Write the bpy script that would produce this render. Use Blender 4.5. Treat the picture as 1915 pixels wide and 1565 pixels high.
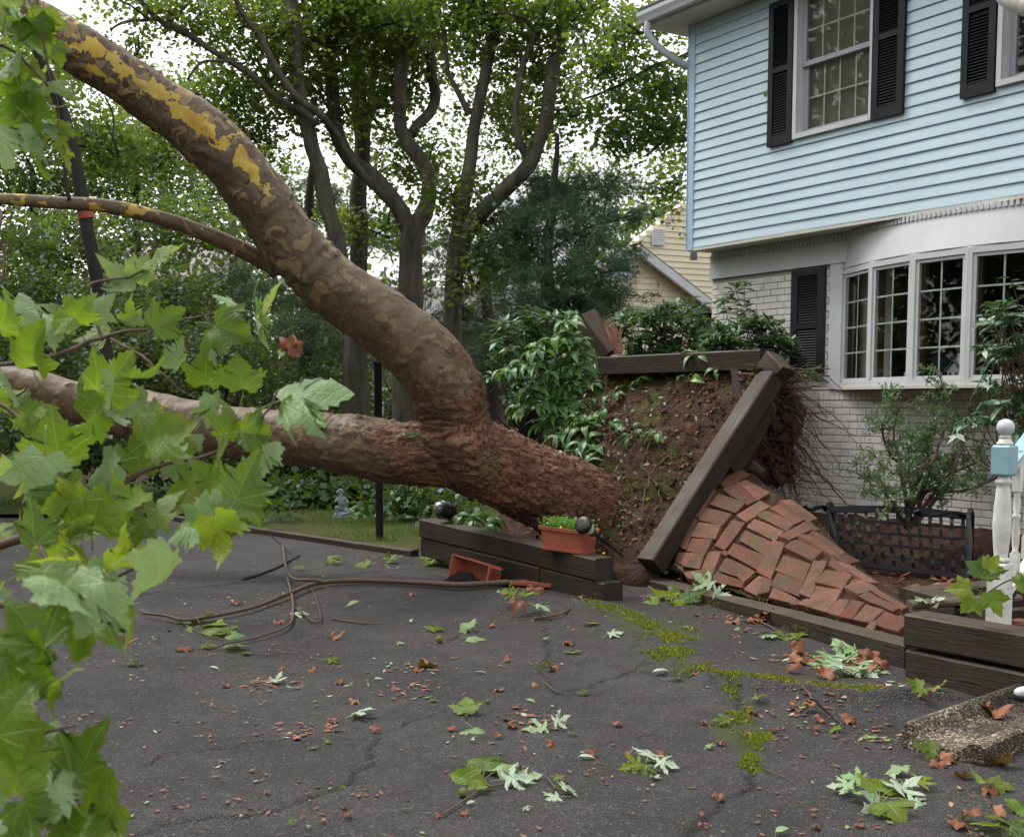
import bpy, bmesh, math, random
import numpy as np
from mathutils import Vector, Matrix, Quaternion
from mathutils.bvhtree import BVHTree
random.seed(7); RNG = np.random.default_rng(7)
PI = math.pi
scene = bpy.context.scene
for o in list(bpy.data.objects): bpy.data.objects.remove(o)
COL = scene.collection
# ------------------------------------------------------------------ camera
FPX, CU, CV, PITCH, CAMZ = 2250.0, 957.5, 955.0, math.radians(5.2), 1.5
cam = bpy.data.cameras.new('camera'); camo = bpy.data.objects.new('camera', cam); COL.objects.link(camo)
camo.location = (0, 0, CAMZ); camo.rotation_euler = (PI/2 - PITCH, 0, 0)
cam.sensor_width = 36; cam.lens = FPX/1915*36; cam.shift_y = (CV-782.5)/1915
cam.clip_start = .05; cam.clip_end = 2000
cam.dof.use_dof = True; cam.dof.focus_distance = 8.0; cam.dof.aperture_fstop = 7.0
scene.camera = camo
# ------------------------------------------------------------------ sky and sun (overcast)
SUN_EL, SUN_ROT = math.radians(60), math.radians(-62)
w = bpy.data.worlds.new('World'); scene.world = w; w.use_nodes = True
nt = w.node_tree; bg = nt.nodes['Background']
sk = nt.nodes.new('ShaderNodeTexSky'); sk.sky_type = 'NISHITA'; sk.sun_disc = False
sk.sun_elevation = SUN_EL; sk.sun_rotation = SUN_ROT; sk.air_density = 1.6; sk.dust_density = 2.5; sk.ozone_density = 1
hs = nt.nodes.new('ShaderNodeHueSaturation'); hs.inputs['Saturation'].default_value = .16; hs.inputs['Value'].default_value = 1.0
nt.links.new(sk.outputs[0], hs.inputs['Color']); nt.links.new(hs.outputs[0], bg.inputs[0])
bg.inputs[1].default_value = .15
sl = bpy.data.lights.new('sun', 'SUN'); sl.energy = .85; sl.angle = math.radians(25); sl.color = (1, .97, .92)
so = bpy.data.objects.new('sun', sl); COL.objects.link(so); so.location = (0, 0, 30)
# direction to sun: slightly behind-left of the camera's view, high
sd = Vector((math.sin(SUN_ROT)*math.cos(SUN_EL), math.cos(SUN_ROT)*math.cos(SUN_EL), math.sin(SUN_EL)))
so.rotation_euler = sd.to_track_quat('Z', 'Y').to_euler()
scene.view_settings.view_transform = 'Standard'; scene.view_settings.look = 'None'
scene.view_settings.exposure = 1.2; scene.view_settings.gamma = 1
scene.cycles.max_bounces = 6; scene.cycles.diffuse_bounces = 3; scene.cycles.transparent_max_bounces = 12
scene.cycles.transmission_bounces = 4; scene.cycles.glossy_bounces = 3
# ------------------------------------------------------------------ geometry helpers
CP, SP = math.cos(PITCH), math.sin(PITCH)
def ray(u, v):
    a, b = (u-CU)/FPX, -(v-CV)/FPX
    return np.array([a, CP + SP*b, CP*b - SP])
CAM = np.array([0, 0, CAMZ])
def at(u, v, Y):
    d = ray(u, v); return CAM + d*(Y/d[1])
def gnd(u, v, z=0.):
    d = ray(u, v); return CAM + d*((z-CAMZ)/d[2])
def px(p):
    q = np.asarray(p, float) - CAM; f = q[1]*CP - q[2]*SP; up = q[1]*SP + q[2]*CP
    return CU + FPX*q[0]/f, CV - FPX*up/f
def nrm(v):
    v = np.asarray(v, float); return v/(np.linalg.norm(v)+1e-12)
def _h(i, j, k, s):
    n = (i*73856093) ^ (j*19349663) ^ (k*83492791) ^ (s*2654435761)
    n = (n ^ (n >> 13))*1274126177; n &= 0xffffffff
    n = (n ^ (n >> 16)) & 0xffffff
    return n/float(0xffffff)
def vn(P, sc=1., seed=1):
    P = np.asarray(P, float)*sc; i = np.floor(P).astype(np.int64); f = P-i; f = f*f*(3-2*f)
    r = 0
    for a in (0, 1):
        for b in (0, 1):
            for c in (0, 1):
                wt = (f[..., 0] if a else 1-f[..., 0])*(f[..., 1] if b else 1-f[..., 1])*(f[..., 2] if c else 1-f[..., 2])
                r = r + wt*_h(i[..., 0]+a, i[..., 1]+b, i[..., 2]+c, seed)
    return r
def fbm(P, sc=1., seed=1, o=4):
    r = 0; a = .5; t = 0
    for k in range(o):
        r = r + a*vn(P, sc, seed+k); t += a; a *= .5; sc *= 2.1
    return r/t
def spline(P, n):
    """catmull-rom through rows of P (any columns), n samples"""
    P = np.asarray(P, float); m = len(P)
    if m == 2: return P[0] + np.linspace(0, 1, n)[:, None]*(P[1]-P[0])
    Q = np.vstack([2*P[0]-P[1], P, 2*P[-1]-P[-2]])
    t = np.linspace(0, m-1-1e-9, n); i = t.astype(int); f = (t-i)[:, None]
    a, b, c, d = Q[i], Q[i+1], Q[i+2], Q[i+3]
    return .5*((2*b)+(c-a)*f+(2*a-5*b+4*c-d)*f**2+(3*b-a-3*c+d)*f**3)
def frames(C):
    T = np.gradient(C, axis=0); T /= np.linalg.norm(T, axis=1)[:, None]+1e-12
    up = np.array([0, 0, 1.]) if abs(T[0][2]) < .9 else np.array([1., 0, 0])
    A = np.zeros_like(C); a = nrm(np.cross(T[0], up))
    for i in range(len(C)):
        a = a - T[i]*np.dot(a, T[i]); a = nrm(a); A[i] = a
    return T, A, np.cross(T, A)
def tube(C, R, seg=8, caps=True, noise=0, ns=3, seed=1):
    """returns V, F(list), LC (s, angle coords)"""
    C = np.asarray(C, float); R = np.broadcast_to(np.asarray(R, float), (len(C),)); T, A, B = frames(C)
    th = np.linspace(0, 2*PI, seg, endpoint=False)
    V = C[:, None, :] + R[:, None, None]*(np.cos(th)[None, :, None]*A[:, None, :] + np.sin(th)[None, :, None]*B[:, None, :])
    s = np.concatenate([[0], np.cumsum(np.linalg.norm(np.diff(C, axis=0), axis=1))])
    if noise:
        k = 1 + noise*(fbm(V.reshape(-1, 3), ns, seed, 3).reshape(V.shape[:2])-.5)*2
        V = C[:, None, :] + (V-C[:, None, :])*k[..., None]
    LC = np.stack([np.repeat(s, seg), (np.cos(th)[None]*R[:, None]).ravel(), (np.sin(th)[None]*R[:, None]).ravel()], 1)
    n = len(C); V = V.reshape(-1, 3)
    i = np.arange(n-1)[:, None]*seg; j = np.arange(seg)[None]; j2 = (j+1) % seg
    F = np.stack([i+j, i+j2, i+seg+j2, i+seg+j], -1).reshape(-1, 4).tolist()
    if caps: F.append(list(range(seg))[::-1]); F.append(list(range((n-1)*seg, n*seg)))
    return V, F, LC
class MB:
    def __init__(s): s.V = []; s.F = []; s.L = []; s.M = []; s.n = 0
    def add(s, V, F, LC=None, m=0):
        V = np.asarray(V, float); s.V.append(V); s.L.append(V if LC is None else LC)
        n = s.n; s.F += [[k+n for k in f] for f in F]; s.M += [m]*len(F); s.n += len(V); return s
    def box(s, a, b, fr=None, m=0):
        x0, y0, z0 = a; x1, y1, z1 = b
        V = np.array([[x0,y0,z0],[x1,y0,z0],[x1,y1,z0],[x0,y1,z0],[x0,y0,z1],[x1,y0,z1],[x1,y1,z1],[x0,y1,z1]], float)
        L = V.copy()
        if fr: V = fr(V)
        return s.add(V, [[0,3,2,1],[4,5,6,7],[0,1,5,4],[1,2,6,5],[2,3,7,6],[3,0,4,7]], L, m)
    def tube(s, *a, m=0, **k): return s.add(*tube(*a, **k), m=m)
    def out(s): return np.vstack(s.V), s.F, np.vstack(s.L), s.M
def mkmesh(name, V, F, mats, LC=None, smooth=False, M=None, attrs=None):
    me = bpy.data.meshes.new(name); V = np.asarray(V, float)
    if isinstance(F, np.ndarray):
        k = F.shape[1]; me.vertices.add(len(V)); me.vertices.foreach_set('co', V.astype(np.float32).ravel())
        me.loops.add(F.size); me.loops.foreach_set('vertex_index', F.astype(np.int32).ravel())
        me.polygons.add(len(F)); me.polygons.foreach_set('loop_start', np.arange(0, F.size, k, dtype=np.int32))
        me.update(calc_edges=True)
    else: me.from_pydata(V.tolist(), [], F)
    for m in (mats if isinstance(mats, (list, tuple)) else [mats]): me.materials.append(m)
    if M is not None and any(M): me.polygons.foreach_set('material_index', np.array(M, dtype=np.int32))
    if smooth: me.polygons.foreach_set('use_smooth', np.ones(len(me.polygons), dtype=bool))
    if LC is not None:
        a = me.attributes.new('lc', 'FLOAT_VECTOR', 'POINT'); a.data.foreach_set('vector', np.asarray(LC, np.float32).ravel())
    for k, v in (attrs or {}).items():
        a = me.attributes.new(k, 'FLOAT', 'POINT'); a.data.foreach_set('value', np.asarray(v, np.float32).ravel())
    return me
BASE = {}
def thing(name, label, cat, loc, group=None):
    o = bpy.data.objects.new(name, None); COL.objects.link(o); o.location = loc; o.empty_display_size = .1
    BASE[o.name] = np.array(loc, float); tag(o, label, cat, group); return o
def tag(o, label=None, cat=None, group=None, kind=None):
    if label: o['label'] = label
    if cat: o['category'] = cat
    if group: o['group'] = group
    if kind: o['kind'] = kind
    return o
def obj(name, mesh, parent=None, loc=None, kind=None, label=None):
    o = bpy.data.objects.new(name, mesh); COL.objects.link(o)
    if parent is not None: o.parent = parent; BASE[o.name] = BASE[parent.name]
    else:
        BASE[o.name] = np.array(loc if loc is not None else (0, 0, 0), float); o.location = BASE[o.name]
    if kind: o['kind'] = kind
    if label: o['label'] = label
    return o
def part(name, geo, mat, parent, smooth=False, kind=None, label=None, attrs=None):
    """geo: MB or (V,F) or (V,F,LC) in WORLD coordinates"""
    if isinstance(geo, MB): V, F, L, M = geo.out()
    else: V, F = geo[0], geo[1]; L = geo[2] if len(geo) > 2 else None; M = None
    V = np.asarray(V)-BASE[parent.name]
    return obj(name, mkmesh(name, V, F, mat, L, smooth, M, attrs), parent, kind=kind, label=label)
def solo(name, geo, mat, label=None, cat=None, group=None, kind=None, smooth=False, attrs=None):
    if isinstance(geo, MB): V, F, L, M = geo.out()
    else: V, F = geo[0], geo[1]; L = geo[2] if len(geo) > 2 else None; M = None
    V = np.asarray(V, float); b = np.array([V[:, 0].mean(), V[:, 1].mean(), V[:, 2].min()])
    if kind == 'structure': b = np.zeros(3)
    o = obj(name, mkmesh(name, V-b, F, mat, L, smooth, M, attrs), None, b)
    return tag(o, label, cat, group, kind)
def place(name, mesh, parent, mw, kind=None):
    """child with shared mesh at world matrix mw"""
    o = bpy.data.objects.new(name, mesh); COL.objects.link(o)
    if parent is not None:
        o.parent = parent; BASE[o.name] = BASE[parent.name]
        o.matrix_local = Matrix.Translation(-Vector(BASE[parent.name])) @ mw
    else: o.matrix_local = mw; BASE[o.name] = np.array(mw.translation)
    if kind: o['kind'] = kind
    return o
def mat4(X, Y, Z, t, s=1.):
    X, Y, Z = [np.asarray(a)*s for a in (X, Y, Z)]
    return Matrix(((X[0], Y[0], Z[0], t[0]), (X[1], Y[1], Z[1], t[1]), (X[2], Y[2], Z[2], t[2]), (0, 0, 0, 1)))
# ------------------------------------------------------------------ materials
class NB:
    def __init__(s, name):
        s.m = bpy.data.materials.new(name); s.m.use_nodes = True; s.t = s.m.node_tree
        s.p = s.t.nodes['Principled BSDF']; s.o = s.t.nodes['Material Output']
    def n(s, typ, **k):
        x = s.t.nodes.new('ShaderNode'+typ)
        for a, b in k.items(): setattr(x, a, b)
        return x
    def l(s, a, b): s.t.links.new(a, b)
    def val(s, x, inp):
        if isinstance(x, (int, float)): inp.default_value = x
        elif isinstance(x, tuple): inp.default_value = x if len(x) == 4 or inp.type == 'VECTOR' else x+(1,)
        else: s.l(x, inp)
    def coord(s, src='lc', sc=(1, 1, 1)):
        if src in ('Object', 'Generated', 'UV'): c = s.n('TexCoord').outputs[src]
        elif src == 'pos': c = s.n('NewGeometry').outputs['Position']
        else: c = s.n('Attribute', attribute_name=src).outputs['Vector']
        mp = s.n('Mapping'); s.l(c, mp.inputs[0]); mp.inputs['Scale'].default_value = sc; return mp.outputs[0]
    def noise(s, co, sc=5, det=4, rough=.55, dist=0):
        x = s.n('TexNoise'); s.l(co, x.inputs['Vector']); x.inputs['Scale'].default_value = sc
        x.inputs['Detail'].default_value = det; x.inputs['Roughness'].default_value = rough; x.inputs['Distortion'].default_value = dist
        return x.outputs['Fac']
    def voro(s, co, sc=5, feat='F1', out='Distance'):
        x = s.n('TexVoronoi', feature=feat); s.l(co, x.inputs['Vector']); x.inputs['Scale'].default_value = sc; return x.outputs[out]
    def ramp(s, f, stops, interp='LINEAR'):
        x = s.n('ValToRGB'); s.l(f, x.inputs[0]); cr = x.color_ramp; cr.interpolation = interp
        while len(cr.elements) < len(stops): cr.elements.new(.5)
        for e, (p, c) in zip(cr.elements, stops):
            e.position = p; e.color = (c, c, c, 1) if isinstance(c, (int, float)) else tuple(c)+(1,)
        return x.outputs[0]
    def mix(s, f, a, b, typ='MIX'):
        x = s.n('Mix', data_type='RGBA', blend_type=typ); s.val(f, x.inputs[0]); s.val(a, x.inputs[6]); s.val(b, x.inputs[7]); return x.outputs[2]
    def math(s, op, a, b=0., c=0.):
        x = s.n('Math', operation=op); s.val(a, x.inputs[0]); s.val(b, x.inputs[1]); s.val(c, x.inputs[2]); return x.outputs[0]
    def bump(s, h, st=.3, d=.01, nrm=None):
        x = s.n('Bump'); s.l(h, x.inputs['Height']); x.inputs['Strength'].default_value = st; x.inputs['Distance'].default_value = d
        if nrm is not None: s.l(nrm, x.inputs['Normal'])
        return x.outputs[0]
    def fin(s, col, rough=.7, normal=None, spec=.5, metal=0.):
        s.val(col, s.p.inputs['Base Color']); s.val(rough, s.p.inputs['Roughness'])
        s.p.inputs['Specular IOR Level'].default_value = spec; s.p.inputs['Metallic'].default_value = metal
        if normal is not None: s.l(normal, s.p.inputs['Normal'])
        return s.m
    def rnd(s): return s.n('ObjectInfo').outputs['Random']
    def isl(s): return s.n('NewGeometry').outputs['Random Per Island']
def simple(name, c1, c2=None, sc=6, rough=.6, bump=.2, bd=.004, src='Object', coord=(1, 1, 1), spec=.5, metal=0., rnd=0.):
    b = NB(name); co = b.coord(src, coord); n1 = b.noise(co, sc, 6, .6)
    c2 = c2 or tuple(x*.75 for x in c1); f = b.ramp(n1, [(.32, 0.), (.68, 1.)])
    col = b.mix(f, tuple(c1), tuple(c2))
    if rnd:
        k = b.math('MULTIPLY_ADD', b.rnd(), rnd, 1-rnd/2); cc = b.n('CombineColor'); [b.l(k, cc.inputs[i]) for i in range(3)]
        col = b.mix(1., col, cc.outputs[0], 'MULTIPLY')
    n2 = b.noise(co, sc*8, 4, .6)
    return b.fin(col, rough, b.bump(n2, bump, bd) if bump else None, spec, metal)
def leafmat(name, cols, under=None, rough=.45, trans=.35, src='island', veins=False, spec=.45, yell=None):
    """cols: list of colours picked by random"""
    b = NB(name); r = b.rnd() if src == 'object' else b.isl()
    n = len(cols); col = b.ramp(r, [(i/max(1, n-1), c) for i, c in enumerate(cols)])
    if yell is not None:
        co = b.coord('pos'); f = b.ramp(b.noise(co, 1.1, 3), [(.45, 0.), (.7, .7)]); col = b.mix(f, col, yell)
    nrmo = None
    if veins:
        uv = b.n('TexCoord').outputs['UV']; sp = b.n('SeparateXYZ'); b.l(uv, sp.inputs[0])
        ax = b.math('ABSOLUTE', sp.outputs[0]); y = sp.outputs[1]; ds = [ax]
        for dx, dy in ((.786, .618), (.985, .17)):
            ds.append(b.math('ABSOLUTE', b.math('SUBTRACT', b.math('MULTIPLY', ax, dy), b.math('MULTIPLY', y, dx))))
        d = b.math('MINIMUM', b.math('MINIMUM', ds[0], ds[1]), ds[2])
        vm = b.ramp(d, [(.004, 1.), (.016, 0.)])
        wv = b.n('TexWave', wave_type='BANDS', bands_direction='DIAGONAL'); b.l(b.coord('UV', (1, 1, 1)), wv.inputs[0]); wv.inputs['Scale'].default_value = 3.2; wv.inputs['Distortion'].default_value = 2.5
        wv.inputs['Detail'].default_value = 1
        sv = b.ramp(wv.outputs['Fac'], [(.0, 1.), (.12, 0.)])
        col2 = b.mix(b.math('MULTIPLY', vm, .75), col, (.32, .42, .12)); col2 = b.mix(b.math('MULTIPLY', sv, .22), col2, (.25, .36, .08))
        big = b.noise(b.coord('UV', (1, 1, 1)), 2.5, 3); col = b.mix(b.ramp(big, [(.35, 0.), (.75, .35)]), col2, (.03, .10, .012))
        col = b.mix(b.ramp(big, [(.2, .4), (.4, 0.)]), col, (.26, .30, .03))
        nrmo = b.bump(b.math('SUBTRACT', b.noise(b.coord('UV'), 14, 4), b.math('MAXIMUM', vm, b.math('MULTIPLY', sv, .5))), .35, .012)
    if under is not None:
        col = b.mix(b.n('NewGeometry').outputs['Backfacing'], col, under)
    b.fin(col, rough, nrmo, spec)
    tr = b.n('BsdfTranslucent'); mt = b.mix(.35, col, (.45, .62, .05)); b.l(mt, tr.inputs[0])
    ms = b.n('MixShader'); ms.inputs[0].default_value = trans; b.l(b.p.outputs[0], ms.inputs[1]); b.l(tr.outputs[0], ms.inputs[2]); b.l(ms.outputs[0], b.o.inputs[0])
    return b.m
M = {}
M['siding'] = simple('blue vinyl siding', (.49, .61, .67), (.44, .56, .625), 1.3, .42, .08, .002)
M['corner'] = simple('blue corner trim', (.38, .52, .63), (.34, .47, .58), 3, .45, .05, .002)
M['white'] = simple('white painted trim', (.57, .58, .59), (.50, .51, .50), 3, .45, .05, .002)
M['offwhite'] = simple('weathered white paint', (.76, .76, .73), (.55, .54, .48), 9, .55, .25, .004)
M['soffit'] = simple('cream aluminium soffit', (.60, .58, .50), (.50, .48, .41), 3, .55, .1, .003)
M['shutter'] = simple('black vinyl shutter', (.006, .0065, .011), (.010, .011, .016), 5, .5, .1, .002, spec=.3)
M['shutter_low'] = simple('black louvred shutter', (.014, .013, .016), (.02, .018, .02), 5, .45, .1, .002)
M['sash'] = simple('grey window sash', (.36, .35, .40), (.31, .30, .34), 4, .45, .05, .002)
M['blind'] = simple('beige blind slats', (.62, .56, .46), (.68, .62, .53), 3, .6, 0)
M['curtain'] = simple('cream curtain', (.5, .48, .44), (.4, .38, .35), 3, .8, .1)
M['darkwood_in'] = simple('brown interior wood', (.09, .042, .02), (.06, .03, .015), 6, .5, .1)
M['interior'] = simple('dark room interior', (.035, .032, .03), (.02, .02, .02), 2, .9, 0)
def glass():
    b = NB('window glass'); t = b.n('BsdfTransparent'); t.inputs[0].default_value = (.86, .89, .88, 1); g = b.n('BsdfGlossy'); g.inputs['Roughness'].default_value = .02
    bp = b.bump(b.noise(b.coord('pos'), 1.6, 2), .10, .02); b.l(bp, g.inputs['Normal'])
    fr = b.n('LayerWeight'); fr.inputs[0].default_value = .5; f = b.math('MULTIPLY_ADD', b.math('POWER', fr.outputs['Facing'], 4.), .5, .035)
    ms = b.n('MixShader'); b.l(f, ms.inputs[0]); b.l(t.outputs[0], ms.inputs[1]); b.l(g.outputs[0], ms.inputs[2]); b.l(ms.outputs[0], b.o.inputs[0]); return b.m
M['glass'] = glass()
def brickpaint():
    b = NB('white painted brick'); co = b.coord('pos'); k = b.rnd()
    c = b.ramp(k, [(0., (.74, .69, .65)), (.5, (.80, .75, .715)), (1., (.68, .63, .595))])
    c = b.mix(b.ramp(b.noise(co, 9, 5), [(.5, 0.), (.75, .55)]), c, (.42, .39, .35))
    return b.fin(c, .75, b.bump(b.noise(co, 60, 4), .5, .003), .3)
M['wbrick'] = brickpaint()
M['mortar'] = simple('grey mortar', (.40, .36, .32), (.29, .25, .22), 20, .9, .4, .004)
def redbrick():
    b = NB('red paving brick'); co = b.coord('pos'); k = b.rnd()
    c = b.ramp(k, [(0., (.115, .040, .027)), (.35, (.165, .062, .042)), (.6, (.20, .088, .062)), (.8, (.085, .034, .027)), (1., (.17, .048, .030))])
    sp = b.ramp(b.noise(co, 120, 3), [(.42, .62), (.6, 1.25)]); c = b.mix(1., c, sp, 'MULTIPLY')
    nz = b.n('SeparateXYZ'); b.l(b.n('NewGeometry').outputs['Normal'], nz.inputs[0])
    up = b.ramp(nz.outputs[2], [(.1, 0.), (.5, 1.)])
    grime = b.math('MULTIPLY', b.ramp(b.noise(co, 5, 5, .65), [(.42, 0.), (.62, .8)]), up); c = b.mix(grime, c, (.07, .052, .03))
    lich = b.math('MULTIPLY', b.ramp(b.noise(co, 11, 6, .7), [(.56, 0.), (.66, .8)]), up); c = b.mix(lich, c, (.075, .085, .018))
    grit = b.ramp(b.noise(co, 260, 2), [(.62, 0.), (.72, .5)]); c = b.mix(grit, c, (.45, .36, .28))
    return b.fin(c, .85, b.bump(b.noise(co, 90, 5, .7), .8, .006), .25)
M['rbrick'] = redbrick()
def timbermat(name, c1, c2, green=.5):
    b = NB(name); co = b.coord('lc', (1.2, 14, 14)); n = b.noise(co, 5, 6, .65, .6)
    c = b.mix(b.ramp(n, [(.3, 0.), (.7, 1.)]), c1, c2)
    cr = b.ramp(b.noise(b.coord('lc', (.8, 30, 30)), 4, 3, .5), [(.36, .12), (.42, 1.)]); c = b.mix(1., c, cr, 'MULTIPLY')
    p = b.coord('pos'); nz = b.n('SeparateXYZ'); b.l(b.n('NewGeometry').outputs['Normal'], nz.inputs[0])
    up = b.ramp(nz.outputs[2], [(.15, 0.), (.75, 1.)])
    wf = b.math('MULTIPLY', b.ramp(b.noise(p, 3, 5), [(.3, .25), (.7, .8)]), up); c = b.mix(wf, c, (.085, .063, .042))
    c = b.mix(b.math('MULTIPLY', b.ramp(b.noise(p, 2.3, 5, .6), [(.55, 0.), (.72, .5)]), green), c, (.035, .038, .014))
    h = b.math('ADD', n, b.math('MULTIPLY', cr, .5))
    return b.fin(c, b.math('MULTIPLY_ADD', b.noise(p, 2, 2), .5, .42), b.bump(h, .55, .008), .4)
M['timber'] = timbermat('dark wet creosoted timber', (.022, .014, .009), (.044, .029, .018))
M['timber_lt'] = timbermat('weathered grey timber', (.085, .058, .042), (.13, .095, .072), .15)
M['timber_rot'] = timbermat('rotten dark timber', (.026, .017, .013), (.05, .03, .022), .2)
M['splinter'] = simple('splintered fresh wood', (.36, .20, .12), (.20, .09, .05), 30, .8, .8, .01)
def soilmat(name, a, b_, moss=.6, leafy=True):
    b = NB(name); p = b.coord('pos'); n = b.noise(p, 7, 8, .7)
    c = b.mix(b.ramp(n, [(.3, 0.), (.7, 1.)]), a, b_)
    c = b.mix(b.ramp(b.noise(p, 60, 4), [(.5, 0.), (.8, .5)]), c, tuple(min(1, x*2.2) for x in b_))
    if leafy: c = b.mix(b.ramp(b.voro(p, 26, 'F1', 'Color'), [(.78, 0.), (.84, .6)]), c, (.16, .06, .03))
    if moss: c = b.mix(b.math('MULTIPLY', b.ramp(b.noise(p, 2.6, 5, .6), [(.52, 0.), (.64, 1.)]), moss), c, (.065, .085, .012))
    h = b.math('ADD', b.noise(p, 25, 8, .7), b.math('MULTIPLY', b.voro(p, 30), .5))
    return b.fin(c, .9, b.bump(h, 1., .03), .25)
M['soil'] = soilmat('dark root plate soil', (.024, .012, .009), (.068, .034, .022))
M['soil_dark'] = soilmat('black potting soil', (.008, .006, .005), (.022, .016, .013), 0, False)
M['mulch'] = soilmat('leaf littered mulch', (.035, .018, .012), (.075, .035, .022), .25)
M['clay'] = simple('terracotta plastic', (.42, .125, .075), (.36, .10, .06), 7, .45, .08, .002)
M['blackmetal'] = simple('black cast metal', (.004, .0045, .006), (.009, .009, .011), 9, .5, .2, .002, spec=.3)
M['blackplastic'] = simple('black plastic', (.010, .010, .012), (.016, .016, .018), 9, .35, .05)
M['frost'] = simple('frosted diffuser', (.52, .50, .43), (.42, .40, .34), 5, .25, 0)
M['steel'] = simple('brushed steel cap', (.45, .46, .48), (.35, .36, .38), 8, .3, .05, metal=.8)
M['stone'] = simple('pale grey cast stone', (.30, .34, .38), (.19, .22, .25), 25, .8, .4, .004)
M['bluepaint'] = simple('worn pale blue paint', (.30, .46, .50), (.22, .37, .42), 7, .5, .2, .003)
M['root'] = simple('red brown root', (.11, .045, .028), (.04, .018, .013), 20, .7, .5, .004)
M['twig'] = simple('brown twig bark', (.13, .075, .05), (.07, .045, .03), 30, .7, .4, .002)
M['twig_dark'] = simple('dark twig bark', (.05, .035, .026), (.03, .022, .018), 30, .7, .4, .002)
M['bark_grey'] = simple('grey brown tree bark', (.15, .13, .09), (.045, .038, .028), 7, .85, 1., .05, coord=(1, 1, .25))
M['bark_red'] = simple('reddish flaking bark', (.09, .05, .035), (.045, .03, .024), 6, .85, 1., .03, coord=(1, 1, .2))
M['bark_dark'] = simple('dark wet bark', (.03, .026, .02), (.015, .014, .011), 6, .85, .8, .02, coord=(1, 1, .25))
M['tape'] = simple('orange marker tape', (.42, .07, .03), (.3, .05, .02), 5, .5, 0)
def aggregate():
    b = NB('exposed aggregate concrete'); p = b.coord('pos'); v = b.n('TexVoronoi'); b.l(p, v.inputs[0]); v.inputs['Scale'].default_value = 110
    sx = b.n('SeparateColor'); b.l(v.outputs['Color'], sx.inputs[0])
    c = b.ramp(sx.outputs[0], [(0., (.05, .035, .02)), (.45, (.12, .09, .06)), (.8, (.26, .20, .14)), (1., (.58, .5, .4))])
    c = b.mix(b.ramp(b.noise(p, 4, 4), [(.42, .75), (.6, 0.)]), c, (.018, .014, .011))
    return b.fin(c, .8, b.bump(v.outputs['Distance'], 1., -.008), .3)
M['aggregate'] = aggregate()
# foliage
M['leaf_syc'] = leafmat('sycamore leaf', [(.12, .20, .006), (.19, .28, .006), (.045, .10, .014), (.32, .37, .008), (.06, .125, .022), (.25, .32, .008)], (.24, .30, .11), .30, .5, 'object', True)
M['leaf_pale'] = leafmat('pale leaf underside up', [(.24, .35, .15), (.31, .41, .21), (.19, .30, .11)], (.12, .24, .02), .42, .3, 'object', True)
M['leaf_silver'] = leafmat('silver maple underside', [(.42, .50, .37), (.48, .56, .44), (.33, .43, .25), (.22, .36, .12)], (.08, .2, .03), .5, .2, 'object', True)
M['leaf_brown'] = leafmat('dry brown leaf', [(.22, .075, .03), (.15, .05, .022), (.27, .11, .045), (.09, .04, .022)], None, .6, .1, 'island')
M['leaf_browno'] = leafmat('dry brown leaf single', [(.22, .07, .028), (.17, .055, .022), (.28, .12, .055)], None, .6, .1, 'object')
M['fol_maple'] = leafmat('maple foliage', [(.042, .066, .014), (.07, .105, .018), (.105, .145, .026), (.05, .085, .022), (.17, .19, .028)], (.12, .16, .06), .5, .5, yell=(.14, .16, .01))
M['fol_light'] = leafmat('light woodland foliage', [(.055, .095, .03), (.085, .14, .04), (.12, .17, .05), (.06, .10, .04)], (.12, .17, .09), .6, .5)
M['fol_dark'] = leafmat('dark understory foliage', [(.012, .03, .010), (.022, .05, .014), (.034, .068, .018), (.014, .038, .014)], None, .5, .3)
M['needle'] = leafmat('white pine needles', [(.022, .055, .028), (.035, .075, .040), (.05, .095, .055), (.018, .04, .022)], None, .5, .15)
M['fol_hedge'] = leafmat('ground cover leaves', [(.022, .06, .014), (.033, .085, .018), (.018, .048, .014), (.045, .10, .022)], None, .45, .25)
M['rhodo'] = leafmat('rhododendron leaf', [(.022, .062, .024), (.036, .095, .034), (.026, .075, .022), (.05, .12, .04)], (.07, .13, .05), .34, .2, 'object', spec=.5)
M['rhodo_i'] = leafmat('rhododendron leaf mass', [(.018, .062, .024), (.030, .095, .034), (.022, .075, .02)], (.07, .13, .05), .35, .15, 'island')
M['holly'] = leafmat('holly leaf', [(.022, .07, .028), (.035, .10, .04), (.06, .12, .055)], (.07, .12, .055), .36, .1, 'object', spec=.6)
M['holly_i'] = leafmat('holly leaf mass', [(.022, .07, .028), (.035, .10, .04), (.05, .12, .05)], None, .25, .1, 'island')
M['azalea'] = leafmat('laurel shrub leaf', [(.07, .15, .06), (.11, .21, .09), (.055, .12, .05), (.15, .25, .11)], (.16, .23, .13), .5, .25, 'island')
M['lily'] = leafmat('broad lily leaf', [(.04, .11, .02), (.07, .165, .022), (.045, .13, .04), (.11, .22, .03)], (.08, .19, .07), .36, .25, 'object')
M['seedling'] = leafmat('pansy seedlings', [(.10, .27, .035), (.16, .35, .06), (.08, .22, .03)], None, .5, .35, 'island')
M['moss'] = leafmat('bright moss tufts', [(.18, .22, .008), (.27, .30, .012), (.10, .14, .008), (.12, .10, .02)], None, .8, .15, 'island')
M['grass'] = leafmat('lawn grass', [(.055, .11, .015), (.08, .15, .02), (.11, .16, .03)], None, .6, .3, 'island')
M['flake'] = leafmat('shed bark flakes', [(.22, .07, .035), (.17, .05, .028), (.27, .11, .06), (.08, .04, .028)], None, .75, .0, 'island')
M['bit'] = leafmat('small leaf bits', [(.10, .2, .03), (.3, .38, .25), (.16, .26, .06), (.35, .16, .06), (.42, .40, .28)], None, .6, .1, 'island')
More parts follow.
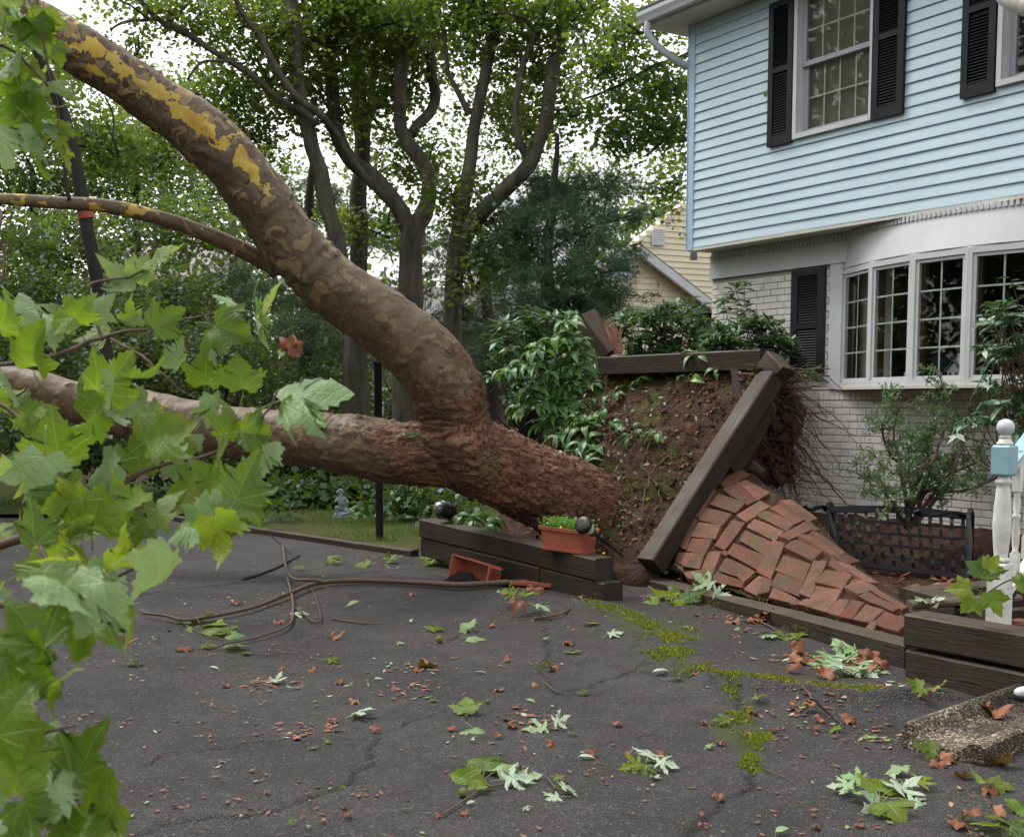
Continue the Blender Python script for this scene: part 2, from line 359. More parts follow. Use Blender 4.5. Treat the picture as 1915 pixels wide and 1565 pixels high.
M['yellow'] = simple('yellow petal', (.75, .45, .02), None, 5, .5, 0)
M['seedball'] = simple('sycamore seed ball', (.17, .19, .03), (.09, .09, .02), 60, .8, .8, .006)
# ================================================================== GROUND
FD = nrm([1407, -2250, 0]); ND = np.array([FD[1], -FD[0], 0.]); P0 = at(1289, 466, 13.3)
def dist_poly(P, L):
    """distance of points P(n,2) to polyline L(m,2); also param of nearest (0..1)"""
    best = np.full(len(P), 1e9); L = np.asarray(L, float)
    for a, b in zip(L[:-1], L[1:]):
        ab = b-a; t = np.clip(((P-a)@ab)/(ab@ab+1e-12), 0, 1); d = np.linalg.norm(P-(a+t[:, None]*ab), axis=1); best = np.minimum(best, d)
    return best
def gl(pts): return np.array([gnd(u, v)[:2] for u, v in pts])
RIDGE = gl([(880, 1118), (940, 1128), (1010, 1140), (1090, 1150), (1160, 1172), (1215, 1215), (1265, 1262), (1330, 1290), (1420, 1300), (1520, 1318), (1620, 1330), (1700, 1322)])
MOSSL = gl([(1090, 1140), (1160, 1160), (1215, 1196), (1250, 1240), (1310, 1270), (1370, 1282), (1440, 1290), (1520, 1300), (1600, 1308)])
CRACKS = [gl([(1370, 1290), (1383, 1330), (1380, 1370), (1398, 1400), (1405, 1440), (1412, 1475), (1360, 1500), (1315, 1530), (1280, 1565)]),
          gl([(700, 1380), (690, 1430), (640, 1470), (560, 1505), (470, 1520), (370, 1530), (250, 1560)]),
          gl([(1290, 1280), (1180, 1255), (1040, 1300), (1020, 1260), (1025, 1200), (1020, 1170)]),
          gl([(700, 1380), (560, 1385), (430, 1395), (330, 1412)]), gl([(700, 1380), (760, 1350), (850, 1330)]),
          gl([(250, 1115), (330, 1100), (500, 1085), (640, 1075), (780, 1062)])]
CRW = [.010, .009, .008, .004, .004, .012]
def sgn_poly(P, L):
    best = np.full(len(P), 1e9); sg = np.ones(len(P)); L = np.asarray(L, float)
    for a, b in zip(L[:-1], L[1:]):
        ab = b-a; t = np.clip(((P-a)@ab)/(ab@ab+1e-12), 0, 1); q = P-(a+t[:, None]*ab); d = np.linalg.norm(q, axis=1); m = d < best-1e-9; best = np.where(m, d, best); sg = np.where(m, np.sign(ab[0]*q[:, 1]-ab[1]*q[:, 0]), sg)
    return best*sg
def ground_h(P):
    jit = (fbm(np.c_[P, P[:, 0]*0+3], 5, 15, 3)-.5)*.10
    sd = sgn_poly(P, RIDGE)+jit; ends = np.clip((P[:, 0]+.45)/.5, 0, 1)*np.clip((2.45-P[:, 0])/.4, 0, 1)
    r = np.where(sd > 0, .10*np.exp(-np.maximum(sd, 0)/.42), .10*np.exp(-np.maximum(-sd-.005, 0)/.045)*.55+.035*np.exp(-(sd/.22)**2))*ends; d = np.abs(sd)
    # asphalt between the ridge and the timbers is pushed up on the far side
    h = r + .012*(fbm(np.c_[P, P[:, 0]*0], 1.3, 5, 3)-.5)
    dm = dist_poly(P, MOSSL); h -= .02*np.exp(-(dm/.06)**2)
    return h
def GZ(x, y): return float(ground_h(np.array([[x, y]]))[0])
def on_ground(u, v, dz=0.):
    p = gnd(u, v)
    for _ in range(3):
        z = GZ(p[0], p[1]); p = gnd(u, v, z)
    p[2] += dz; return p
xs = np.arange(-5.2, 3.6, .02); ys = np.geomspace(3.4, 15.5, 420)
X, Y = np.meshgrid(xs, ys); P2 = np.c_[X.ravel(), Y.ravel()]
Z = ground_h(P2); crack = np.zeros(len(P2))
for c, wd in zip(CRACKS, CRW):
    nb = (fbm(np.c_[P2, np.zeros(len(P2))], 9, 3, 3)-.5)*.10
    # jagged crack: shift the sample point by noise
    Q = P2 + np.c_[nb, (fbm(np.c_[P2, np.ones(len(P2))], 9, 8, 3)-.5)*.10]
    d = dist_poly(Q, c); crack = np.maximum(crack, np.clip(1-d/(wd*2.2), 0, 1))
Z -= crack*.02
dm = dist_poly(P2, MOSSL); mw = fbm(np.c_[P2, np.zeros(len(P2))], 6, 21, 4)
moss = np.clip(1.4-dm/.15, 0, 1)*np.clip((mw-.28)*5, 0, 1)
moss = np.maximum(moss, .75*np.clip(1.2-dist_poly(P2, CRACKS[0][:6])/.10, 0, 1)*np.clip((mw-.5)*6, 0, 1))
moss = np.maximum(moss, .6*np.clip(1.2-dist_poly(P2, CRACKS[2][2:])/.12, 0, 1)*np.clip((mw-.5)*6, 0, 1))
moss = np.maximum(moss, .6*np.clip(1.2-dist_poly(P2, CRACKS[1][2:4])/.03, 0, 1)*np.clip((mw-.5)*6, 0, 1))
c0 = gnd(1385, 1370)[:2]; moss = np.maximum(moss, np.clip(1.5-np.linalg.norm((P2-c0)*[1, .7], axis=1)/.13, 0, 1))
c1 = gnd(1240, 1190)[:2]; moss = np.maximum(moss, .7*np.clip(1.5-np.linalg.norm((P2-c1)*[1, .6], axis=1)/.3, 0, 1)*np.clip((mw-.3)*5, 0, 1))
# broken rubbly asphalt near the ridge
dr = dist_poly(P2, RIDGE); wr = np.clip(1.3-dr/.14, 0, 1)
Z += wr*.02*(fbm(np.c_[P2, np.zeros(len(P2))], 22, 31, 3)-.5)
ny, nx = X.shape; ii = (np.arange(ny-1)[:, None]*nx+np.arange(nx-1)[None]).ravel()
F = np.stack([ii, ii+1, ii+nx+1, ii+nx], 1)
def asphalt():
    b = NB('old asphalt'); p = b.coord('pos')
    n = b.noise(p, .9, 5, .6); c = b.mix(b.ramp(n, [(.35, 0.), (.65, 1.)]), (.032, .0285, .0275), (.057, .050, .048))
    n3 = b.ramp(b.noise(p, 4.5, 5, .7), [(.3, .72), (.7, 1.15)]); c = b.mix(1., c, n3, 'MULTIPLY')
    v = b.n('TexVoronoi'); b.l(p, v.inputs[0]); v.inputs['Scale'].default_value = 130
    sx = b.n('SeparateColor'); b.l(v.outputs['Color'], sx.inputs[0])
    c = b.mix(1., c, b.ramp(sx.outputs[0], [(0., .55), (.6, 1.05), (.9, 1.5), (1., 2.4)]), 'MULTIPLY')
    peb = b.ramp(sx.outputs[1], [(.982, 0.), (.99, .75)]); c = b.mix(peb, c, (.24, .20, .17))
    red = b.ramp(b.noise(p, 38, 3, .6), [(.66, 0.), (.74, .55)]); c = b.mix(red, c, (.14, .06, .04))
    ck = b.n('Attribute', attribute_name='crack').outputs['Fac']; c = b.mix(b.ramp(ck, [(.15, 0.), (.6, .92)]), c, (.012, .010, .010))
    tar = b.ramp(ck, [(0.001, 0.), (.12, .35)]); c = b.mix(tar, c, (.028, .026, .028))
    ms = b.n('Attribute', attribute_name='moss').outputs['Fac']
    mf = b.ramp(b.math('MULTIPLY', ms, b.math('ADD', b.noise(p, 30, 5, .7), .45)), [(.3, 0.), (.62, .9)])
    c = b.mix(mf, c, (.05, .062, .010))
    gr = b.ramp(b.noise(p, 1.7, 4, .6), [(.58, 0.), (.72, .28)]); c = b.mix(gr, c, (.036, .044, .020))
    h = b.math('ADD', v.outputs['Distance'], b.math('MULTIPLY', b.noise(p, 30, 5, .7), .8))
    wet = b.math('MULTIPLY_ADD', b.ramp(b.noise(p, 1.1, 3), [(.4, 0.), (.62, 1.)]), .22, .55)
    return b.fin(c, wet, b.bump(h, 1., .012), .4)
M['asphalt'] = asphalt()
g = obj('driveway', mkmesh('driveway', np.c_[P2, Z], F, M['asphalt'], smooth=True, attrs={'crack': crack, 'moss': moss}), kind='structure')
# far lane to the left and the big terrain sheet
def sheet(name, pts, z, mat, sub=1):
    V = [(x, y, z) for x, y in pts]; return obj(name, mkmesh(name, V, [list(range(len(V)))], mat), kind='structure')
sheet('ground', [(-300, -60), (300, -60), (300, 400), (-300, 400)], -.16, M['mulch'])
sheet('driveway_lane', [(-30, -12), (6.4, -12), (6.4, 3.41), (-5.19, 3.41), (-5.19, 15.4), (-30, 19)], -.012, M['asphalt'])
def patch(name, poly, z, mat, n=60, amp=.05, sc=2., kind='structure', zf=None):
    poly = np.array(poly, float); x0, y0 = poly.min(0); x1, y1 = poly.max(0)
    from mathutils.geometry import intersect_point_quad_2d
    bm = bmesh.new(); f = bm.faces.new([bm.verts.new((x, y, 0)) for x, y in poly])
    bmesh.ops.triangulate(bm, faces=[f])
    for k in range(n):
        t = (k+1)/(n+1)
        for ax, lo, hi in ((0, x0, x1), (1, y0, y1)):
            co = [0, 0, 0]; no = [0, 0, 0]; co[ax] = lo+(hi-lo)*t; no[ax] = 1
            bmesh.ops.bisect_plane(bm, geom=bm.verts[:]+bm.edges[:]+bm.faces[:], plane_co=co, plane_no=no)
    bm.verts.ensure_lookup_table(); V = np.array([v.co[:] for v in bm.verts]); bm.verts.index_update()
    F = [[v.index for v in f.verts] for f in bm.faces]; bm.free()
    V[:, 2] = z + amp*(fbm(V, sc, 3, 4)-.5) + (zf(V) if zf else 0)
    me = mkmesh(name, V, F, mat, smooth=True)
    o = obj(name, me, kind=kind)
    return o, V, F
lawn_poly = [gnd(330, 962)[:2], gnd(440, 982)[:2], gnd(770, 1028)[:2], (.6, 12.6), (.9, 21.5), (-6, 23), (-14, 24), (-14, 15.5)]
M['lawnsoil'] = soilmat('mossy lawn soil', (.04, .05, .012), (.075, .085, .018), .9, False)
patch('lawn', lawn_poly, .015, M['lawnsoil'], 24, .05)
patch('woodland_floor', [(-40, 22.5), (-6, 22.6), (.9, 21), (1.0, 12.4), (1.2, 11.2), (2.6, 14.6), (12, 22), (40, 30), (40, 70), (-40, 70)], -.02, M['mulch'], 16, .3, .5)
# bed between the timbers and the house
patch('planting_bed', [(1.0, 11.2), (1.15, 9.9), (1.6, 8.6), (2.2, 7.2), (2.45, 6.75), (5.2, 5.3), (6.6, 6.3), (2.6, 14.6)], .04, M['mulch'], 44, .09, 3., zf=lambda V: .36*np.clip(1-(-((V-P0*[1, 1, 0])@ND)+.33-.66)*-1/1.15, 0, 1)**1.3)
# ================================================================== HOUSE
FD = nrm([1407, -2250, 0]); ND = np.array([FD[1], -FD[0], 0.])      # along the facade, outward normal
P0 = at(1289, 466, 13.3)
def H(V):
    V = np.asarray(V, float); return P0 + V[..., 0:1]*FD + V[..., 1:2]*ND + V[..., 2:3]*np.array([0, 0, 1.])
def fac(u, v, n=0.):
    d = ray(u, v); k = ((P0+n*ND-CAM)@ND)/(d@ND); p = CAM+d*k-P0; return p@FD, p[2]
house = thing('house', 'two storey house with pale blue siding above white painted brick and a bow window', 'house', tuple(P0*[1, 1, 0]))
ztop = fac(1301, 45)[1]; TEND = 6.2; pitch = .1016
# openings in the siding
w1 = dict(t0=fac(1484, 200, .03)[0], t1=fac(1633, 200, .03)[0], zb=fac(1482, 262, .03)[1])
zrail = fac(1500, 122, .0)[1]; w1['zt'] = ztop-.10
w2 = dict(t0=fac(1866, 100, .03)[0], zb=fac(1866, 163, .03)[1], zt=ztop-.10); w2['t1'] = w2['t0']+.92
sh = [(fac(1438.5, 150, .03)[0], fac(1483.5, 150, .03)[0], fac(1436, 277, .03)[1]), (fac(1632, 150, .03)[0], fac(1691, 150, .03)[0], fac(1688, 212, .03)[1]), (fac(1800, 100, .03)[0], fac(1863, 100, .03)[0], fac(1797, 187, .03)[1])]
opens = [(w['t0']+.03, w['t1']-.03, w['zb']+.03, w['zt']) for w in (w1, w2)]
wallb = MB(); wallb.box((0.02, -.16, .0), (TEND, -.02, ztop), H)
# a wall with real openings: build it from strips
wallb = MB(); ts = sorted({0.02, TEND} | {x for o_ in opens for x in o_[:2]})
for a, b_ in zip(ts[:-1], ts[1:]):
    mid = (a+b_)/2; op = [o_ for o_ in opens if o_[0] < mid < o_[1]]
    if not op: wallb.box((a, -.16, 0), (b_, -.02, ztop), H)
    else: wallb.box((a, -.16, 0), (b_, -.02, op[0][2]), H); wallb.box((a, -.16, op[0][3]), (b_, -.02, ztop), H)
upper = part('upper_wall', wallb, M['siding'], house)
nb = int(ztop/pitch)+1
for k in range(nb):
    z0 = k*pitch; z1 = min(z0+pitch+.012, ztop)
    if z1-z0 < .03: continue
    segs = [(.055, TEND)]
    for a, b_, zb, zt in opens:
        if z0 < zt and z0+pitch > zb+.03:
            segs = [s for x0, x1 in segs for s in ((x0, min(x1, a)), (max(x0, b_), x1)) if s[1]-s[0] > .01]
    sj = []
    for x0, x1 in segs:
        if x1-x0 > 2.2: j_ = x0+(x1-x0)*random.uniform(.25, .75); sj += [(x0, j_), (j_+.0008, x1)]
        else: sj.append((x0, x1))
    for x0, x1 in sj:
        mb = MB(); n_ = 12
        for i in range(n_+1):
            pass
        t = np.linspace(x0, x1, n_+1); wv = .0016*np.sin(t*3+k)+random.uniform(0, .0016) 
        prof = [(-.018, z0+.004), (.0135, z0), (.0155, z0+.004), (.0150, z0+.012), (-.0015, z1), (-.018, z1)]
        V = np.array([[tt, n1+w_*(n1 > 0), z1_] for tt, w_ in zip(t, wv) for n1, z1_ in prof]); m_ = len(prof)
        Fq = [[i*m_+j, i*m_+(j+1) % m_, (i+1)*m_+(j+1) % m_, (i+1)*m_+j] for i in range(n_) for j in range(m_)]+[list(range(m_))[::-1], list(range(n_*m_, n_*m_+m_))]
        part('siding_board', (H(V), Fq), M['siding'], upper)
cb = MB(); cb.box((-.02, -.10, -.02), (.075, .022, ztop), H); cb.box((-.028, -.10, -.02), (-.0201, .03, ztop), H)
part('corner_board', cb, M['corner'], house)
# soffit under the overhang, eave, gutter
sf = MB(); sf.box((.0, -.42, -.022), (TEND, .006, -.001), H); sf.box((0., .0065, -.03), (TEND, .014, -.0005), H); part('overhang_soffit', sf, M['soffit'], house)
ev = MB(); ev.box((-.36, -.3, ztop), (TEND, .36, ztop+.02), H); ev.box((-.36, .34, ztop+.021), (TEND, .36, ztop+.17), H); part('eave_soffit', ev, M['soffit'], house)
gp = [(.362, .03), (.44, .03), (.452, .06), (.475, .10), (.478, .135), (.47, .14), (.466, .13), (.46, .12), (.37, .12), (.362, .14)]
V = np.array([[t, a, ztop+z] for t in (-.36, TEND) for a, z in gp]); m_ = len(gp)
part('gutter', (H(V), [[j, (j+1) % m_, m_+(j+1) % m_, m_+j] for j in range(m_)]+[list(range(m_))[::-1], list(range(m_, 2*m_))]), M['white'], house)
rf = MB(); V = np.array([[-.38, .44, ztop+.15], [TEND, .44, ztop+.15], [TEND, -4, ztop+2.6], [-.38, -4, ztop+2.6]]); V2 = V+[0, 0, .04]
rf.add(H(np.vstack([V, V2])), [[0, 3, 2, 1], [4, 5, 6, 7], [0, 1, 5, 4], [1, 2, 6, 5], [2, 3, 7, 6], [3, 0, 4, 7]])
part('roof', rf, simple('dark roof shingles', (.06, .055, .05), None, 14, .9, .5), house)
# downspout elbow at the corner
c = spline(np.array([[-.24, .41, ztop+.03], [-.25, .40, ztop-.08], [-.20, .30, ztop-.22], [-.12, .10, ztop-.36], [-.09, -.10, ztop-.44], [-.09, -.14, ztop-.62], [-.09, -.14, ztop-1.2], [-.09, -.14, -.1]]), 60)
V, F, L = tube(H(c), .038*(1+.05*(np.arange(60) % 2)), 10); part('downspout', (V, F, L), M['white'], house, True)
# corrugated elbow hanging at the upper right
c2 = at(1893, -35, 8.9); mbx = MB()
cc = spline(np.array([at(1850, -120, 9.6), at(1860, -60, 9.5), at(1880, -12, 9.3), at(1912, 8, 9.2), at(1950, 14, 9.1), at(1990, 14, 9.), at(2200, 10, 8.6), at(2500, -20, 8.1)]), 60)
V, F, L = tube(cc, .075*(1+.045*(np.arange(60) % 3 == 0)), 14); part('corrugated_elbow', (V, F, L), M['offwhite'], house, True)
# side (gable) wall going back so the house is a solid body
sw = MB(); sw.box((0.0, -8, 0), (.14, -.17, ztop), H); sw.box((.141, -8, -3), (TEND, -7.8, ztop), H); sw.box((.1, -8.0, -3.1), (.13, -.36, -.02), H); part('side_wall', sw, M['siding'], house)
def shutter(t0, t1, zb, zt, n0, mat, par, mid=None):
    w_ = t1-t0; st = .20*w_; mb = MB(); mid = mid if mid is not None else zb+(zt-zb)*.56
    mb.box((t0, n0, zb), (t0+st, n0+.032, zt), H); mb.box((t1-st, n0, zb), (t1, n0+.032, zt), H)
    for a, b_ in ((zb, zb+.10), (mid-.025, mid+.025), (zt-.06, zt)): mb.box((t0+st+.0005, n0, a), (t1-st-.0005, n0+.031, b_), H)
    s = part('shutter', mb, mat, par)
    lv = MB()
    for a, b_ in ((zb+.105, mid-.03), (mid+.03, zt-.065)):
        k = a
        while k+.02 < b_:
            V = np.array([[t0+st, n0+.024, k], [t1-st, n0+.024, k], [t1-st, n0+.004, k+.021], [t0+st, n0+.004, k+.021], [t0+st, n0+.028, k+.004], [t1-st, n0+.028, k+.004], [t1-st, n0+.008, k+.025], [t0+st, n0+.008, k+.025]])
            lv.add(H(V), [[0, 3, 2, 1], [4, 5, 6, 7], [0, 1, 5, 4], [2, 3, 7, 6]]); k += .0262
    lv.box((t0+st, n0-.002, zb+.1), (t1-st, n0+.002, zt-.06), H)
    part('louvre_slats', lv, mat, s, kind='stuff'); return s
zst = fac(1441, 9, .03)[1]
shutter(sh[0][0], sh[0][1], sh[0][2], zst, .018, M['shutter'], house, fac(1440, 137, .03)[1])
shutter(sh[1][0], sh[1][1], sh[1][2], zst, .018, M['shutter'], house, fac(1665, 65, .03)[1])
shutter(sh[2][0], sh[2][1], sh[2][2], zst, .018, M['shutter'], house, fac(1835, 14, .03)[1])
def dh_window(w, zr, ncol, tag_):
    t0, t1, zb, zt = w['t0'], w['t1'], w['zb'], w['zt']; f = .045
    mb = MB(); mb.box((t0, .0, zb), (t0+f, .045, zt), H); mb.box((t1-f, .0, zb), (t1, .045, zt), H)
    mb.box((t0+f+.0005, .0, zb), (t1-f-.0005, .050, zb+f), H); mb.box((t0+f+.0005, .0, zt-f), (t1-f-.0005, .044, zt), H)
    mb.box((t0+f, -.16, zb+.01), (t0+f+.012, -.001, zt-.01), H); mb.box((t1-f-.012, -.16, zb+.01), (t1-f, -.001, zt-.01), H)
    wd = part('double_hung_window', mb, M['white'], house)
    a, b_ = t0+f+.013, t1-f-.013
    for lo, hi, n0 in ((zb+f, zr+.02, -.05), (zr-.018, zt-f, -.015)):
        s = MB(); s.box((a, n0-.03, lo), (a+.05, n0, hi), H); s.box((b_-.05, n0-.03, lo), (b_, n0, hi), H)
        s.box((a+.0505, n0-.03, lo), (b_-.0505, n0-.001, lo+.045), H); s.box((a+.0505, n0-.03, hi-.04), (b_-.0505, n0-.001, hi), H)
        part('sash', s, M['sash'], wd)
        ga, gb, gc, gd = a+.05, b_-.05, lo+.045, hi-.04
        mu = MB()
        for k in range(1, ncol): x = ga+(gb-ga)*k/ncol; mu.box((x-.008, n0-.021, gc), (x+.008, n0-.018, gd), H)
        mu.box((ga, n0-.0175, (gc+gd)/2-.008), (gb, n0-.0165, (gc+gd)/2+.008), H); part('muntin_grid', mu, M['blind'] if tag_ else M['sash'], wd)
        for i in range(ncol):
            for j in range(2):
                p = MB(); p.box((ga+(gb-ga)*i/ncol+.0002, n0-.0155, gc+(gd-gc)*j/2+.0002), (ga+(gb-ga)*(i+1)/ncol-.0002, n0-.012, gc+(gd-gc)*(j+1)/2-.0002), H)
                part('pane', p, M['glass'], wd)
    bl = MB(); z = zb+f
    if tag_:
        while z < zt-f:
            V = np.array([[a, -.115, z], [b_, -.115, z], [b_, -.097, z+.016], [a, -.097, z+.016]]); V = np.vstack([V, V+[0, .001, .0012]])
            bl.add(H(V), [[0, 3, 2, 1], [4, 5, 6, 7], [0, 1, 5, 4], [2, 3, 7, 6]]); z += .0205
        part('blind_slats', bl, M['blind'], wd, kind='stuff')
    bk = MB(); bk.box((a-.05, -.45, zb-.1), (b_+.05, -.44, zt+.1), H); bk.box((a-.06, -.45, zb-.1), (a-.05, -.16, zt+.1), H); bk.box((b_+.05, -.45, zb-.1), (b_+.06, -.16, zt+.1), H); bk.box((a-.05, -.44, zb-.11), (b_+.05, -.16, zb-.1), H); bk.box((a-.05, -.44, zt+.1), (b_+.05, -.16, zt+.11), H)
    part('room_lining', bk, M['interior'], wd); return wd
dh_window(w1, zrail, 4, 1); dh_window(w2, w2['zb']+(w2['zt']-w2['zb'])*.5, 3, 0)
# ---- lower storey
NL = -.33                                            # plane of the brick face
zfr = fac(1331, 523, NL)[1]; tb0 = fac(1576, 600, NL)[0]; tpan = fac(1553, 600, NL)[0]; zsill = fac(1576, 724, NL)[1]; zgr = -(P0[2]) - .1
zbt = fac(1575, 507, NL)[1]
# bow window plan: points where each mullion stands
zt_w = P0[2] + fac(1575, 505, NL)[1]
def zhit(u, v, z): d = ray(u, v); p = CAM+d*((z-CAMZ)/d[2])-P0; return np.array([p@FD, p@ND])
BP = [np.array([tb0, NL])]+[zhit(u, v, zt_w) for u, v in ((1629.5, 490.5), (1708, 476), (1813, 462))]
d1 = BP[3]-BP[2]; a1 = math.atan2(d1[1], d1[0]); L1 = np.linalg.norm(d1)
print('bow angles', [math.degrees(math.atan2(*(BP[i+1]-BP[i])[::-1])) for i in range(3)], [np.linalg.norm(BP[i+1]-BP[i]) for i in range(3)])
for k in (1, 2, 3): a_ = a1-math.radians(13*k); BP.append(BP[-1]+L1*np.array([math.cos(a_), math.sin(a_)]))
print('bow', [tuple(np.round(b, 2)) for b in BP], 'zs', zsill, zbt, zfr, 'ztop', ztop)
zmid = .5
def course_bricks():
    """white painted brick wall: list of boxes (t0,t1,z0,z1,proud)"""
    out = []; ch = .0677; z = zfr-.045; row = 0; te = 5.2
    zsol = zsill-.028
    rows = []
    while z-ch > zgr-.05:
        z1 = z; z0 = z-ch
        if z0 < zsol < z1+.0 or (z0 < zsol and z1 > zsol): rows.append((zsol, z1)) ; z = zsol-.105; row += 1; rows.append('sol'); continue
        rows.append((z0, z1)); z = z0
    r = 0; k = 0; out = []
    for rw in rows:
        if rw == 'sol':
            t = .004; x = t
            while x < te: out.append((x, x+.059, zsol-.095, zsol-.009, .0)); x += .0677
            k = 0; continue
        z0, z1 = rw; r += 1; off = (r % 2)*.1015
        x = -off
        while x < te:
            a, b_ = max(x, 0.0)+.004, x+.203-.005
            if b_-a > .03:
                if z0 > zsol and b_ > tpan:
                    if a < tpan-.03: b_ = tpan
                    else: x += .203; continue
                if z1-z0 > .02: out.append((a, b_, z0+.0045, z1-.0045, 0.))
            x += .203
    return out
CB = course_bricks()
# mortar backing with the opening of the bow left free
te = 5.6
wl = MB(); wl.box((0.002, NL-.2, zgr-.3), (te, NL-.007, zsill-.03), H); wl.box((0.002, NL-.2, zsill-.03), (tpan, NL-.007, -.02), H); wl.box((BP[5][0]+.02, NL-.2, zsill-.029), (TEND, NL-.008, -.021), H); wl.box((te, NL-.2, zgr-.3), (TEND, NL-.0075, zsill-.031), H)
brickwall = part('brick_wall', wl, M['mortar'], house)
def bscore(b_):
    u, v = px(H(np.array([[(b_[0]+b_[1])/2, NL, (b_[2]+b_[3])/2]]))[0])
    s = 0
    if not (1325 < u < 1925) or v > 1010: s -= 50
    if v < 750 and u > 1480: s -= (0 if u < 1560 else 40)
    if v < 750 and (v > 610): s -= 12 if u < 1480 else 0
    if 1560 > u and v > 700 and u < 1500: s -= 20
    return s + u/400
CBs = sorted(CB, key=bscore, reverse=True); big, rest = CBs[:300], CBs[300:]
def brickmesh(l, h, d=.03, seed=0):
    c = .003; V = []; 
    for y, i in ((-d, 0), (0-.002, 0), (0, c)):
        V += [(i, y, i), (l-i, y, i), (l-i, y, h-i), (i, y, h-i)]
    F = [[8, 9, 10, 11]]
    for a in (0, 4): F += [[a+j, a+(j+1) % 4, a+4+(j+1) % 4, a+4+j] for j in range(4)]
    return np.array(V, float), F
BM = {}
for t0, t1, z0, z1, p in big:
    key = (round(t1-t0, 3), round(z1-z0, 3))
    if key not in BM: V, F = brickmesh(*key); V = V[:, 0:1]*FD+V[:, 1:2]*ND+V[:, 2:3]*np.array([0, 0, 1.]); BM[key] = mkmesh('brick', V, F, M['wbrick'])
    o_ = place('brick', BM[key], brickwall, Matrix.Translation(Vector(H(np.array([[t0, NL+random.uniform(-.001, .002), z0]]))[0])))
mb = MB()
for t0, t1, z0, z1, p in rest:
    V, F = brickmesh(t1-t0, z1-z0); V = V[:, 0:1]*FD+V[:, 1:2]*ND+V[:, 2:3]*np.array([0, 0, 1.]); mb.add(V+H(np.array([[t0, NL+random.uniform(-.001, .002), z0]]))[0], F)
part('bricks', mb, M['wbrick'], brickwall, kind='stuff')
# frieze: flat board, upper moulding and dentils; follows wall then bow
def run(path, z0, z1, n0, n1, mat, name, par, cap=True):
    """vertical band along plan path (t,n), offset outward n0..n1"""
    mb = MB(); path = np.array(path, float)
    T = np.gradient(path, axis=0); T /= np.linalg.norm(T, axis=1)[:, None]; Nn = np.c_[-T[:, 1], T[:, 0]]
    k = len(path); A = path+Nn*n0; B = path+Nn*n1
    V = []; 
    for i in range(k): V += [(*A[i], z0), (*B[i], z0), (*B[i], z1), (*A[i], z1)]
    F = [[i*4+j, i*4+(j+1) % 4, i*4+4+(j+1) % 4, i*4+4+j] for i in range(k-1) for j in range(4)]+[[0, 3, 2, 1], [k*4-4, k*4-3, k*4-2, k*4-1]]
    return part(name, (H(np.array(V)), F), mat, par)
tj = fac(1604, 440, NL)[0]
zden = fac(1331, 487, NL+.03)[1]
fr = run([(-.005, NL), (tj, NL)], zfr, zden, .0, .032, M['white'], 'frieze_board', house)
run([(-.005, NL), (tj, NL)], zden+.0005, -.023, .0, .015, M['white'], 'frieze_moulding', house)
bowp = [np.array([tj+.001, NL+.004]), np.array([tj+.05, NL+.03])]+BP[1:5]
bowp = np.array([BP[0]+[-.02, .0]]+BP[1:6]); 
bowtop = spline(bowp, 40)
topn = bowtop.copy(); topn[:, 1] = NL+(bowtop[:, 1]-NL)*.80
k_ = len(bowtop); Vp = np.array([(*bowtop[i], zbt+.02) for i in range(k_)]+[(*topn[i], -.023) for i in range(k_)]); Vp = np.vstack([Vp, Vp-[0, .05, 0]])
Fp = [[i, i+1, k_+i+1, k_+i] for i in range(k_-1)]+[[2*k_+i, 3*k_+i, 3*k_+i+1, 2*k_+i+1] for i in range(k_-1)]+[[i, 2*k_+i, 2*k_+i+1, i+1] for i in range(k_-1)]+[[0, k_, 3*k_, 2*k_]]
part('bow_head_panel', (H(Vp), Fp), M['white'], house)
dn = MB()
def dentils(path, z, n0, par):
    path = np.array(path, float); s = np.concatenate([[0], np.cumsum(np.linalg.norm(np.diff(path, axis=0), axis=1))]); mbb = MB(); x = .01
    while x < s[-1]-.04:
        i = min(np.searchsorted(s, x, 'right')-1, len(path)-2); f = (x-s[i])/(s[i+1]-s[i]); p = path[i]+(path[i+1]-path[i])*f; T = (path[i+1]-path[i])/np.linalg.norm(path[i+1]-path[i]); Nn = np.array([-T[1], T[0]])
        V = [(*(p+T*a+Nn*b_), z+c_) for c_ in (0, .045) for a, b_ in ((0, n0), (.032, n0), (.032, n0+.016), (0, n0+.016))]
        mbb.add(H(np.array(V)), [[0, 3, 2, 1], [4, 5, 6, 7], [0, 1, 5, 4], [1, 2, 6, 5], [2, 3, 7, 6], [3, 0, 4, 7]]); x += .052
    # continuous fillet under the moulding
    return part('dentils', mbb, M['white'], par, kind='stuff')
dentils([(0, NL), (tj, NL)], zden+.002, .0325, house)
fz_ = (zden+.03-zbt)/(-.023-zbt); dp = bowtop*(1-fz_)+topn*fz_; dentils(dp, zden+.03, .004, house)
# trim panel at the left of the bow, angled seat and roof boards of the bow
tp = MB(); tp.box((tpan, NL-.05, zsill-.02), (tb0-.001, NL+.02, zfr), H); part('bow_side_trim', tp, M['white'], house)
bp = [tuple(b) for b in BP[:6]]
def slab(z0, z1, grow, mat, name):
    pts = [(b_[0], b_[1]) for b_ in BP[:6]]; c = np.mean(pts, axis=0); P = [np.array(q)+np.array([0, grow]) for q in pts]
    P = [np.array([BP[0][0]-.02, NL-.19])]+P+[np.array([BP[5][0], NL-.19])]; k = len(P)
    V = [(*p, z0) for p in P]+[(*p, z1) for p in P]
    F = [list(range(k))[::-1], list(range(k, 2*k))]+[[i, (i+1) % k, k+(i+1) % k, k+i] for i in range(k)]
    return part(name, (H(np.array(V)), F), mat, house)
slab(zsill-.026, zsill, .035, M['soffit'], 'bow_seat_board'); slab(zbt+.005, zbt+.03, .0, M['white'], 'bow_head_board')
bow = None
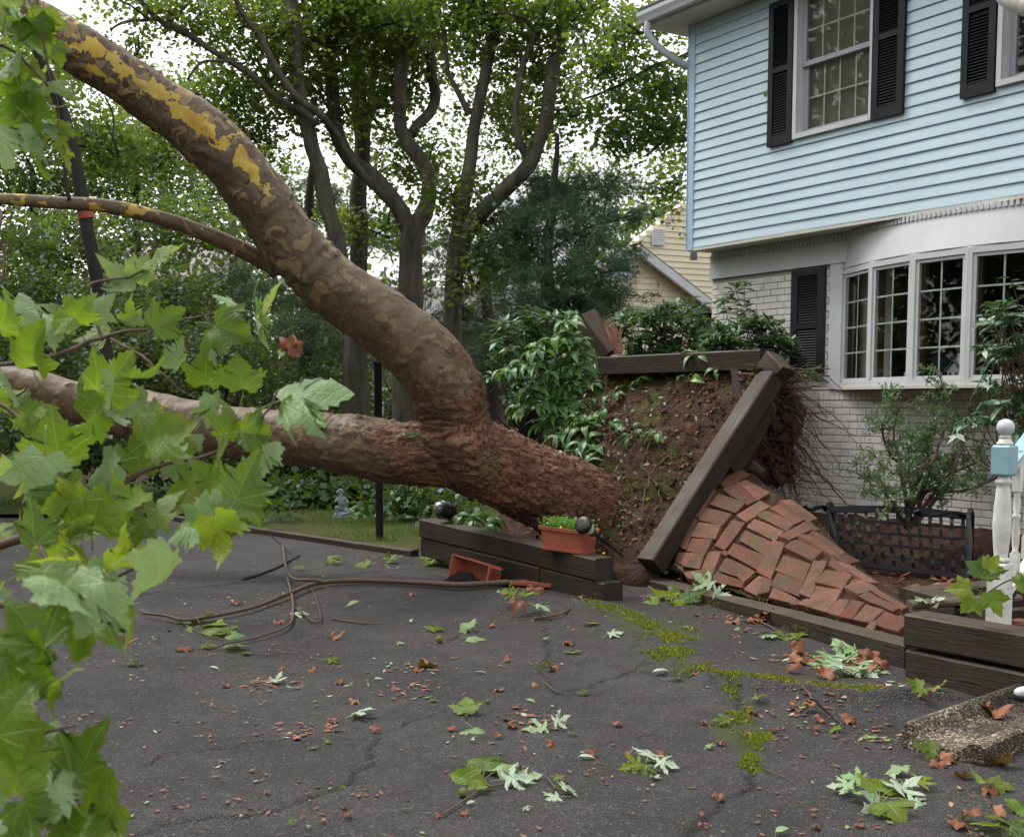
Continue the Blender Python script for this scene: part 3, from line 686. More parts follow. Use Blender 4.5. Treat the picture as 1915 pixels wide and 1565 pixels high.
for k in range(5):
    a, b_ = BP[k], BP[k+1]; T = (b_-a)/np.linalg.norm(b_-a); Nn = np.array([-T[1], T[0]]); Ls = np.linalg.norm(b_-a)
    def HB(V, a=a, T=T, Nn=Nn):
        V = np.asarray(V, float); tn = a+V[:, 0:1]*T+V[:, 1:2]*Nn; return H(np.c_[tn, V[:, 2]])
    z0, z1 = zsill+.001, zbt+.004; m = MB(); e = .035 if k else .005
    m.box((-.0, -.05, z0), (e, .012, z1), HB); m.box((Ls-.032, -.05, z0), (Ls-.0005, .011, z1), HB)
    m.box((e+.0005, -.05, z0), (Ls-.033, .012, z0+.05), HB); m.box((e+.0005, -.05, z1-.045), (Ls-.033, .012, z1), HB)
    wn = part('bow_window_sash', m, M['white'], house)
    m2 = MB(); q = .03; x0, x1, y0, y1 = e+.001, Ls-.0335, z0+.0505, z1-.0455
    m2.box((x0, -.04, y0), (x0+q, -.004, y1), HB); m2.box((x1-q, -.04, y0), (x1, -.004, y1), HB); m2.box((x0+q+.0003, -.04, y0), (x1-q-.0003, -.005, y0+q), HB); m2.box((x0+q+.0003, -.04, y1-q), (x1-q-.0003, -.005, y1), HB)
    part('casement_frame', m2, M['white'], wn)
    gx0, gx1, gy0, gy1 = x0+q, x1-q, y0+q, y1-q; mu = MB(); xm = (gx0+gx1)/2
    mu.box((xm-.008, -.024, gy0), (xm+.008, -.019, gy1), HB)
    for j in range(1, 4): y = gy0+(gy1-gy0)*j/4; mu.box((gx0, -.0235, y-.008), (xm-.0085, -.0195, y+.008), HB); mu.box((xm+.0085, -.0235, y-.008), (gx1, -.0195, y+.008), HB)
    part('muntin_grid', mu, M['offwhite'], wn)
    for i in range(2):
        for j in range(4):
            p = MB(); p.box((gx0+(gx1-gx0)*i/2+.0002, -.0155, gy0+(gy1-gy0)*j/4+.0002), (gx0+(gx1-gx0)*(i+1)/2-.0002, -.012, gy0+(gy1-gy0)*(j+1)/4-.0002), HB)
            part('pane', p, M['glass'], wn)
    # brown inner jamb
    ji = MB(); ji.box((e+.02, -.10, z0+.03), (e+.055, -.052, z1-.03), HB); part('inner_jamb', ji, M['darkwood_in'], wn)
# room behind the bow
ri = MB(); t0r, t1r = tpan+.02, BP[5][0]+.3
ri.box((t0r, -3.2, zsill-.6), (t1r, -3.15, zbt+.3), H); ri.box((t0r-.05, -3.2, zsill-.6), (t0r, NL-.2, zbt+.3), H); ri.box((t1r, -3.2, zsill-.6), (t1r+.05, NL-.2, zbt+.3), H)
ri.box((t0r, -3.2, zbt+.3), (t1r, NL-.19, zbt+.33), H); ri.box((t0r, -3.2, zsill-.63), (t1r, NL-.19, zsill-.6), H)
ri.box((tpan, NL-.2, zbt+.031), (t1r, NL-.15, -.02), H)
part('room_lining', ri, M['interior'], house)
cu = spline(np.array([[tb0+.02, NL-.22], [tb0+.12, NL-.17], [tb0+.22, NL-.23], [tb0+.32, NL-.17], [tb0+.42, NL-.22]]), 30)
run(cu, zsill-.2, zbt+.02, 0, .004, M['curtain'], 'curtain', house)
# lower shutter
shutter(fac(1480, 600, NL+.02)[0], fac(1542, 600, NL+.02)[0], fac(1480, 705, NL+.02)[1], fac(1480, 508, NL+.02)[1], NL+.004, M['shutter_low'], house, fac(1480, 612, NL+.02)[1])
# ornaments standing on the seat board inside
def lathe(c, prof, seg=20, axis=(0, 0, 1)):
    ax = nrm(axis); A = nrm(np.cross(ax, [.3, .9, .1])); B = np.cross(ax, A); c = np.asarray(c, float)
    th = np.linspace(0, 2*PI, seg, endpoint=False); V = np.array([c+ax*z+r*(math.cos(t)*A+math.sin(t)*B) for r, z in prof for t in th]); n = len(prof)
    F = [[i*seg+j, i*seg+(j+1) % seg, (i+1)*seg+(j+1) % seg, (i+1)*seg+j] for i in range(n-1) for j in range(seg)]+[list(range(seg))[::-1], list(range((n-1)*seg, n*seg))]
    return V, F, V*1.
bq = BP[2]+np.array([.36, -.16]); pb = H(np.array([[*bq, zsill]]))[0]
bh = thing('birdhouse', 'small cream ornamental cottage with a blue roof standing inside the bow window', 'ornament', tuple(pb))
def HL(V): V = np.asarray(V, float); return pb+V[:, 0:1]*FD+V[:, 1:2]*ND+V[:, 2:3]*np.array([0, 0, 1.])
m = MB(); m.box((-.06, -.04, 0), (.06, .04, .13), HL); m.add(HL([[-.06, -.04, .13], [.06, -.04, .13], [.06, .04, .13], [-.06, .04, .13], [0, -.04, .19], [0, .04, .19]]), [[0, 1, 4], [3, 5, 2], [0, 4, 5, 3], [1, 2, 5, 4], [0, 3, 2, 1]])
part('cottage_wall', m, M['curtain'], bh)
m = MB(); 
for s in (-1, 1): m.add(HL([[s*.09, -.055, .11], [s*.09, .055, .11], [0, .055, .205], [0, -.055, .205], [s*.09, -.055, .122], [s*.09, .055, .122], [0, .055, .22], [0, -.055, .22]]), [[0, 3, 2, 1], [4, 5, 6, 7], [0, 1, 5, 4], [1, 2, 6, 5], [2, 3, 7, 6], [3, 0, 4, 7]])
part('cottage_roof', m, simple('slate blue paint', (.03, .05, .09)), bh)
m = MB(); m.box((.015, -.015, .18), (.045, .015, .27), HL); part('chimney', m, M['curtain'], bh)
m = MB(); [m.box((x-.012, .041, z), (x+.012, .043, z+.03), HL) for x in (-.03, .03) for z in (.02, .08)]; part('cottage_windows', m, M['darkwood_in'], bh, kind='stuff')
for q, (du, dt, lab, hh) in enumerate(((1, .22, 'small brown seated figurine on the sill of the second bow window sash', .10), (1, .42, 'small pale figurine with dark top on the sill beside the second mullion', .13))):
    bq = BP[1]+np.array([dt, -.02]); pf = H(np.array([[*bq, zsill]]))[0]
    solo('figurine', lathe(pf, [(.028, 0), (.035, .02), (.028, hh*.5), (.014, hh*.62), (.022, hh*.75), (.02, hh*.9), (.004, hh)], 12), M['darkwood_in'] if q == 0 else M['curtain'], lab, 'figurine', smooth=True)
# ================================================================== TIMBERS
def timber(P, Q, w_, h_, up=(0, 0, 1), name='landscape_timber', mat='timber', seed=1, label=None, cat='timber', group='landscape timbers edging the beds', n=26, bevel=.012, rag=0, parent=None, rough=.004):
    """squared timber from P to Q (centres of end faces)"""
    P, Q = np.array(P, float), np.array(Q, float); T = nrm(Q-P); U = nrm(np.array(up)-T*np.dot(up, T)); S = np.cross(T, U)
    a, b_, c = w_/2, h_/2, bevel; pr = []
    for sx, sy in ((1, -1), (1, 1), (-1, 1), (-1, -1)):
        cs = [(sx*a, sy*(b_-c)), (sx*(a-c), sy*b_)]
        if sx*sy > 0: pr += cs
        else: pr += cs[::-1]
        # a midpoint on the next side keeps sides from being perfectly flat
        nx_, ny_ = {(1, -1): (a, 0), (1, 1): (0, b_), (-1, 1): (-a, 0), (-1, -1): (0, -b_)}[(sx, sy)]; pr.append((nx_, ny_))
    pr = [pr[i] for i in range(len(pr))]
    pr = np.array(sorted(pr, key=lambda p: math.atan2(p[1]/b_, p[0]/a))); m_ = len(pr); Lg = np.linalg.norm(Q-P)
    s = np.linspace(0, Lg, n); bow = .006*np.sin(s/Lg*PI*1.3+seed)
    V = P + s[:, None, None]*T + (pr[None, :, 0:1]+bow[:, None, None])*S + pr[None, :, 1:2]*U
    LC = np.concatenate([np.broadcast_to(s[:, None, None], (n, m_, 1)), np.broadcast_to(pr[None], (n, m_, 2))], -1).reshape(-1, 3)+seed*3.7
    V = V.reshape(-1, 3); dv = (fbm(V, 7, seed, 3)-.5)[:, None]*2*rough; V = V + dv*(nrm_rows(V-(P+((V-P)@T)[:, None]*T)))
    if rag:
        e = ((V-P)@T) > Lg-.01; V[e] += T*(vn(V[e], 25, seed)[:, None]-.5)*2*rag
    F = [[i*m_+j, i*m_+(j+1) % m_, (i+1)*m_+(j+1) % m_, (i+1)*m_+j] for i in range(n-1) for j in range(m_)]+[list(range(m_))[::-1], list(range((n-1)*m_, n*m_))]
    if parent is not None: return part(name, (V, F, LC), M[mat], parent)
    return solo(name, (V, F, LC), M[mat], label, cat, group)
def nrm_rows(A): return A/(np.linalg.norm(A, axis=1)[:, None]+1e-9)
TW = .19
# front stack
def top_edge(pL, pR, w_, h_, side, **k):
    """timber whose upper front edge runs pL->pR (world); body extends behind (side) and below"""
    pL, pR = np.array(pL), np.array(pR); T = nrm(pR-pL); Hn = nrm(np.cross([0, 0, 1], T))*side; off = Hn*w_/2-np.array([0, 0, h_/2])
    return timber(pL+off, pR+off, w_, h_, **k)
sL, sR = at(786, 972, 10.95), at(1112, 1046, 9.05); zt1 = (sL[2]+sR[2])/2
sL = gnd(785, 970, .42); sR = gnd(1112, 1045, .34)
print('stack', sL, sR, np.linalg.norm(sL-sR))
top_edge(sL, sR, .175, .17, 1, seed=2, label='long dark timber lying on top of the front stack with the planter box on it')
l2 = np.array(sL)+[.0, 0, -.175]; r2 = np.array(sR)+[.06, -.06, -.175]; mid = l2+(r2-l2)*.70
top_edge(l2+[0, .01, 0], mid, .17, .17, 1, seed=5, label='dark lower timber at the far end of the front stack, beneath the planter timber')
top_edge(mid+(r2-l2)*.004, r2, .18, .20, 1, seed=6, label='short mossy green-ended timber at the bottom near end of the front stack')
# diagonal timber along the lifted edge of the root plate
A_ = at(1195, 1052, 9.75); B_ = at(1452, 690, 10.7); C_ = at(1128, 685, 12.6)
AB = B_-A_; AD = C_-B_; PN = nrm(np.cross(AB, AD)); PN = PN if PN[1] < 0 else -PN
print('plate n', PN, np.linalg.norm(AB), np.linalg.norm(AD), 'hinge', px(A_+AD))
inn = nrm(AD)
dA, dB = at(1216, 1058, 9.68), at(1440, 708, 10.6)
timber(dA, dB, .185, .185, up=PN*.9+np.array([.1, .1, .3]), seed=9, label='long diagonal timber propped up along the torn edge of the root plate')
# broken second layer below it
timber(dA+(dB-dA)*.55+np.array([.10, .12, -.12]), dB+np.array([.08, .14, -.10]), .16, .16, up=PN, seed=19, mat='timber_rot', rag=.03, label='dark rotten timber hidden under the upper half of the diagonal timber')
tL, tR = at(1130, 684, 12.5), at(1432, 672, 10.75)
timber(tL, tR+nrm(tR-tL)*.02, .19, .185, up=(0.1, -.25, 1), seed=11, mat='timber', label='dark timber lying level along the top of the root plate')
timber(at(1436, 676, 10.72), at(1462, 704, 10.55), .19, .19, up=(0.1, .2, 1), seed=12, mat='timber_rot', rag=.04, n=10, label='dark broken timber end sticking out at the top corner of the root plate')
# split stub leaning at the upper left
st = thing('broken_timber', 'grey timber stub with pale splintered end standing above the far end of the level timber', 'timber', tuple(at(1150, 665, 12.4)), 'landscape timbers edging the beds')
timber(at(1144, 660, 12.5), at(1094, 590, 12.6), .20, .17, up=(.5, -.8, .3), mat='timber_lt', seed=15, n=14, parent=st, name='timber_stub')
m = MB(); rr = random.Random(3)
for k in range(46):
    f = rr.random(); base = at(1150+14*f*rr.random(), 662-4*rr.random(), 12.45); tip = at(1120+30*rr.random()+12*f, 592+rr.random()*38, 12.5)
    m.tube(np.array([base, (base+tip)/2+np.random.default_rng(k).normal(0, .01, 3), tip]), [.018, .013, .003], 5)
part('splinters', m, M['splinter'], st, kind='stuff')
timber(at(1376, 688, 10.95), at(1384, 742, 10.85), .10, .07, up=PN, mat='timber_rot', seed=17, n=10, rag=.02, label='short black rotten stake standing in the soil below the level timber')
# low front timber by the bricks
lfL, lfR = gnd(1208, 1082, .06), gnd(1692, 1205, .15)
lf = top_edge(lfL, lfR, .16, .20, 1, seed=21, mat='timber', label='long low timber running along the foot of the heaved brick paving', n=40)
rL = gnd(1690, 1147, .37); rR = rL+nrm(gnd(1915, 1186, .37)-rL)*3.0
top_edge(rL, rR, .18, .175, 1, seed=23, label='dark upper timber of the low wall beside the concrete splash block')
l2 = rL-[0, 0, .195]+nrm(rR-rL)*.02; top_edge(l2+[0, .012, 0], rR-[0, -.012, .195], .18, .19, 1, seed=24, label='dark lower timber of the low wall, with a gap above it, behind the splash block')
bL = gnd(1694, 1098, .30); bR = gnd(1862, 1142, .33)
top_edge(bL, bR, .17, .16, 1, seed=25, label='dark timber end lying between the bench and the white newel post')
bLn = nrm(np.array([.9, .35, 0])); timber(bL+[.02, .02, -.10], bL+bLn*1.3+[0, .1, -.10], .17, .17, seed=26, label='dark timber edge under leaf litter in front of the black bench')
timber(gnd(1700, 1130, .30), gnd(1905, 1118, .34), .12, .04, seed=27, mat='timber_lt', label='thin weathered plank laid beside the red brick landing')
# lawn edging
e0, e1 = gnd(300, 962, .05), gnd(775, 1031, .05)
timber(e0-[0, 0, .03], e1-[0, 0, .03], .10, .09, seed=31, mat='timber', n=40, label='long thin timber edging between the asphalt and the lawn')
# brick landing under the railing (flush red bricks)
ld = thing('brick_landing', 'flush red brick landing at the foot of the white railing', 'paving', tuple(gnd(1880, 1150, .3)))
Tl = nrm(rR-rL); Sl = nrm(np.cross([0, 0, 1], Tl)); o0 = rL+Sl*.20+Tl*.35-[0, 0, .02]
part('bedding', MB().box((0, 0, -.2), (2.6, 1.1, -.03), lambda V: o0+V[:, 0:1]*Tl+V[:, 1:2]*Sl+V[:, 2:3]*np.array([0, 0, 1.])), M['soil'], ld)
Vb, Fb = brickmesh(.197, .097, .06); Vb = np.c_[Vb[:, 0], Vb[:, 2], Vb[:, 1]]; Fb = [f[::-1] for f in Fb]
PV = mkmesh('brick', Vb, Fb, M['rbrick'])
for i in range(12):
    for j in range(10):
        x = i*.206+(j % 2)*.1; y = j*.104
        p = o0+Tl*x+Sl*y+[0, 0, random.uniform(-.003, .004)]
        if not -50 < px(p)[0] < 2100: continue
        place('brick', PV, ld, mat4(Tl, Sl, (0, 0, 1), p))
# ================================================================== HEAVED BRICK PAVING
near = np.array([at(1235, 1062, 9.85), at(1262, 1058, 9.65), at(1340, 1088, 9.05), at(1440, 1114, 8.4), at(1560, 1146, 7.65), at(1690, 1180, 6.95), at(1730, 1192, 6.75)])
ridg = np.array([at(1360, 868, 10.35), at(1388, 872, 10.3), at(1446, 905, 10.1), at(1520, 962, 9.6), at(1598, 1040, 8.9), at(1700, 1128, 7.9), at(1740, 1160, 7.5)])
nr, rg = spline(near, 40), spline(ridg, 40); ss = np.linspace(0, 1, 16)
G = nr[:, None]*(1-ss[None, :, None])+rg[:, None]*ss[None, :, None]
G[..., 2] += .16*np.sin(ss*PI)[None]*np.linspace(1, .45, 40)[:, None]
back = [rg+np.array([.12, .22, -.20])*k-np.array([0, 0, .12])*(k > 1)*k for k in (1, 2, 3)]
G2 = np.concatenate([G]+[b_[:, None] for b_ in back], 1)
k1 = G2.shape[1]; ii = (np.arange(39)[:, None]*k1+np.arange(k1-1)[None]).ravel(); GF = np.stack([ii, ii+k1, ii+k1+1, ii+1], 1)
G3 = np.concatenate([(G[:, :1]+(G[:, :1]-G[:, 1:2])*6)*[1, 1, 0]+[0, 0, .05], G2], 1); k3 = k1+1; i3 = (np.arange(39)[:, None]*k3+np.arange(k3-1)[None]).ravel()
bvh = BVHTree.FromPolygons([Vector(v) for v in G3.reshape(-1, 3)], np.stack([i3, i3+k3, i3+k3+1, i3+1], 1).tolist())
mound = G2.copy(); mound[..., 2] -= .034; mv = mound.reshape(-1, 3); mv = mv+(fbm(mv, 9, 4, 4)[:, None]-.5)*.05
pav = thing('brick_paving', 'red brick paving heaved up into a mossy mound beside the root plate', 'paving', tuple(gnd(1500, 1150, 0)))
part('bedding_soil', (mv, GF), M['soil'], pav, True)
Q_ = """545,195 710,110 778,150 610,238|585,258 690,205 830,325 755,358|690,205 745,183 915,268 830,325|788,160 835,158 1000,250 950,272|815,140 860,115 910,170 880,195|340,440 460,250 525,258 415,445|490,360 548,280 742,350 670,415|860,325 1000,250 1090,300 925,370|680,435 845,330 920,370 755,478|995,338 1070,325 1250,465 1190,480|920,385 985,360 1175,460 1105,485|830,440 890,395 1095,490 1040,540|755,520 810,458 1015,550 945,612|410,470 455,382 645,430 575,505|360,590 410,487 570,510 525,605|283,665 345,460 400,470 320,680|525,650 645,470 740,495 595,680|320,690 360,597 505,605 450,712|700,612 745,540 935,625 880,718|985,585 1150,495 1220,540 1060,610|1130,590 1200,572 1450,712 1370,716|1215,560 1260,552 1450,700 1380,690|1025,668 1100,610 1295,695 1215,757|615,710 665,640 875,722 825,820|830,840 940,615 1025,650 925,888|290,800 315,705 450,715 415,820|240,765 265,700 308,705 285,785|425,855 480,700 575,700 490,908|545,830 605,735 735,795 680,865|682,866 738,798 815,840 730,918|960,830 1020,720 1205,785 1155,905|930,940 975,845 1155,912 1120,1012|1135,990 1230,755 1325,770 1210,1012|1250,920 1320,825 1505,870 1435,960|1205,1030 1255,940 1430,965 1375,1068|490,908 540,840 640,880 615,932|618,934 645,882 733,918 720,955|735,962 835,865 930,900 820,1003|915,1022 940,942 1110,1030 1075,1064|1120,1075 1180,1030 1365,1072 1320,1128|1330,1128 1415,1035 1488,1048 1420,1158|1422,1160 1500,1045 1595,1060 1505,1178|1450,950 1590,905 1690,960 1550,1002|1553,1012 1620,977 1845,1095 1790,1118|1640,975 1690,963 1900,1090 1855,1100|1510,1178 1610,1075 1735,1110 1640,1198|1660,1202 1740,1115 1840,1155 1750,1243|1752,1245 1850,1160 1925,1180 1840,1275|1340,800 1365,745 1500,870 1460,880|1365,722 1452,706 1560,772 1470,778|1375,760 1485,778 1690,912 1600,902|1500,768 1562,777 1762,905 1700,912|1700,915 1765,905 1890,1020 1800,990|1150,492 1210,485 1275,545 1225,545|870,880 935,905 915,985 845,1000|1060,1070 1110,1040 1150,1050 1110,1080|560,700 600,690 640,705 600,730|1640,1200 1690,1190 1660,1260 1600,1240|230,790 240,770 290,802 300,840|300,845 415,822 425,900 330,880|1500,900 1560,890 1590,903 1480,935"""
nbk = 0; MISS = []
for ln in Q_.split('|'):
    pts = [tuple(map(float, p.split(','))) for p in ln.split()]; W3 = []
    cu_ = np.mean(pts, axis=0)
    for x, y in pts:
        x, y = cu_+(np.array([x, y])-cu_)*1.055
        d = ray(1200+x/3.83, 850+y/3.83); hit = bvh.ray_cast(Vector(CAM), Vector(d))
        if hit[0] is None: break
        W3.append(np.array(hit[0]))
    if len(W3) < 4: MISS.append(ln); continue
    W3 = np.array(W3); c = W3.mean(0); n_ = nrm(np.cross(W3[2]-W3[0], W3[3]-W3[1]))
    if n_@(c-CAM) > 0: n_ = -n_
    tilt = np.random.default_rng(nbk).normal(0, .03, 3); W3 = np.array([p-n_*((p-c)@n_)*.75 for p in W3]); W3 += n_*random.uniform(-.005, .007); n2 = nrm(n_+tilt)
    top = W3.copy(); 
    inset = .006; ctr = top.mean(0); topi = np.array([p+nrm(ctr-p)*inset for p in top])+n_*.004
    bot = top-n2*.042
    V = np.vstack([bot, top, topi]); F = [[8, 9, 10, 11], [3, 2, 1, 0]]+[[a+j, a+(j+1) % 4, a+4+(j+1) % 4, a+4+j] for a in (0, 4) for j in range(4)]
    if np.dot(np.cross(topi[1]-topi[0], topi[2]-topi[0]), n_) < 0: F = [f[::-1] for f in F]
    # subdivide a little with chipped noise
    bm = bmesh.new(); vs = [bm.verts.new(v) for v in V]; [bm.faces.new([vs[i] for i in f]) for f in F]
    bmesh.ops.subdivide_edges(bm, edges=bm.edges[:], cuts=2, use_grid_fill=True); bm.verts.index_update()
    V = np.array([v.co[:] for v in bm.verts]); F = [[v.index for v in f.verts] for f in bm.faces]; bm.free()
    V = V+(fbm(V, 26, nbk, 3)[:, None]-.5)*n_*.014+(np.stack([fbm(V, 22, nbk+k, 2) for k in range(3)], 1)-.5)*.008
    part('brick', (V, F), M['rbrick'], pav); nbk += 1
print('bricks', nbk, len(MISS))
# moss and crumbs in the joints
def scatter_bvh(n, fn, size, seed): pass
# grey mortar lump at the crest
V, F, L = tube(np.array([at(1318, 915, 10.4), at(1352, 892, 10.45), at(1385, 880, 10.5), at(1410, 872, 10.45), at(1428, 884, 10.3)]), [.02, .035, .03, .045, .025], 12, noise=.9, ns=22); part('old_mortar', (V, F), simple('crumbling grey mortar', (.09, .065, .05), (.04, .03, .025), 18, .9, .8, .01), pav, True)
# ================================================================== UPROOTED TREE
tree = thing('uprooted_sycamore', 'huge uprooted sycamore with mottled yellow bark and its root plate torn out', 'tree', (1.1, 10.8, 0))
def pl(rows): return np.array([[*at(u, v, y), r] for u, v, y, r in rows])
TR = pl([(1190, 1010, 11.1, .50), (1130, 975, 10.95, .43), (1062, 935, 10.7, .375), (985, 900, 10.5, .35), (915, 868, 10.3, .335), (858, 835, 10.15, .33), (838, 790, 10.1, .31)])
UPS = 1.0
UP = pl([(858, 835, 10.15, .32), (845, 780, 10.1, .30), (832, 722, 10.0, .29), (778, 652, 9.95, .272), (716, 600, 9.9, .258), (625, 535, 9.8, .248), (545, 455, 9.7, .245), (487, 372, 9.6, .228), (394, 262, 9.45, .218), (276, 178, 9.3, .190), (162, 102, 9.1, .176), (62, 44, 8.9, .166), (-60, -15, 8.7, .16), (-180, -60, 8.5, .155), (-520, -180, 8.1, .13), (-800, -330, 7.8, .10)])
LO = pl([(880, 850, 10.2, .31), (800, 848, 10.15, .275), (730, 845, 10.15, .262), (650, 832, 10.2, .25), (560, 820, 10.3, .238), (450, 808, 10.4, .22), (300, 784, 10.5, .212), (180, 762, 10.55, .19), (60, 727, 10.6, .155), (-80, 700, 10.7, .14), (-240, 660, 10.8, .12), (-600, 590, 11., .09), (-1000, 480, 11.2, .05)])
BR = pl([(520, 500, 9.85, .10), (492, 486, 9.85, .075), (400, 443, 9.7, .062), (300, 408, 9.5, .056), (200, 386, 9.3, .052), (100, 379, 9.1, .047), (0, 372, 8.9, .042), (-120, 366, 8.7, .034), (-420, 380, 8.4, .022), (-640, 430, 8.2, .012)])
def remesh(parts_, vox, sm):
    mb = MB()
    for C, n_, sg in parts_: S_ = spline(C, n_); mb.tube(S_[:, :3], S_[:, 3], sg)
    V, F, L, _ = mb.out(); me = mkmesh('tmp', V, F, []); o = bpy.data.objects.new('tmp', me); COL.objects.link(o)
    r_ = o.modifiers.new('r', 'REMESH'); r_.mode = 'VOXEL'; r_.voxel_size = vox; s_ = o.modifiers.new('s', 'SMOOTH'); s_.factor = .5; s_.iterations = sm
    dg = bpy.context.evaluated_depsgraph_get(); e = o.evaluated_get(dg); m2 = bpy.data.meshes.new_from_object(e)
    V = np.empty(len(m2.vertices)*3, np.float32); m2.vertices.foreach_get('co', V); V = V.reshape(-1, 3).astype(float)
    Nn = np.empty(len(m2.vertices)*3, np.float32); m2.vertices.foreach_get('normal', Nn); Nn = Nn.reshape(-1, 3).astype(float)
    F = np.array([p.vertices[:] for p in m2.polygons]); bpy.data.objects.remove(o); return V, F, Nn
KN = pl([(872, 712, 9.95, .10), (886, 704, 9.95, .085), (890, 694, 9.95, .05)])
TRU = TR.copy()
V, F, Nn = remesh([(TR, 60, 40), (UP, 180, 40), (LO, 160, 36), (KN, 10, 16)], .017, 8)
# parameters along nearest axis
def axis_param(V, curves):
    bd = np.full(len(V), 1e9); S = np.zeros(len(V)); K = np.zeros(len(V), int); R = np.zeros((len(V), 3)); TT = np.zeros((len(V), 3))
    for k, C in enumerate(curves):
        Sp = spline(C, 220); P = Sp[:, :3]; s = np.concatenate([[0], np.cumsum(np.linalg.norm(np.diff(P, axis=0), axis=1))]); T, _, _ = frames(P)
        for c0 in range(0, len(V), 20000):
            W_ = V[c0:c0+20000]; D = ((W_[:, None]-P[None])**2).sum(-1); j = D.argmin(1); d = np.sqrt(D[np.arange(len(W_)), j])-Sp[j, 3]
            b_ = d < bd[c0:c0+20000]; ix = np.where(b_)[0]+c0; bd[ix] = d[b_]; S[ix] = s[j[b_]]; K[ix] = k; R[ix] = W_[b_]-P[j[b_]]; TT[ix] = T[j[b_]]
    S = S+((R*TT).sum(1)); return S, K, R
S, K, R = axis_param(V, [TR, UP, LO])
xyz = V
base_rough = np.where(K == 0, 1., np.where(K == 1, np.clip(.95-S/1.15, 0, 1), np.clip(.80-S/3.0, 0, 1)))
for k, C in ((1, UP), (2, LO)): pass
lump = (fbm(xyz, 2.2, 3, 3)-.5)*.06+(fbm(xyz, 6, 13, 3)-.5)*.034+np.clip(fbm(xyz, 11, 23, 2)-.66, 0, 1)*.10
# ridged bark plates stretched along the stem
ang = np.arctan2(R[:, 2], R[:, 1]); 
P3 = np.c_[S*5+K*9, np.cos(ang)*2.6, np.sin(ang)*2.6]
pl_ = fbm(P3, 2.2, 40, 4); ridge = np.abs(pl_-.5)*2
plates = np.clip(ridge*3, 0, 1)
V = V+Nn*(lump+base_rough*(plates-.6)*.024)[:, None]
# wrinkle folds under the bend
wr = np.exp(-((S-2.0)/.13)**2)*(K == 1); V = V+Nn*(np.sin(S*60+np.cos(ang)*2)*.006*wr)[:, None]
rough_a = np.clip(base_rough+(fbm(xyz, 3, 77, 3)-.5)*1.3, 0, 1)
topness = np.clip(Nn@nrm([.35, -.45, .8]), -1, 1)
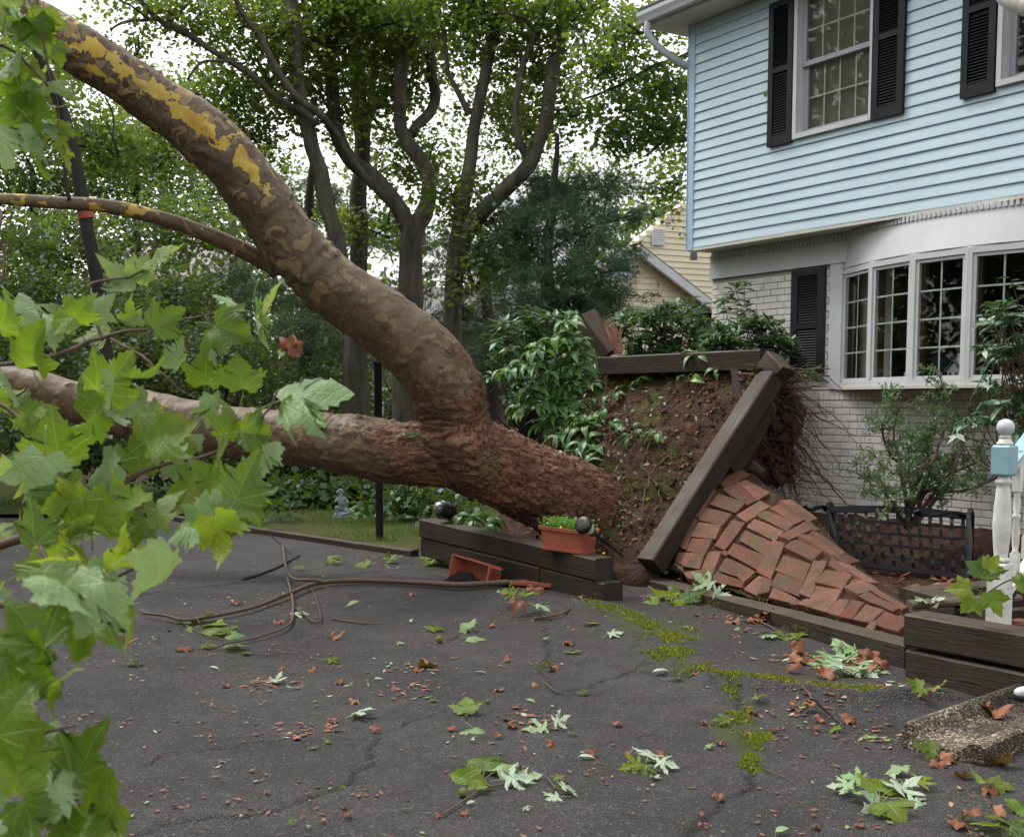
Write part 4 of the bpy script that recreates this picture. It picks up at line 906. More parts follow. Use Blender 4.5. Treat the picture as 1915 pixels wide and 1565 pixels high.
# fresh yellow inner bark lies in a strip on the upper side of the high stem
ylw = np.where(K == 1, .80*np.exp(-((S-3.45)/.95)**6)*np.clip(1.15-np.abs(topness-.62)/.34, 0, 1)+.62*np.exp(-((S-4.25)/.42)**2)*np.clip(1.1-np.abs(topness-.02)/.3, 0, 1)+.42*np.clip((S-2.7)*3, 0, 1)*np.clip(1-np.abs(topness-.3)/.8, 0, 1)*np.exp(-((S-4)/2)**2), 0)
LCt = np.c_[S+K*11, np.cos(ang)*.28, np.sin(ang)*.28]
def bark():
    b = NB('sycamore bark'); co = b.coord('lc', (1, 1, 1)); p = b.coord('pos')
    at_ = lambda n: b.n('Attribute', attribute_name=n).outputs['Fac']
    # smooth camouflage bark
    wd = b.n('TexNoise'); b.l(b.coord('pos'), wd.inputs['Vector']); wd.inputs['Scale'].default_value = 6.5; wd.inputs['Detail'].default_value = 3; wd.inputs['Roughness'].default_value = .5; wd.inputs['Distortion'].default_value = .8
    n1 = wd.outputs['Fac']
    c = b.ramp(n1, [(.0, (.055, .036, .024)), (.40, (.115, .070, .042)), (.405, (.15, .122, .058)), (.48, (.125, .10, .05)), (.485, (.11, .068, .042)), (.585, (.10, .060, .038)), (.59, (.25, .175, .075)), (1., (.28, .20, .085))], 'LINEAR')
    c = b.mix(b.ramp(b.noise(p, 2.2, 3), [(.45, 0.), (.7, .45)]), c, (.10, .06, .042)); c = b.mix(1., c, b.ramp(b.noise(p, 35, 5, .65), [(.3, .78), (.65, 1.12)]), 'MULTIPLY')
    tan = b.ramp(b.noise(p, 5, 7, .7), [(.32, (.06, .032, .020)), (.46, (.14, .075, .045)), (.56, (.115, .088, .042)), (.72, (.25, .17, .09))]); tan = b.mix(b.ramp(b.noise(p, 22, 3, .5), [(.655, 0.), (.69, .85)]), tan, (.32, .27, .19)); c = b.mix(b.math('MULTIPLY', at_('soft'), b.ramp(b.noise(p, 2.0, 3), [(.35, .95), (.7, .45)])), c, tan)
    n2 = b.noise(p, 9, 3, .5, .6)
    ym = b.math('GREATER_THAN', b.math('ADD', at_('yellow'), b.math('MULTIPLY', n2, 2.6)), 1.99)
    yc = b.ramp(b.noise(p, 6, 4), [(.3, (.38, .20, .025)), (.48, (.50, .35, .05)), (.7, (.46, .34, .09))])
    c = b.mix(ym, c, yc)
    # scaly red-brown bark near the base
    vv = b.n('TexVoronoi', feature='DISTANCE_TO_EDGE'); mp = b.coord('lc', (.8, 2.8, 2.8))
    wn = b.n('TexNoise'); b.l(mp, wn.inputs['Vector']); wn.inputs['Scale'].default_value = 5; wn.inputs['Detail'].default_value = 4
    mx = b.n('Mix', data_type='VECTOR'); mx.inputs[0].default_value = .26; b.l(mp, mx.inputs[4]); b.l(wn.outputs['Color'], mx.inputs[5]); b.l(mx.outputs[1], vv.inputs['Vector']); vv.inputs['Scale'].default_value = 17
    ed = b.ramp(vv.outputs['Distance'], [(.0, 0.), (.07, 1.)])
    rc = b.ramp(b.noise(b.coord('lc', (1, 3, 3)), 9, 6, .65), [(.25, (.06, .027, .017)), (.43, (.135, .060, .034)), (.57, (.225, .108, .058)), (.75, (.30, .18, .105))])
    rc = b.mix(b.ramp(b.noise(p, 3, 4), [(.52, 0.), (.70, .6)]), rc, (.07, .040, .028))
    rc = b.mix(b.ramp(b.noise(p, 2.4, 4, .6), [(.56, 0.), (.7, .6)]), rc, (.11, .095, .045))
    rc = b.mix(b.math('MULTIPLY', b.math('SUBTRACT', 1., ed), b.ramp(b.noise(p, 6, 3), [(.3, .15), (.65, .8)])), rc, (.045, .020, .013))
    rc = b.mix(b.ramp(b.noise(p, 26, 3, .5), [(.69, 0.), (.73, .8)]), rc, (.34, .30, .22))
    rf_ = b.math('ADD', at_('rough'), b.math('MULTIPLY', b.math('SUBTRACT', b.noise(p, 5, 4, .6), .5), 1.1))
    rm = b.ramp(rf_, [(.35, 0.), (.55, 1.)]); col = b.mix(rm, c, rc)
    h = b.math('ADD', b.math('MULTIPLY', rm, b.math('ADD', b.math('MULTIPLY', ed, 1.2), b.math('MULTIPLY', b.noise(p, 30, 5, .65), .55))), b.math('MULTIPLY', n1, .7)); h = b.math('ADD', h, b.math('MULTIPLY', b.noise(p, 70, 3), .12))
    h = b.math('SUBTRACT', h, b.math('MULTIPLY', ym, .25))
    return b.fin(col, b.math('MULTIPLY_ADD', rm, .15, .55), b.bump(h, .9, .012), .4)
M['bark'] = bark()
o = part('trunk', (V, F, LCt), M['bark'], tree, True, attrs={'rough': rough_a, 'yellow': ylw, 'soft': np.where(K == 1, np.clip(1.5-S/1.5, 0, .6), .6)})
V, F, L = tube(spline(BR, 90)[:, :3], spline(BR, 90)[:, 3], 20, noise=.12, ns=6); s_ = L[:, 0]
lc = np.c_[L[:, 0]+40, L[:, 1]*4, L[:, 2]*4]
part('limb', (V, F, lc), M['bark'], tree, True, attrs={'rough': np.zeros(len(V)), 'yellow': np.where(s_ > 1., .46, .2), 'soft': np.full(len(V), .5)})
# loose bark flakes curling off the stem (real little chips)
fl = MB(); rg_ = np.random.default_rng(5); cand = np.where((K > -1) & (rough_a > .2) & (Nn[:, 1] < .2))[0]
cand2 = np.where((K == 1) & (S > 2.6) & (Nn[:, 1] < .2))[0]
Vt = np.array([v.co[:] for v in o.data.vertices])+BASE['uprooted_sycamore']
for ix in list(rg_.choice(cand, 110))+list(rg_.choice(cand2, 45)):
    p, n_ = Vt[ix], Nn[ix]; a = nrm(np.cross(n_, rg_.normal(size=3))); b_ = np.cross(n_, a); sz = rg_.uniform(.008, .026)
    V4 = np.array([p+a*sz*x+b_*sz*.7*y+n_*(l+.002) for x, y, l in ((-1, -1, -.002), (1, -.8, .004), (1.1, .9, sz*.5), (-.8, 1, sz*.35))]); V8 = np.vstack([V4, V4-n_*.003]); fl.add(V8, [[0, 1, 2, 3], [7, 6, 5, 4], [0, 4, 5, 1], [1, 5, 6, 2], [2, 6, 7, 3], [3, 7, 4, 0]])
part('bark_flakes', fl, simple('curling bark flakes', (.13, .075, .045), (.07, .04, .027), 12, .8, .2), tree, kind='stuff')
# ---- root plate: a slab of soil between the timbers
PA, PB, PC = at(1215, 1075, 9.85), at(1440, 694, 10.8), at(1125, 690, 12.7); PD = PA+(PC-PB)
PAo = PA-nrm(PB-PA)*.15
N1, N2 = 110, 100; uu = np.linspace(0, 1.035, N1)[:, None, None]; vv_ = np.linspace(-.02, 1.24, N2)[None, :, None]
Gp = PAo*(1-uu)*(1-vv_)+PB*uu*(1-vv_)+PC*uu*vv_+PD*(1-uu)*vv_
Gs = Gp.reshape(-1, 3); hgt = (fbm(Gs, 2.2, 50, 4)-.5)*.26+(fbm(Gs, 11, 51, 4)-.5)*.10
# mound up round the trunk collar
tc = TR[1, :3]; dt = np.linalg.norm(Gs-tc, axis=1); hgt += .22*np.exp(-(dt/.55)**2)
eu = np.clip((vv_-1.)*1.4, 0, 1)*np.ones_like(uu); hgt -= eu.ravel()*.9; hgt += (.05*np.clip((uu-.85)/.15, 0, 1)*np.ones_like(vv_)).ravel()
Gt = Gs+PN*hgt[:, None]
thick = .62; 
Gb = Gs-PN*(thick*(.35+.65*np.sin(np.clip(np.broadcast_to(uu, (N1, N2, 1)).ravel(), 0, 1)*PI*.62)))[:, None]*(.8+.5*fbm(Gs, 2, 61, 3)[:, None])
ii = (np.arange(N1-1)[:, None]*N2+np.arange(N2-1)[None]).ravel(); Ft = np.stack([ii, ii+1, ii+N2+1, ii+N2], 1); n0 = N1*N2
per = [j for j in range(N2)]+[i*N2+N2-1 for i in range(1, N1)]+[(N1-1)*N2+j for j in range(N2-2, -1, -1)]+[i*N2 for i in range(N1-2, 0, -1)]
Fs = np.array([[a, b_, b_+n0, a+n0] for a, b_ in zip(per, per[1:]+per[:1])])
part('root_plate', (np.vstack([Gt, Gb]), np.vstack([Ft, Ft[:, ::-1]+n0, Fs]).tolist()), M['soil'], tree, True)
plate_bvh = BVHTree.FromPolygons([Vector(v) for v in Gt], Ft.tolist())
def on_plate(u, v):
    h_ = plate_bvh.ray_cast(Vector(CAM), Vector(ray(u, v))); return (np.array(h_[0]), PN) if h_[0] is not None else (None, None)
# clods, chips and leaf scraps stuck to the slope
m = MB(); m2 = MB()
for k in range(1500):
    u, v = rg_.uniform(1000, 1450), rg_.uniform(680, 1060); p, n_ = on_plate(u, v)
    if p is None: continue
    if k % 3:
        r_ = rg_.uniform(.006, .028)*(.7+(k % 7 == 0)); Vc = np.array([[1, 0, 0], [-1, 0, 0], [0, 1, 0], [0, -1, 0], [0, 0, 1], [0, 0, -1.]])*r_*rg_.uniform(.5, 1.3, (6, 3)); Rm = np.array(Quaternion(rg_.normal(size=4)).normalized().to_matrix())
        m.add(Vc@Rm.T+p+n_*.004, [[4, 0, 2], [4, 2, 1], [4, 1, 3], [4, 3, 0], [5, 2, 0], [5, 1, 2], [5, 3, 1], [5, 0, 3]])
    else:
        a = nrm(np.cross(n_, rg_.normal(size=3))); b_ = np.cross(n_, a); s_ = rg_.uniform(.012, .034); q = p+n_*rg_.uniform(.002, .02)
        m2.add(np.array([q-a*s_, q+b_*s_*.5+n_*.01, q+a*s_, q-b_*s_*.5+n_*rg_.uniform(0, .02)]), [[0, 1, 2, 3]])
part('soil_clods', m, M['soil'], tree, kind='stuff'); part('leaf_scraps', m2, M['leaf_brown'], tree, kind='stuff')
gcv = []
for k in range(900):
    u, v = 1000+rg_.gamma(1.6, 55), rg_.uniform(620, 1010); p, n_ = on_plate(u, v)
    if p is None: continue
    a = nrm(rg_.normal(size=3)+n_*.5-np.array([0, 0, .35])); b_ = nrm(np.cross(n_+rg_.normal(0, .3, 3), a)); s_ = rg_.uniform(.025, .075); q = p+n_*rg_.uniform(.01, .07); gcv.append(np.array([q, q+a*s_*.5+b_*s_*.22, q+a*s_-n_*s_*.15, q+a*s_*.5-b_*s_*.22]))
part('creeping_leaves', (np.concatenate(gcv), np.arange(len(gcv)*4).reshape(-1, 4)), M['azalea'], tree, kind='stuff')
# roots
def wander(p0, d0, L_, n_=14, jit=.35, grav=.0, seed=0):
    r_ = np.random.default_rng(seed); p = np.array(p0, float); d = nrm(d0); out = [p.copy()]
    for k in range(n_):
        d = nrm(d+r_.normal(0, jit, 3)*.5+np.array([0, 0, -grav])); p = p+d*L_/n_; out.append(p.copy())
    return np.array(out)
RT = [((1435, 700, 10.7), (1490, 690, 10.6), (1555, 686, 10.5), .014), ((1440, 705, 10.7), (1500, 700, 10.6), (1548, 704, 10.5), .012), ((1440, 712, 10.7), (1495, 716, 10.6), (1540, 700, 10.4), .013), ((1430, 730, 10.8), (1500, 728, 10.6), (1552, 715, 10.4), .010), ((1430, 745, 10.8), (1500, 768, 10.6), (1560, 770, 10.5), .011), ((1440, 735, 10.8), (1540, 700, 10.5), (1592, 745, 10.4), .006), ((1430, 720, 10.9), (1515, 745, 10.6), (1605, 825, 10.4), .007),
      ((1440, 760, 10.8), (1500, 840, 10.7), (1585, 945, 10.3), .014), ((1430, 780, 10.8), (1490, 860, 10.7), (1560, 940, 10.3), .012), ((1450, 850, 10.8), (1530, 885, 10.5), (1580, 930, 10.3), .010), ((1440, 780, 10.9), (1510, 800, 10.7), (1570, 865, 10.6), .007), ((1430, 830, 10.9), (1470, 870, 10.8), (1500, 960, 10.6), .009), ((1420, 800, 10.9), (1450, 850, 10.8), (1470, 925, 10.7), .011), ((1450, 800, 10.8), (1520, 860, 10.6), (1590, 905, 10.5), .006), ((1425, 760, 10.9), (1460, 800, 10.8), (1485, 915, 10.8), .010)]
rq = np.random.default_rng(77)
for k in range(16):
    v0 = rq.uniform(695, 800); a_u = rq.uniform(1500, 1600); RT.append(((1435, v0, 10.8), ((1435+a_u)/2, v0+rq.uniform(-18, 30), 10.6), (a_u, v0+rq.uniform(-30, 110), rq.uniform(10.3, 10.6)), rq.uniform(.004, .009)))
for k, (a, b_, c, r_) in enumerate(RT):
    a_ = at(*a); ctl = np.array([a_-np.array([.25, -.1, 0]), a_, at(*b_), at(*c)]); S_ = spline(ctl, 26); S_ += (np.stack([fbm(S_, 6, k*3+j, 3) for j in range(3)], 1)-.5)*.10
    part('root', tube(S_, np.linspace(r_*1.5, r_*.35, 26), 6, noise=.2, ns=20), M['root'], tree, True)
m = MB()
for k in range(560):
    a = at(rg_.uniform(1385, 1475), rg_.uniform(700, 900), rg_.uniform(10.65, 11.1)); top = k < 90
    d = np.array([rg_.uniform(.1, 1.), rg_.uniform(-.6, .3), rg_.uniform(-.9, .25) if not top else rg_.uniform(-.2, .35)])
    S_ = wander(a, d, rg_.uniform(.15, .75), 9, .95, .16, k); r_ = rg_.uniform(.0015, .006); m.tube(S_, np.linspace(r_, r_*.3, 10), 3)
for k in range(120):
    a = at(rg_.uniform(1440, 1500), rg_.uniform(730, 900), rg_.uniform(10.5, 10.9)); S_ = wander(a, (rg_.uniform(-.1, .5), 0, -1), rg_.uniform(.2, .6), 9, .6, .1, k+900); r_ = rg_.uniform(.001, .003); m.tube(S_, np.linspace(r_, r_*.4, 10), 3)
part('fine_roots', m, M['root'], tree, kind='stuff')
m = MB()
for k in range(420):
    a = at(rg_.uniform(1400, 1480), rg_.uniform(690, 900), rg_.uniform(10.6, 10.95)); r_ = rg_.uniform(.012, .055); V, F, L = lathe(a-[0, 0, r_], [(r_*.1, 0), (r_*.8, r_*.5), (r_, r_), (r_*.8, r_*1.5), (r_*.1, r_*2)], 7); m.add(V+(np.stack([vn(V, 40, j) for j in range(3)], 1)-.5)*r_*1.1, F)
part('torn_clods', m, M['soil'], tree, True, kind='stuff')
m = MB()
for k in range(26):
    u, v = rg_.uniform(1120, 1420), rg_.uniform(700, 1000); p, n_ = on_plate(u, v)
    if p is None: continue
    S_ = wander(p+n_*.02, rg_.normal(size=3)*[1, .4, 1]-[0, 0, .6], rg_.uniform(.15, .5), 10, .4, 0, k+50); m.tube(S_, np.linspace(.006, .002, 11), 5)
for a, b_, c in (((1252, 860), (1220, 905), (1205, 985)), ((1205, 880), (1240, 930), (1200, 1010)), ((1100, 950), (1120, 1000), (1115, 1060)), ((1330, 900), (1290, 930), (1230, 960))):
    ps = [on_plate(*q)[0] for q in (a, b_, c)]
    if any(p is None for p in ps): continue
    S_ = spline(np.array(ps)+PN*.05, 20); m.tube(S_+(np.stack([fbm(S_, 8, 5+j, 3) for j in range(3)], 1)-.5)*.1, np.linspace(.011, .004, 20), 6)
part('surface_roots', m, M['root'], tree, kind='stuff')
# dark mass of roots and earth behind the diagonal timber
V, F, L = tube(spline(np.array([[*at(1290, 1015, 10.5), .16], [*at(1340, 905, 10.75), .24], [*at(1395, 810, 10.95), .28], [*at(1425, 735, 11.0), .20]]), 30)[:, :3], spline(np.array([[.16], [.24], [.30], [.18]]), 30)[:, 0], 28, noise=.55, ns=4)
V = V+(np.stack([fbm(V, 12, 90+j, 3) for j in range(3)], 1)-.5)*.12; part('root_mass', (V, F), M['soil'], tree, True)
# soil spill at the foot of the plate
V, F, L = tube(spline(np.array([[*at(1150, 1068, 10.2), .12], [*at(1190, 1085, 9.8), .12], [*at(1235, 1085, 9.75), .10]]), 16)[:, :3], spline(np.array([[.06], [.13], [.05]]), 16)[:, 0], 16, noise=.5, ns=7)
solo('spilled_soil', (V, F), M['soil'], kind='stuff', smooth=True)
# ================================================================== BACKGROUND TREES
def cloud(blobs, size, seed, shape='leaf', up=.5, flat=.7, dens=1.):
    """blobs: (u,v,Y,ru,rv,n). Leaves gathered in small sprays through each blob. returns V,F(np)"""
    r = np.random.default_rng(seed); C = []; 
    for u, v, Y, ru, rv, n in blobs:
        c = at(u, v, Y); k = Y/2250; n = int(n*dens)
        K = max(3, n//45); d = r.normal(size=(K, 3)); d /= np.linalg.norm(d, axis=1)[:, None]; rad = r.random(K)[:, None]**(1/2.4)
        sc = c+d*rad*np.array([ru*k, max(ru, rv)*k*.9, rv*k]); 
        idx = r.integers(0, K, n); sig = np.array([.26, .26, .26*flat])*(Y/20)*r.uniform(.5, 1.3, (K, 1)); C.append(sc[idx]+r.normal(size=(n, 3))*sig[idx])
    C = np.vstack(C); n = len(C)
    nn = r.normal(size=(n, 3)); nn[:, 2] = np.abs(nn[:, 2])+up; nn /= np.linalg.norm(nn, axis=1)[:, None]
    a = np.cross(nn, r.normal(size=(n, 3))); a /= np.linalg.norm(a, axis=1)[:, None]; b_ = np.cross(nn, a)
    s = size*r.uniform(.6, 1.25, (n, 1))
    if shape == 'leaf':
        V = np.stack([C-a*s*.5, C-a*s*.08+b_*s*.42+nn*s*.08, C+a*s*.55-nn*s*.06, C-a*s*.05-b_*s*.40+nn*s*.10], 1)
    elif shape == 'long':
        V = np.stack([C-a*s*.5, C+b_*s*.16+nn*s*.04, C+a*s*.5-nn*s*.10, C-b_*s*.16+nn*s*.04], 1)
    return V.reshape(-1, 3), np.arange(n*4).reshape(-1, 4)
def pines(blobs, size, seed):
    r = np.random.default_rng(seed); C = []; Dd = []
    for u, v, Y, ru, rv, n in blobs:
        c = at(u, v, Y); k = Y/2250; K = max(3, n//40); d = r.normal(size=(K, 3)); d /= np.linalg.norm(d, axis=1)[:, None]; sc = c+d*r.random((K, 1))**.45*np.array([ru, ru, rv])*k
        ax = r.normal(size=(K, 3)); ax[:, 2] = ax[:, 2]*.25-.05; ax /= np.linalg.norm(ax, axis=1)[:, None]
        i = r.integers(0, K, n); C.append(sc[i]+ax[i]*r.uniform(-.55, .55, (n, 1))+r.normal(0, .06, (n, 3))); Dd.append(ax[i])
    C = np.vstack(C); A = np.vstack(Dd); n = len(C); V = []
    for j in range(9):
        d = A*.8+r.normal(0, .75, (n, 3)); d[:, 2] -= .15; d /= np.linalg.norm(d, axis=1)[:, None]; w_ = np.cross(d, r.normal(size=(n, 3))); w_ /= np.linalg.norm(w_, axis=1)[:, None]
        L_ = size*r.uniform(.6, 1.2, (n, 1)); V.append(np.stack([C-w_*.004, C+w_*.004, C+d*L_], 1))
    V = np.concatenate(V, 0); m_ = len(V); return V.reshape(-1, 3), np.arange(m_*3).reshape(-1, 3)
def stem(pts, seed=0, seg=12, n=None, noise=.12):
    """pts: (u,v,Y,width_px)"""
    P = np.array([[*at(u, v, Y), w_*.44/2250*Y] for u, v, Y, w_ in pts]); n = n or max(14, len(P)*9); S_ = spline(P, n)
    S_[:, :3] += (np.stack([fbm(S_[:, :3], 1.6, seed*5+j, 3) for j in range(3)], 1)-.5)*.12; return tube(S_[:, :3], np.maximum(S_[:, 3], .006), seg, noise=noise, ns=3, seed=seed)
def twigs(mb, blobs, seed, per=7, r0=.02):
    r = np.random.default_rng(seed)
    for u, v, Y, ru, rv, n in blobs:
        for k in range(per):
            k_ = Y/2250; a = at(u+r.uniform(-.5, .5)*ru, v+rv*r.uniform(0, .7), Y+r.uniform(-.5, .5)); S_ = wander(a, (r.uniform(-1, 1), r.uniform(-.6, .6), r.uniform(.1, 1.)), r.uniform(.6, 1.3)*ru*k_, 8, .3, 0, int(r.integers(1e6)))
            mb.tube(S_, np.linspace(r0, r0*.2, 9), 4)
def bgtree(name, label, stems, blobs, mat, bark, base, size=.12, seed=0, group='trees behind the fallen sycamore', dens=1., shape='leaf', tw=6, cat='tree'):
    t = thing(name, label, cat, base, group)
    for i, s in enumerate(stems):
        V, F, L = stem(s, seed+i); part('trunk' if i == 0 else 'limb', (V, F, L), M[bark], t, True)
    if blobs:
        if shape == 'pine': V, F = pines(blobs, size, seed)
        else: V, F = cloud(blobs, size*.74, seed, shape, dens=dens*1.75)
        part('crown', (V, F), mat if not isinstance(mat, str) else M[mat], t, kind='stuff')
        if tw: m_ = MB(); twigs(m_, blobs, seed, tw); part('twigs', m_, M['bark_dark'], t, kind='stuff')
    return t
b3 = lambda u, v, Y: tuple(at(u, v, Y)*[1, 1, 0])
bgtree('maple_tree', 'multi-stemmed maple whose forked trunks rise just right of the big bend in the fallen trunk',
  [[(758, 830, 20, 66), (760, 680, 20, 58), (768, 520, 20, 52), (772, 440, 20, 46), (795, 400, 20, 36), (802, 335, 20, 32), (765, 265, 20, 30), (745, 228, 20, 28), (752, 140, 20, 26), (785, -5, 20, 22), (800, -60, 20, 20)],
   [(772, 450, 20, 36), (745, 385, 20, 34), (700, 330, 20, 34), (655, 295, 20, 32), (630, 240, 20, 30), (622, 160, 20, 26), (618, 110, 20, 24), (640, 40, 20, 22), (640, -60, 20, 18)],
   [(768, 250, 20, 22), (812, 190, 20.5, 22), (805, 90, 20.5, 20), (818, -40, 20.5, 16)], [(622, 150, 20, 16), (600, 110, 20, 13), (545, 55, 19.5, 11), (495, -10, 19.5, 9)]],
  [(700, 40, 20, 130, 80, 2000), (600, 70, 20, 110, 80, 1400), (780, 120, 21, 90, 70, 900), (640, 180, 20, 80, 70, 600), (720, 200, 21, 90, 60, 700), (570, 180, 20, 60, 60, 500), (790, 300, 21, 60, 60, 500), (700, 420, 21, 90, 40, 600), (545, -30, 20, 130, 50, 900)], 'fol_maple', 'bark_grey', b3(758, 870, 20), .135, 11)
bgtree('maple_tree', 'tall straight maple trunk standing just left of the forked maple behind the trunk bend',
  [[(668, 820, 21, 60), (664, 700, 21, 54), (668, 560, 21, 40), (672, 400, 21, 36), (676, 250, 21, 34), (665, 110, 21, 32), (668, -10, 21, 30), (668, -70, 21, 26)], [(672, 300, 21, 20), (690, 200, 21.5, 16), (705, 90, 21.5, 14), (700, -40, 21, 12)]],
  [(640, -20, 21, 120, 60, 1000), (690, 300, 22, 60, 60, 350), (740, 60, 22, 80, 80, 800)], 'fol_maple', 'bark_grey', b3(664, 860, 21), .13, 12)
bgtree('maple_tree', 'slim maple leaning left with limbs arching out above the middle of the fallen trunk',
  [[(655, 560, 19, 34), (628, 440, 19, 34), (600, 340, 19, 33), (575, 240, 19, 30), (556, 150, 19, 28), (550, 50, 19, 26), (540, -60, 19, 22)],
   [(742, 392, 20.05, 18), (690, 338, 19.8, 17), (650, 290, 19.5, 17), (625, 250, 19.2, 16), (600, 215, 18.6, 16), (540, 165, 18.4, 15), (500, 100, 18.3, 14), (460, 40, 18.2, 12), (435, -20, 18, 10)],
   [(590, 232, 18.8, 14), (510, 178, 18.6, 13), (440, 118, 18.5, 13), (350, 66, 18.4, 13), (300, 42, 18.4, 12), (252, -10, 18.4, 11)],
   [(430, 112, 18.4, 6), (380, 118, 18.3, 6), (350, 150, 18.2, 4)], [(300, 40, 18.4, 7), (240, 45, 18.3, 6), (205, 60, 18.2, 4)]],
  [(450, 30, 19, 110, 70, 1300), (430, 190, 20, 70, 80, 1000), (500, 130, 19, 60, 70, 700), (320, 10, 18.5, 110, 40, 900), (400, 250, 20, 50, 60, 600), (480, 250, 20, 60, 60, 600), (250, 100, 19, 50, 30, 160)], 'fol_maple', 'bark_grey', b3(668, 900, 19), .12, 13)
bgtree('maple_tree', 'maple with a long limb sweeping up to the right in front of the dark pine',
  [[(850, 800, 19, 44), (846, 640, 19, 40), (850, 500, 19, 36), (862, 400, 19, 32), (878, 290, 19, 28), (895, 180, 19, 24), (930, 40, 19, 22), (948, -60, 19, 18)],
   [(852, 520, 19, 32), (880, 430, 18.8, 32), (935, 365, 18.6, 32), (992, 300, 18.5, 32), (1020, 225, 18.5, 30), (1035, 140, 18.5, 28), (1055, 40, 18.5, 27), (1075, -50, 18.5, 24)],
   [(992, 305, 18.5, 16), (968, 250, 18.4, 15), (972, 140, 18.4, 14), (1000, 60, 18.4, 12), (1040, -10, 18.4, 9)], [(878, 210, 19, 16), (862, 180, 19, 12), (838, 130, 19, 9), (830, 60, 19, 7)]],
  [(900, 40, 19, 110, 80, 1500), (990, 110, 19, 70, 80, 800), (1030, 30, 18.5, 90, 60, 900), (930, 200, 20, 80, 70, 900), (1060, 200, 19, 50, 60, 500), (870, 370, 19, 70, 60, 700), (950, 430, 18.5, 70, 30, 300), (890, 520, 18.5, 60, 50, 320), (985, 250, 19, 50, 50, 300), (850, -20, 19, 130, 50, 900)], 'fol_maple', 'bark_grey', b3(850, 900, 19), .12, 14)
bgtree('maple_tree', 'sparse overhanging maple branch beside the corner of the blue house',
  [[(1420, 20, 17, 14), (1290, 100, 17, 11), (1220, 125, 17, 9), (1150, 160, 17, 7), (1090, 185, 17, 4)], [(1410, 150, 17.4, 10), (1300, 220, 17.4, 7), (1200, 290, 17.4, 4)]],
  [(1210, 40, 17, 70, 40, 420), (1130, 120, 17, 80, 40, 520), (1250, 150, 17, 50, 50, 560), (1180, 190, 18, 70, 35, 520), (1250, 240, 17.5, 60, 40, 640), (1150, 60, 18, 60, 40, 300), (1160, 270, 18, 60, 40, 420), (1100, 10, 18, 80, 30, 420), (1260, 340, 19, 40, 50, 420)], 'fol_maple', 'bark_dark', b3(1500, 900, 17.5), .115, 15)
# leaning tree at left, with tape
bgtree('leaning_tree', 'dark leaning tree at the left behind the thin arching limb',
  [[(205, 760, 15, 30), (192, 640, 15, 30), (182, 520, 15, 28), (166, 420, 15, 27), (150, 330, 15, 27), (118, 215, 15, 24), (60, 60, 15, 22), (30, -40, 15, 20)]],
  [(180, 270, 16, 90, 60, 900), (80, 160, 16, 90, 90, 900), (330, 250, 17, 80, 40, 700), (260, 300, 17, 90, 50, 800)], 'fol_maple', 'bark_dark', b3(205, 930, 15), .10, 16)
V, F, L = stem([(156, 398, 14.97, 31), (158, 410, 14.97, 32)], 3, 14, 5, .02); solo('marker_tape', (V, F, L), M['tape'], 'orange tape tied round the dark leaning tree under the thin limb', 'tape')
lw = [(60, 330, 33, 170, 110, 2600), (250, 330, 34, 180, 110, 3000), (430, 330, 36, 90, 90, 1300), (110, 470, 30, 170, 70, 2200), (330, 430, 32, 150, 60, 1900), (-80, 200, 32, 150, 160, 2600), (60, 120, 34, 140, 100, 1700), (300, 210, 38, 110, 70, 1300), (-150, 380, 28, 140, 140, 2200), (560, 380, 38, 80, 80, 800)]
for k, (sel, lab) in enumerate(((lw[:1]+lw[3:4], 'pale green tree in the woodland seen under the thin limb at the left edge'), (lw[1:2]+lw[4:5], 'broad pale tree in the woodland under the middle of the fallen stem'), (lw[2:3]+lw[9:], 'pale tree in the far woodland just under the bend of the fallen stem'), (lw[5:7]+lw[8:9], 'light tree filling the far left behind the hanging leaf spray'), (lw[7:8], 'small far tree showing above the thin arching limb'))):
    u, v, Y = sel[0][:3]; bgtree('woodland_tree', lab, [[(u+10, 900, Y, 22), (u+5, v+60, Y, 16), (u-6, v-30, Y, 8)]], sel, 'fol_light', 'bark_dark', b3(u, 900, Y), .20, 30+k, 'pale trees in the far woodland')
rw = [(1120, 330, 40, 90, 70, 500), (1250, 400, 34, 60, 50, 700), (1010, 330, 42, 100, 90, 700), (880, 250, 44, 140, 120, 900), (1150, 420, 32, 50, 30, 200)]
bgtree('woodland_tree', 'hazy pale tree showing between the pine and the blue house', [[(1250, 900, 34, 18), (1250, 420, 34, 8)]], rw, 'fol_light', 'bark_dark', b3(1250, 900, 34), .2, 40, 'pale trees in the far woodland')
# white pines
pn = [(980, 400, 18.6, 70, 45, 520), (930, 470, 18.6, 60, 50, 480), (1050, 350, 18.6, 70, 40, 420), (1060, 400, 18, 80, 40, 520), (1100, 440, 17.6, 70, 40, 460), (1010, 470, 18, 90, 50, 600), (1090, 520, 17.4, 90, 50, 620), (1000, 560, 17.4, 90, 50, 560), (1130, 575, 17, 50, 35, 200), (1170, 395, 18, 50, 26, 110), (960, 620, 18, 60, 50, 320), (1150, 480, 17.2, 40, 26, 120), (1110, 360, 19, 90, 40, 460), (1090, 600, 17.6, 70, 50, 620), (1040, 640, 17.6, 60, 40, 420), (1095, 510, 17.2, 50, 60, 460), (1180, 350, 19, 50, 26, 70)]
bgtree('white_pine', 'blue-green white pine with drooping sprays left of the yellow house', [[(1022, 860, 18, 34), (1020, 600, 18, 30), (1030, 400, 18, 20), (1040, 250, 18, 8)], [(1020, 560, 18, 10), (1090, 520, 17.6, 8), (1160, 500, 17.4, 4)], [(1025, 470, 18, 9), (1090, 430, 17.8, 7), (1190, 400, 17.8, 3)]], pn, 'needle', 'bark_dark', b3(1022, 900, 18), .19, 50, 'dark pines behind the fallen tree', shape='pine', tw=0)
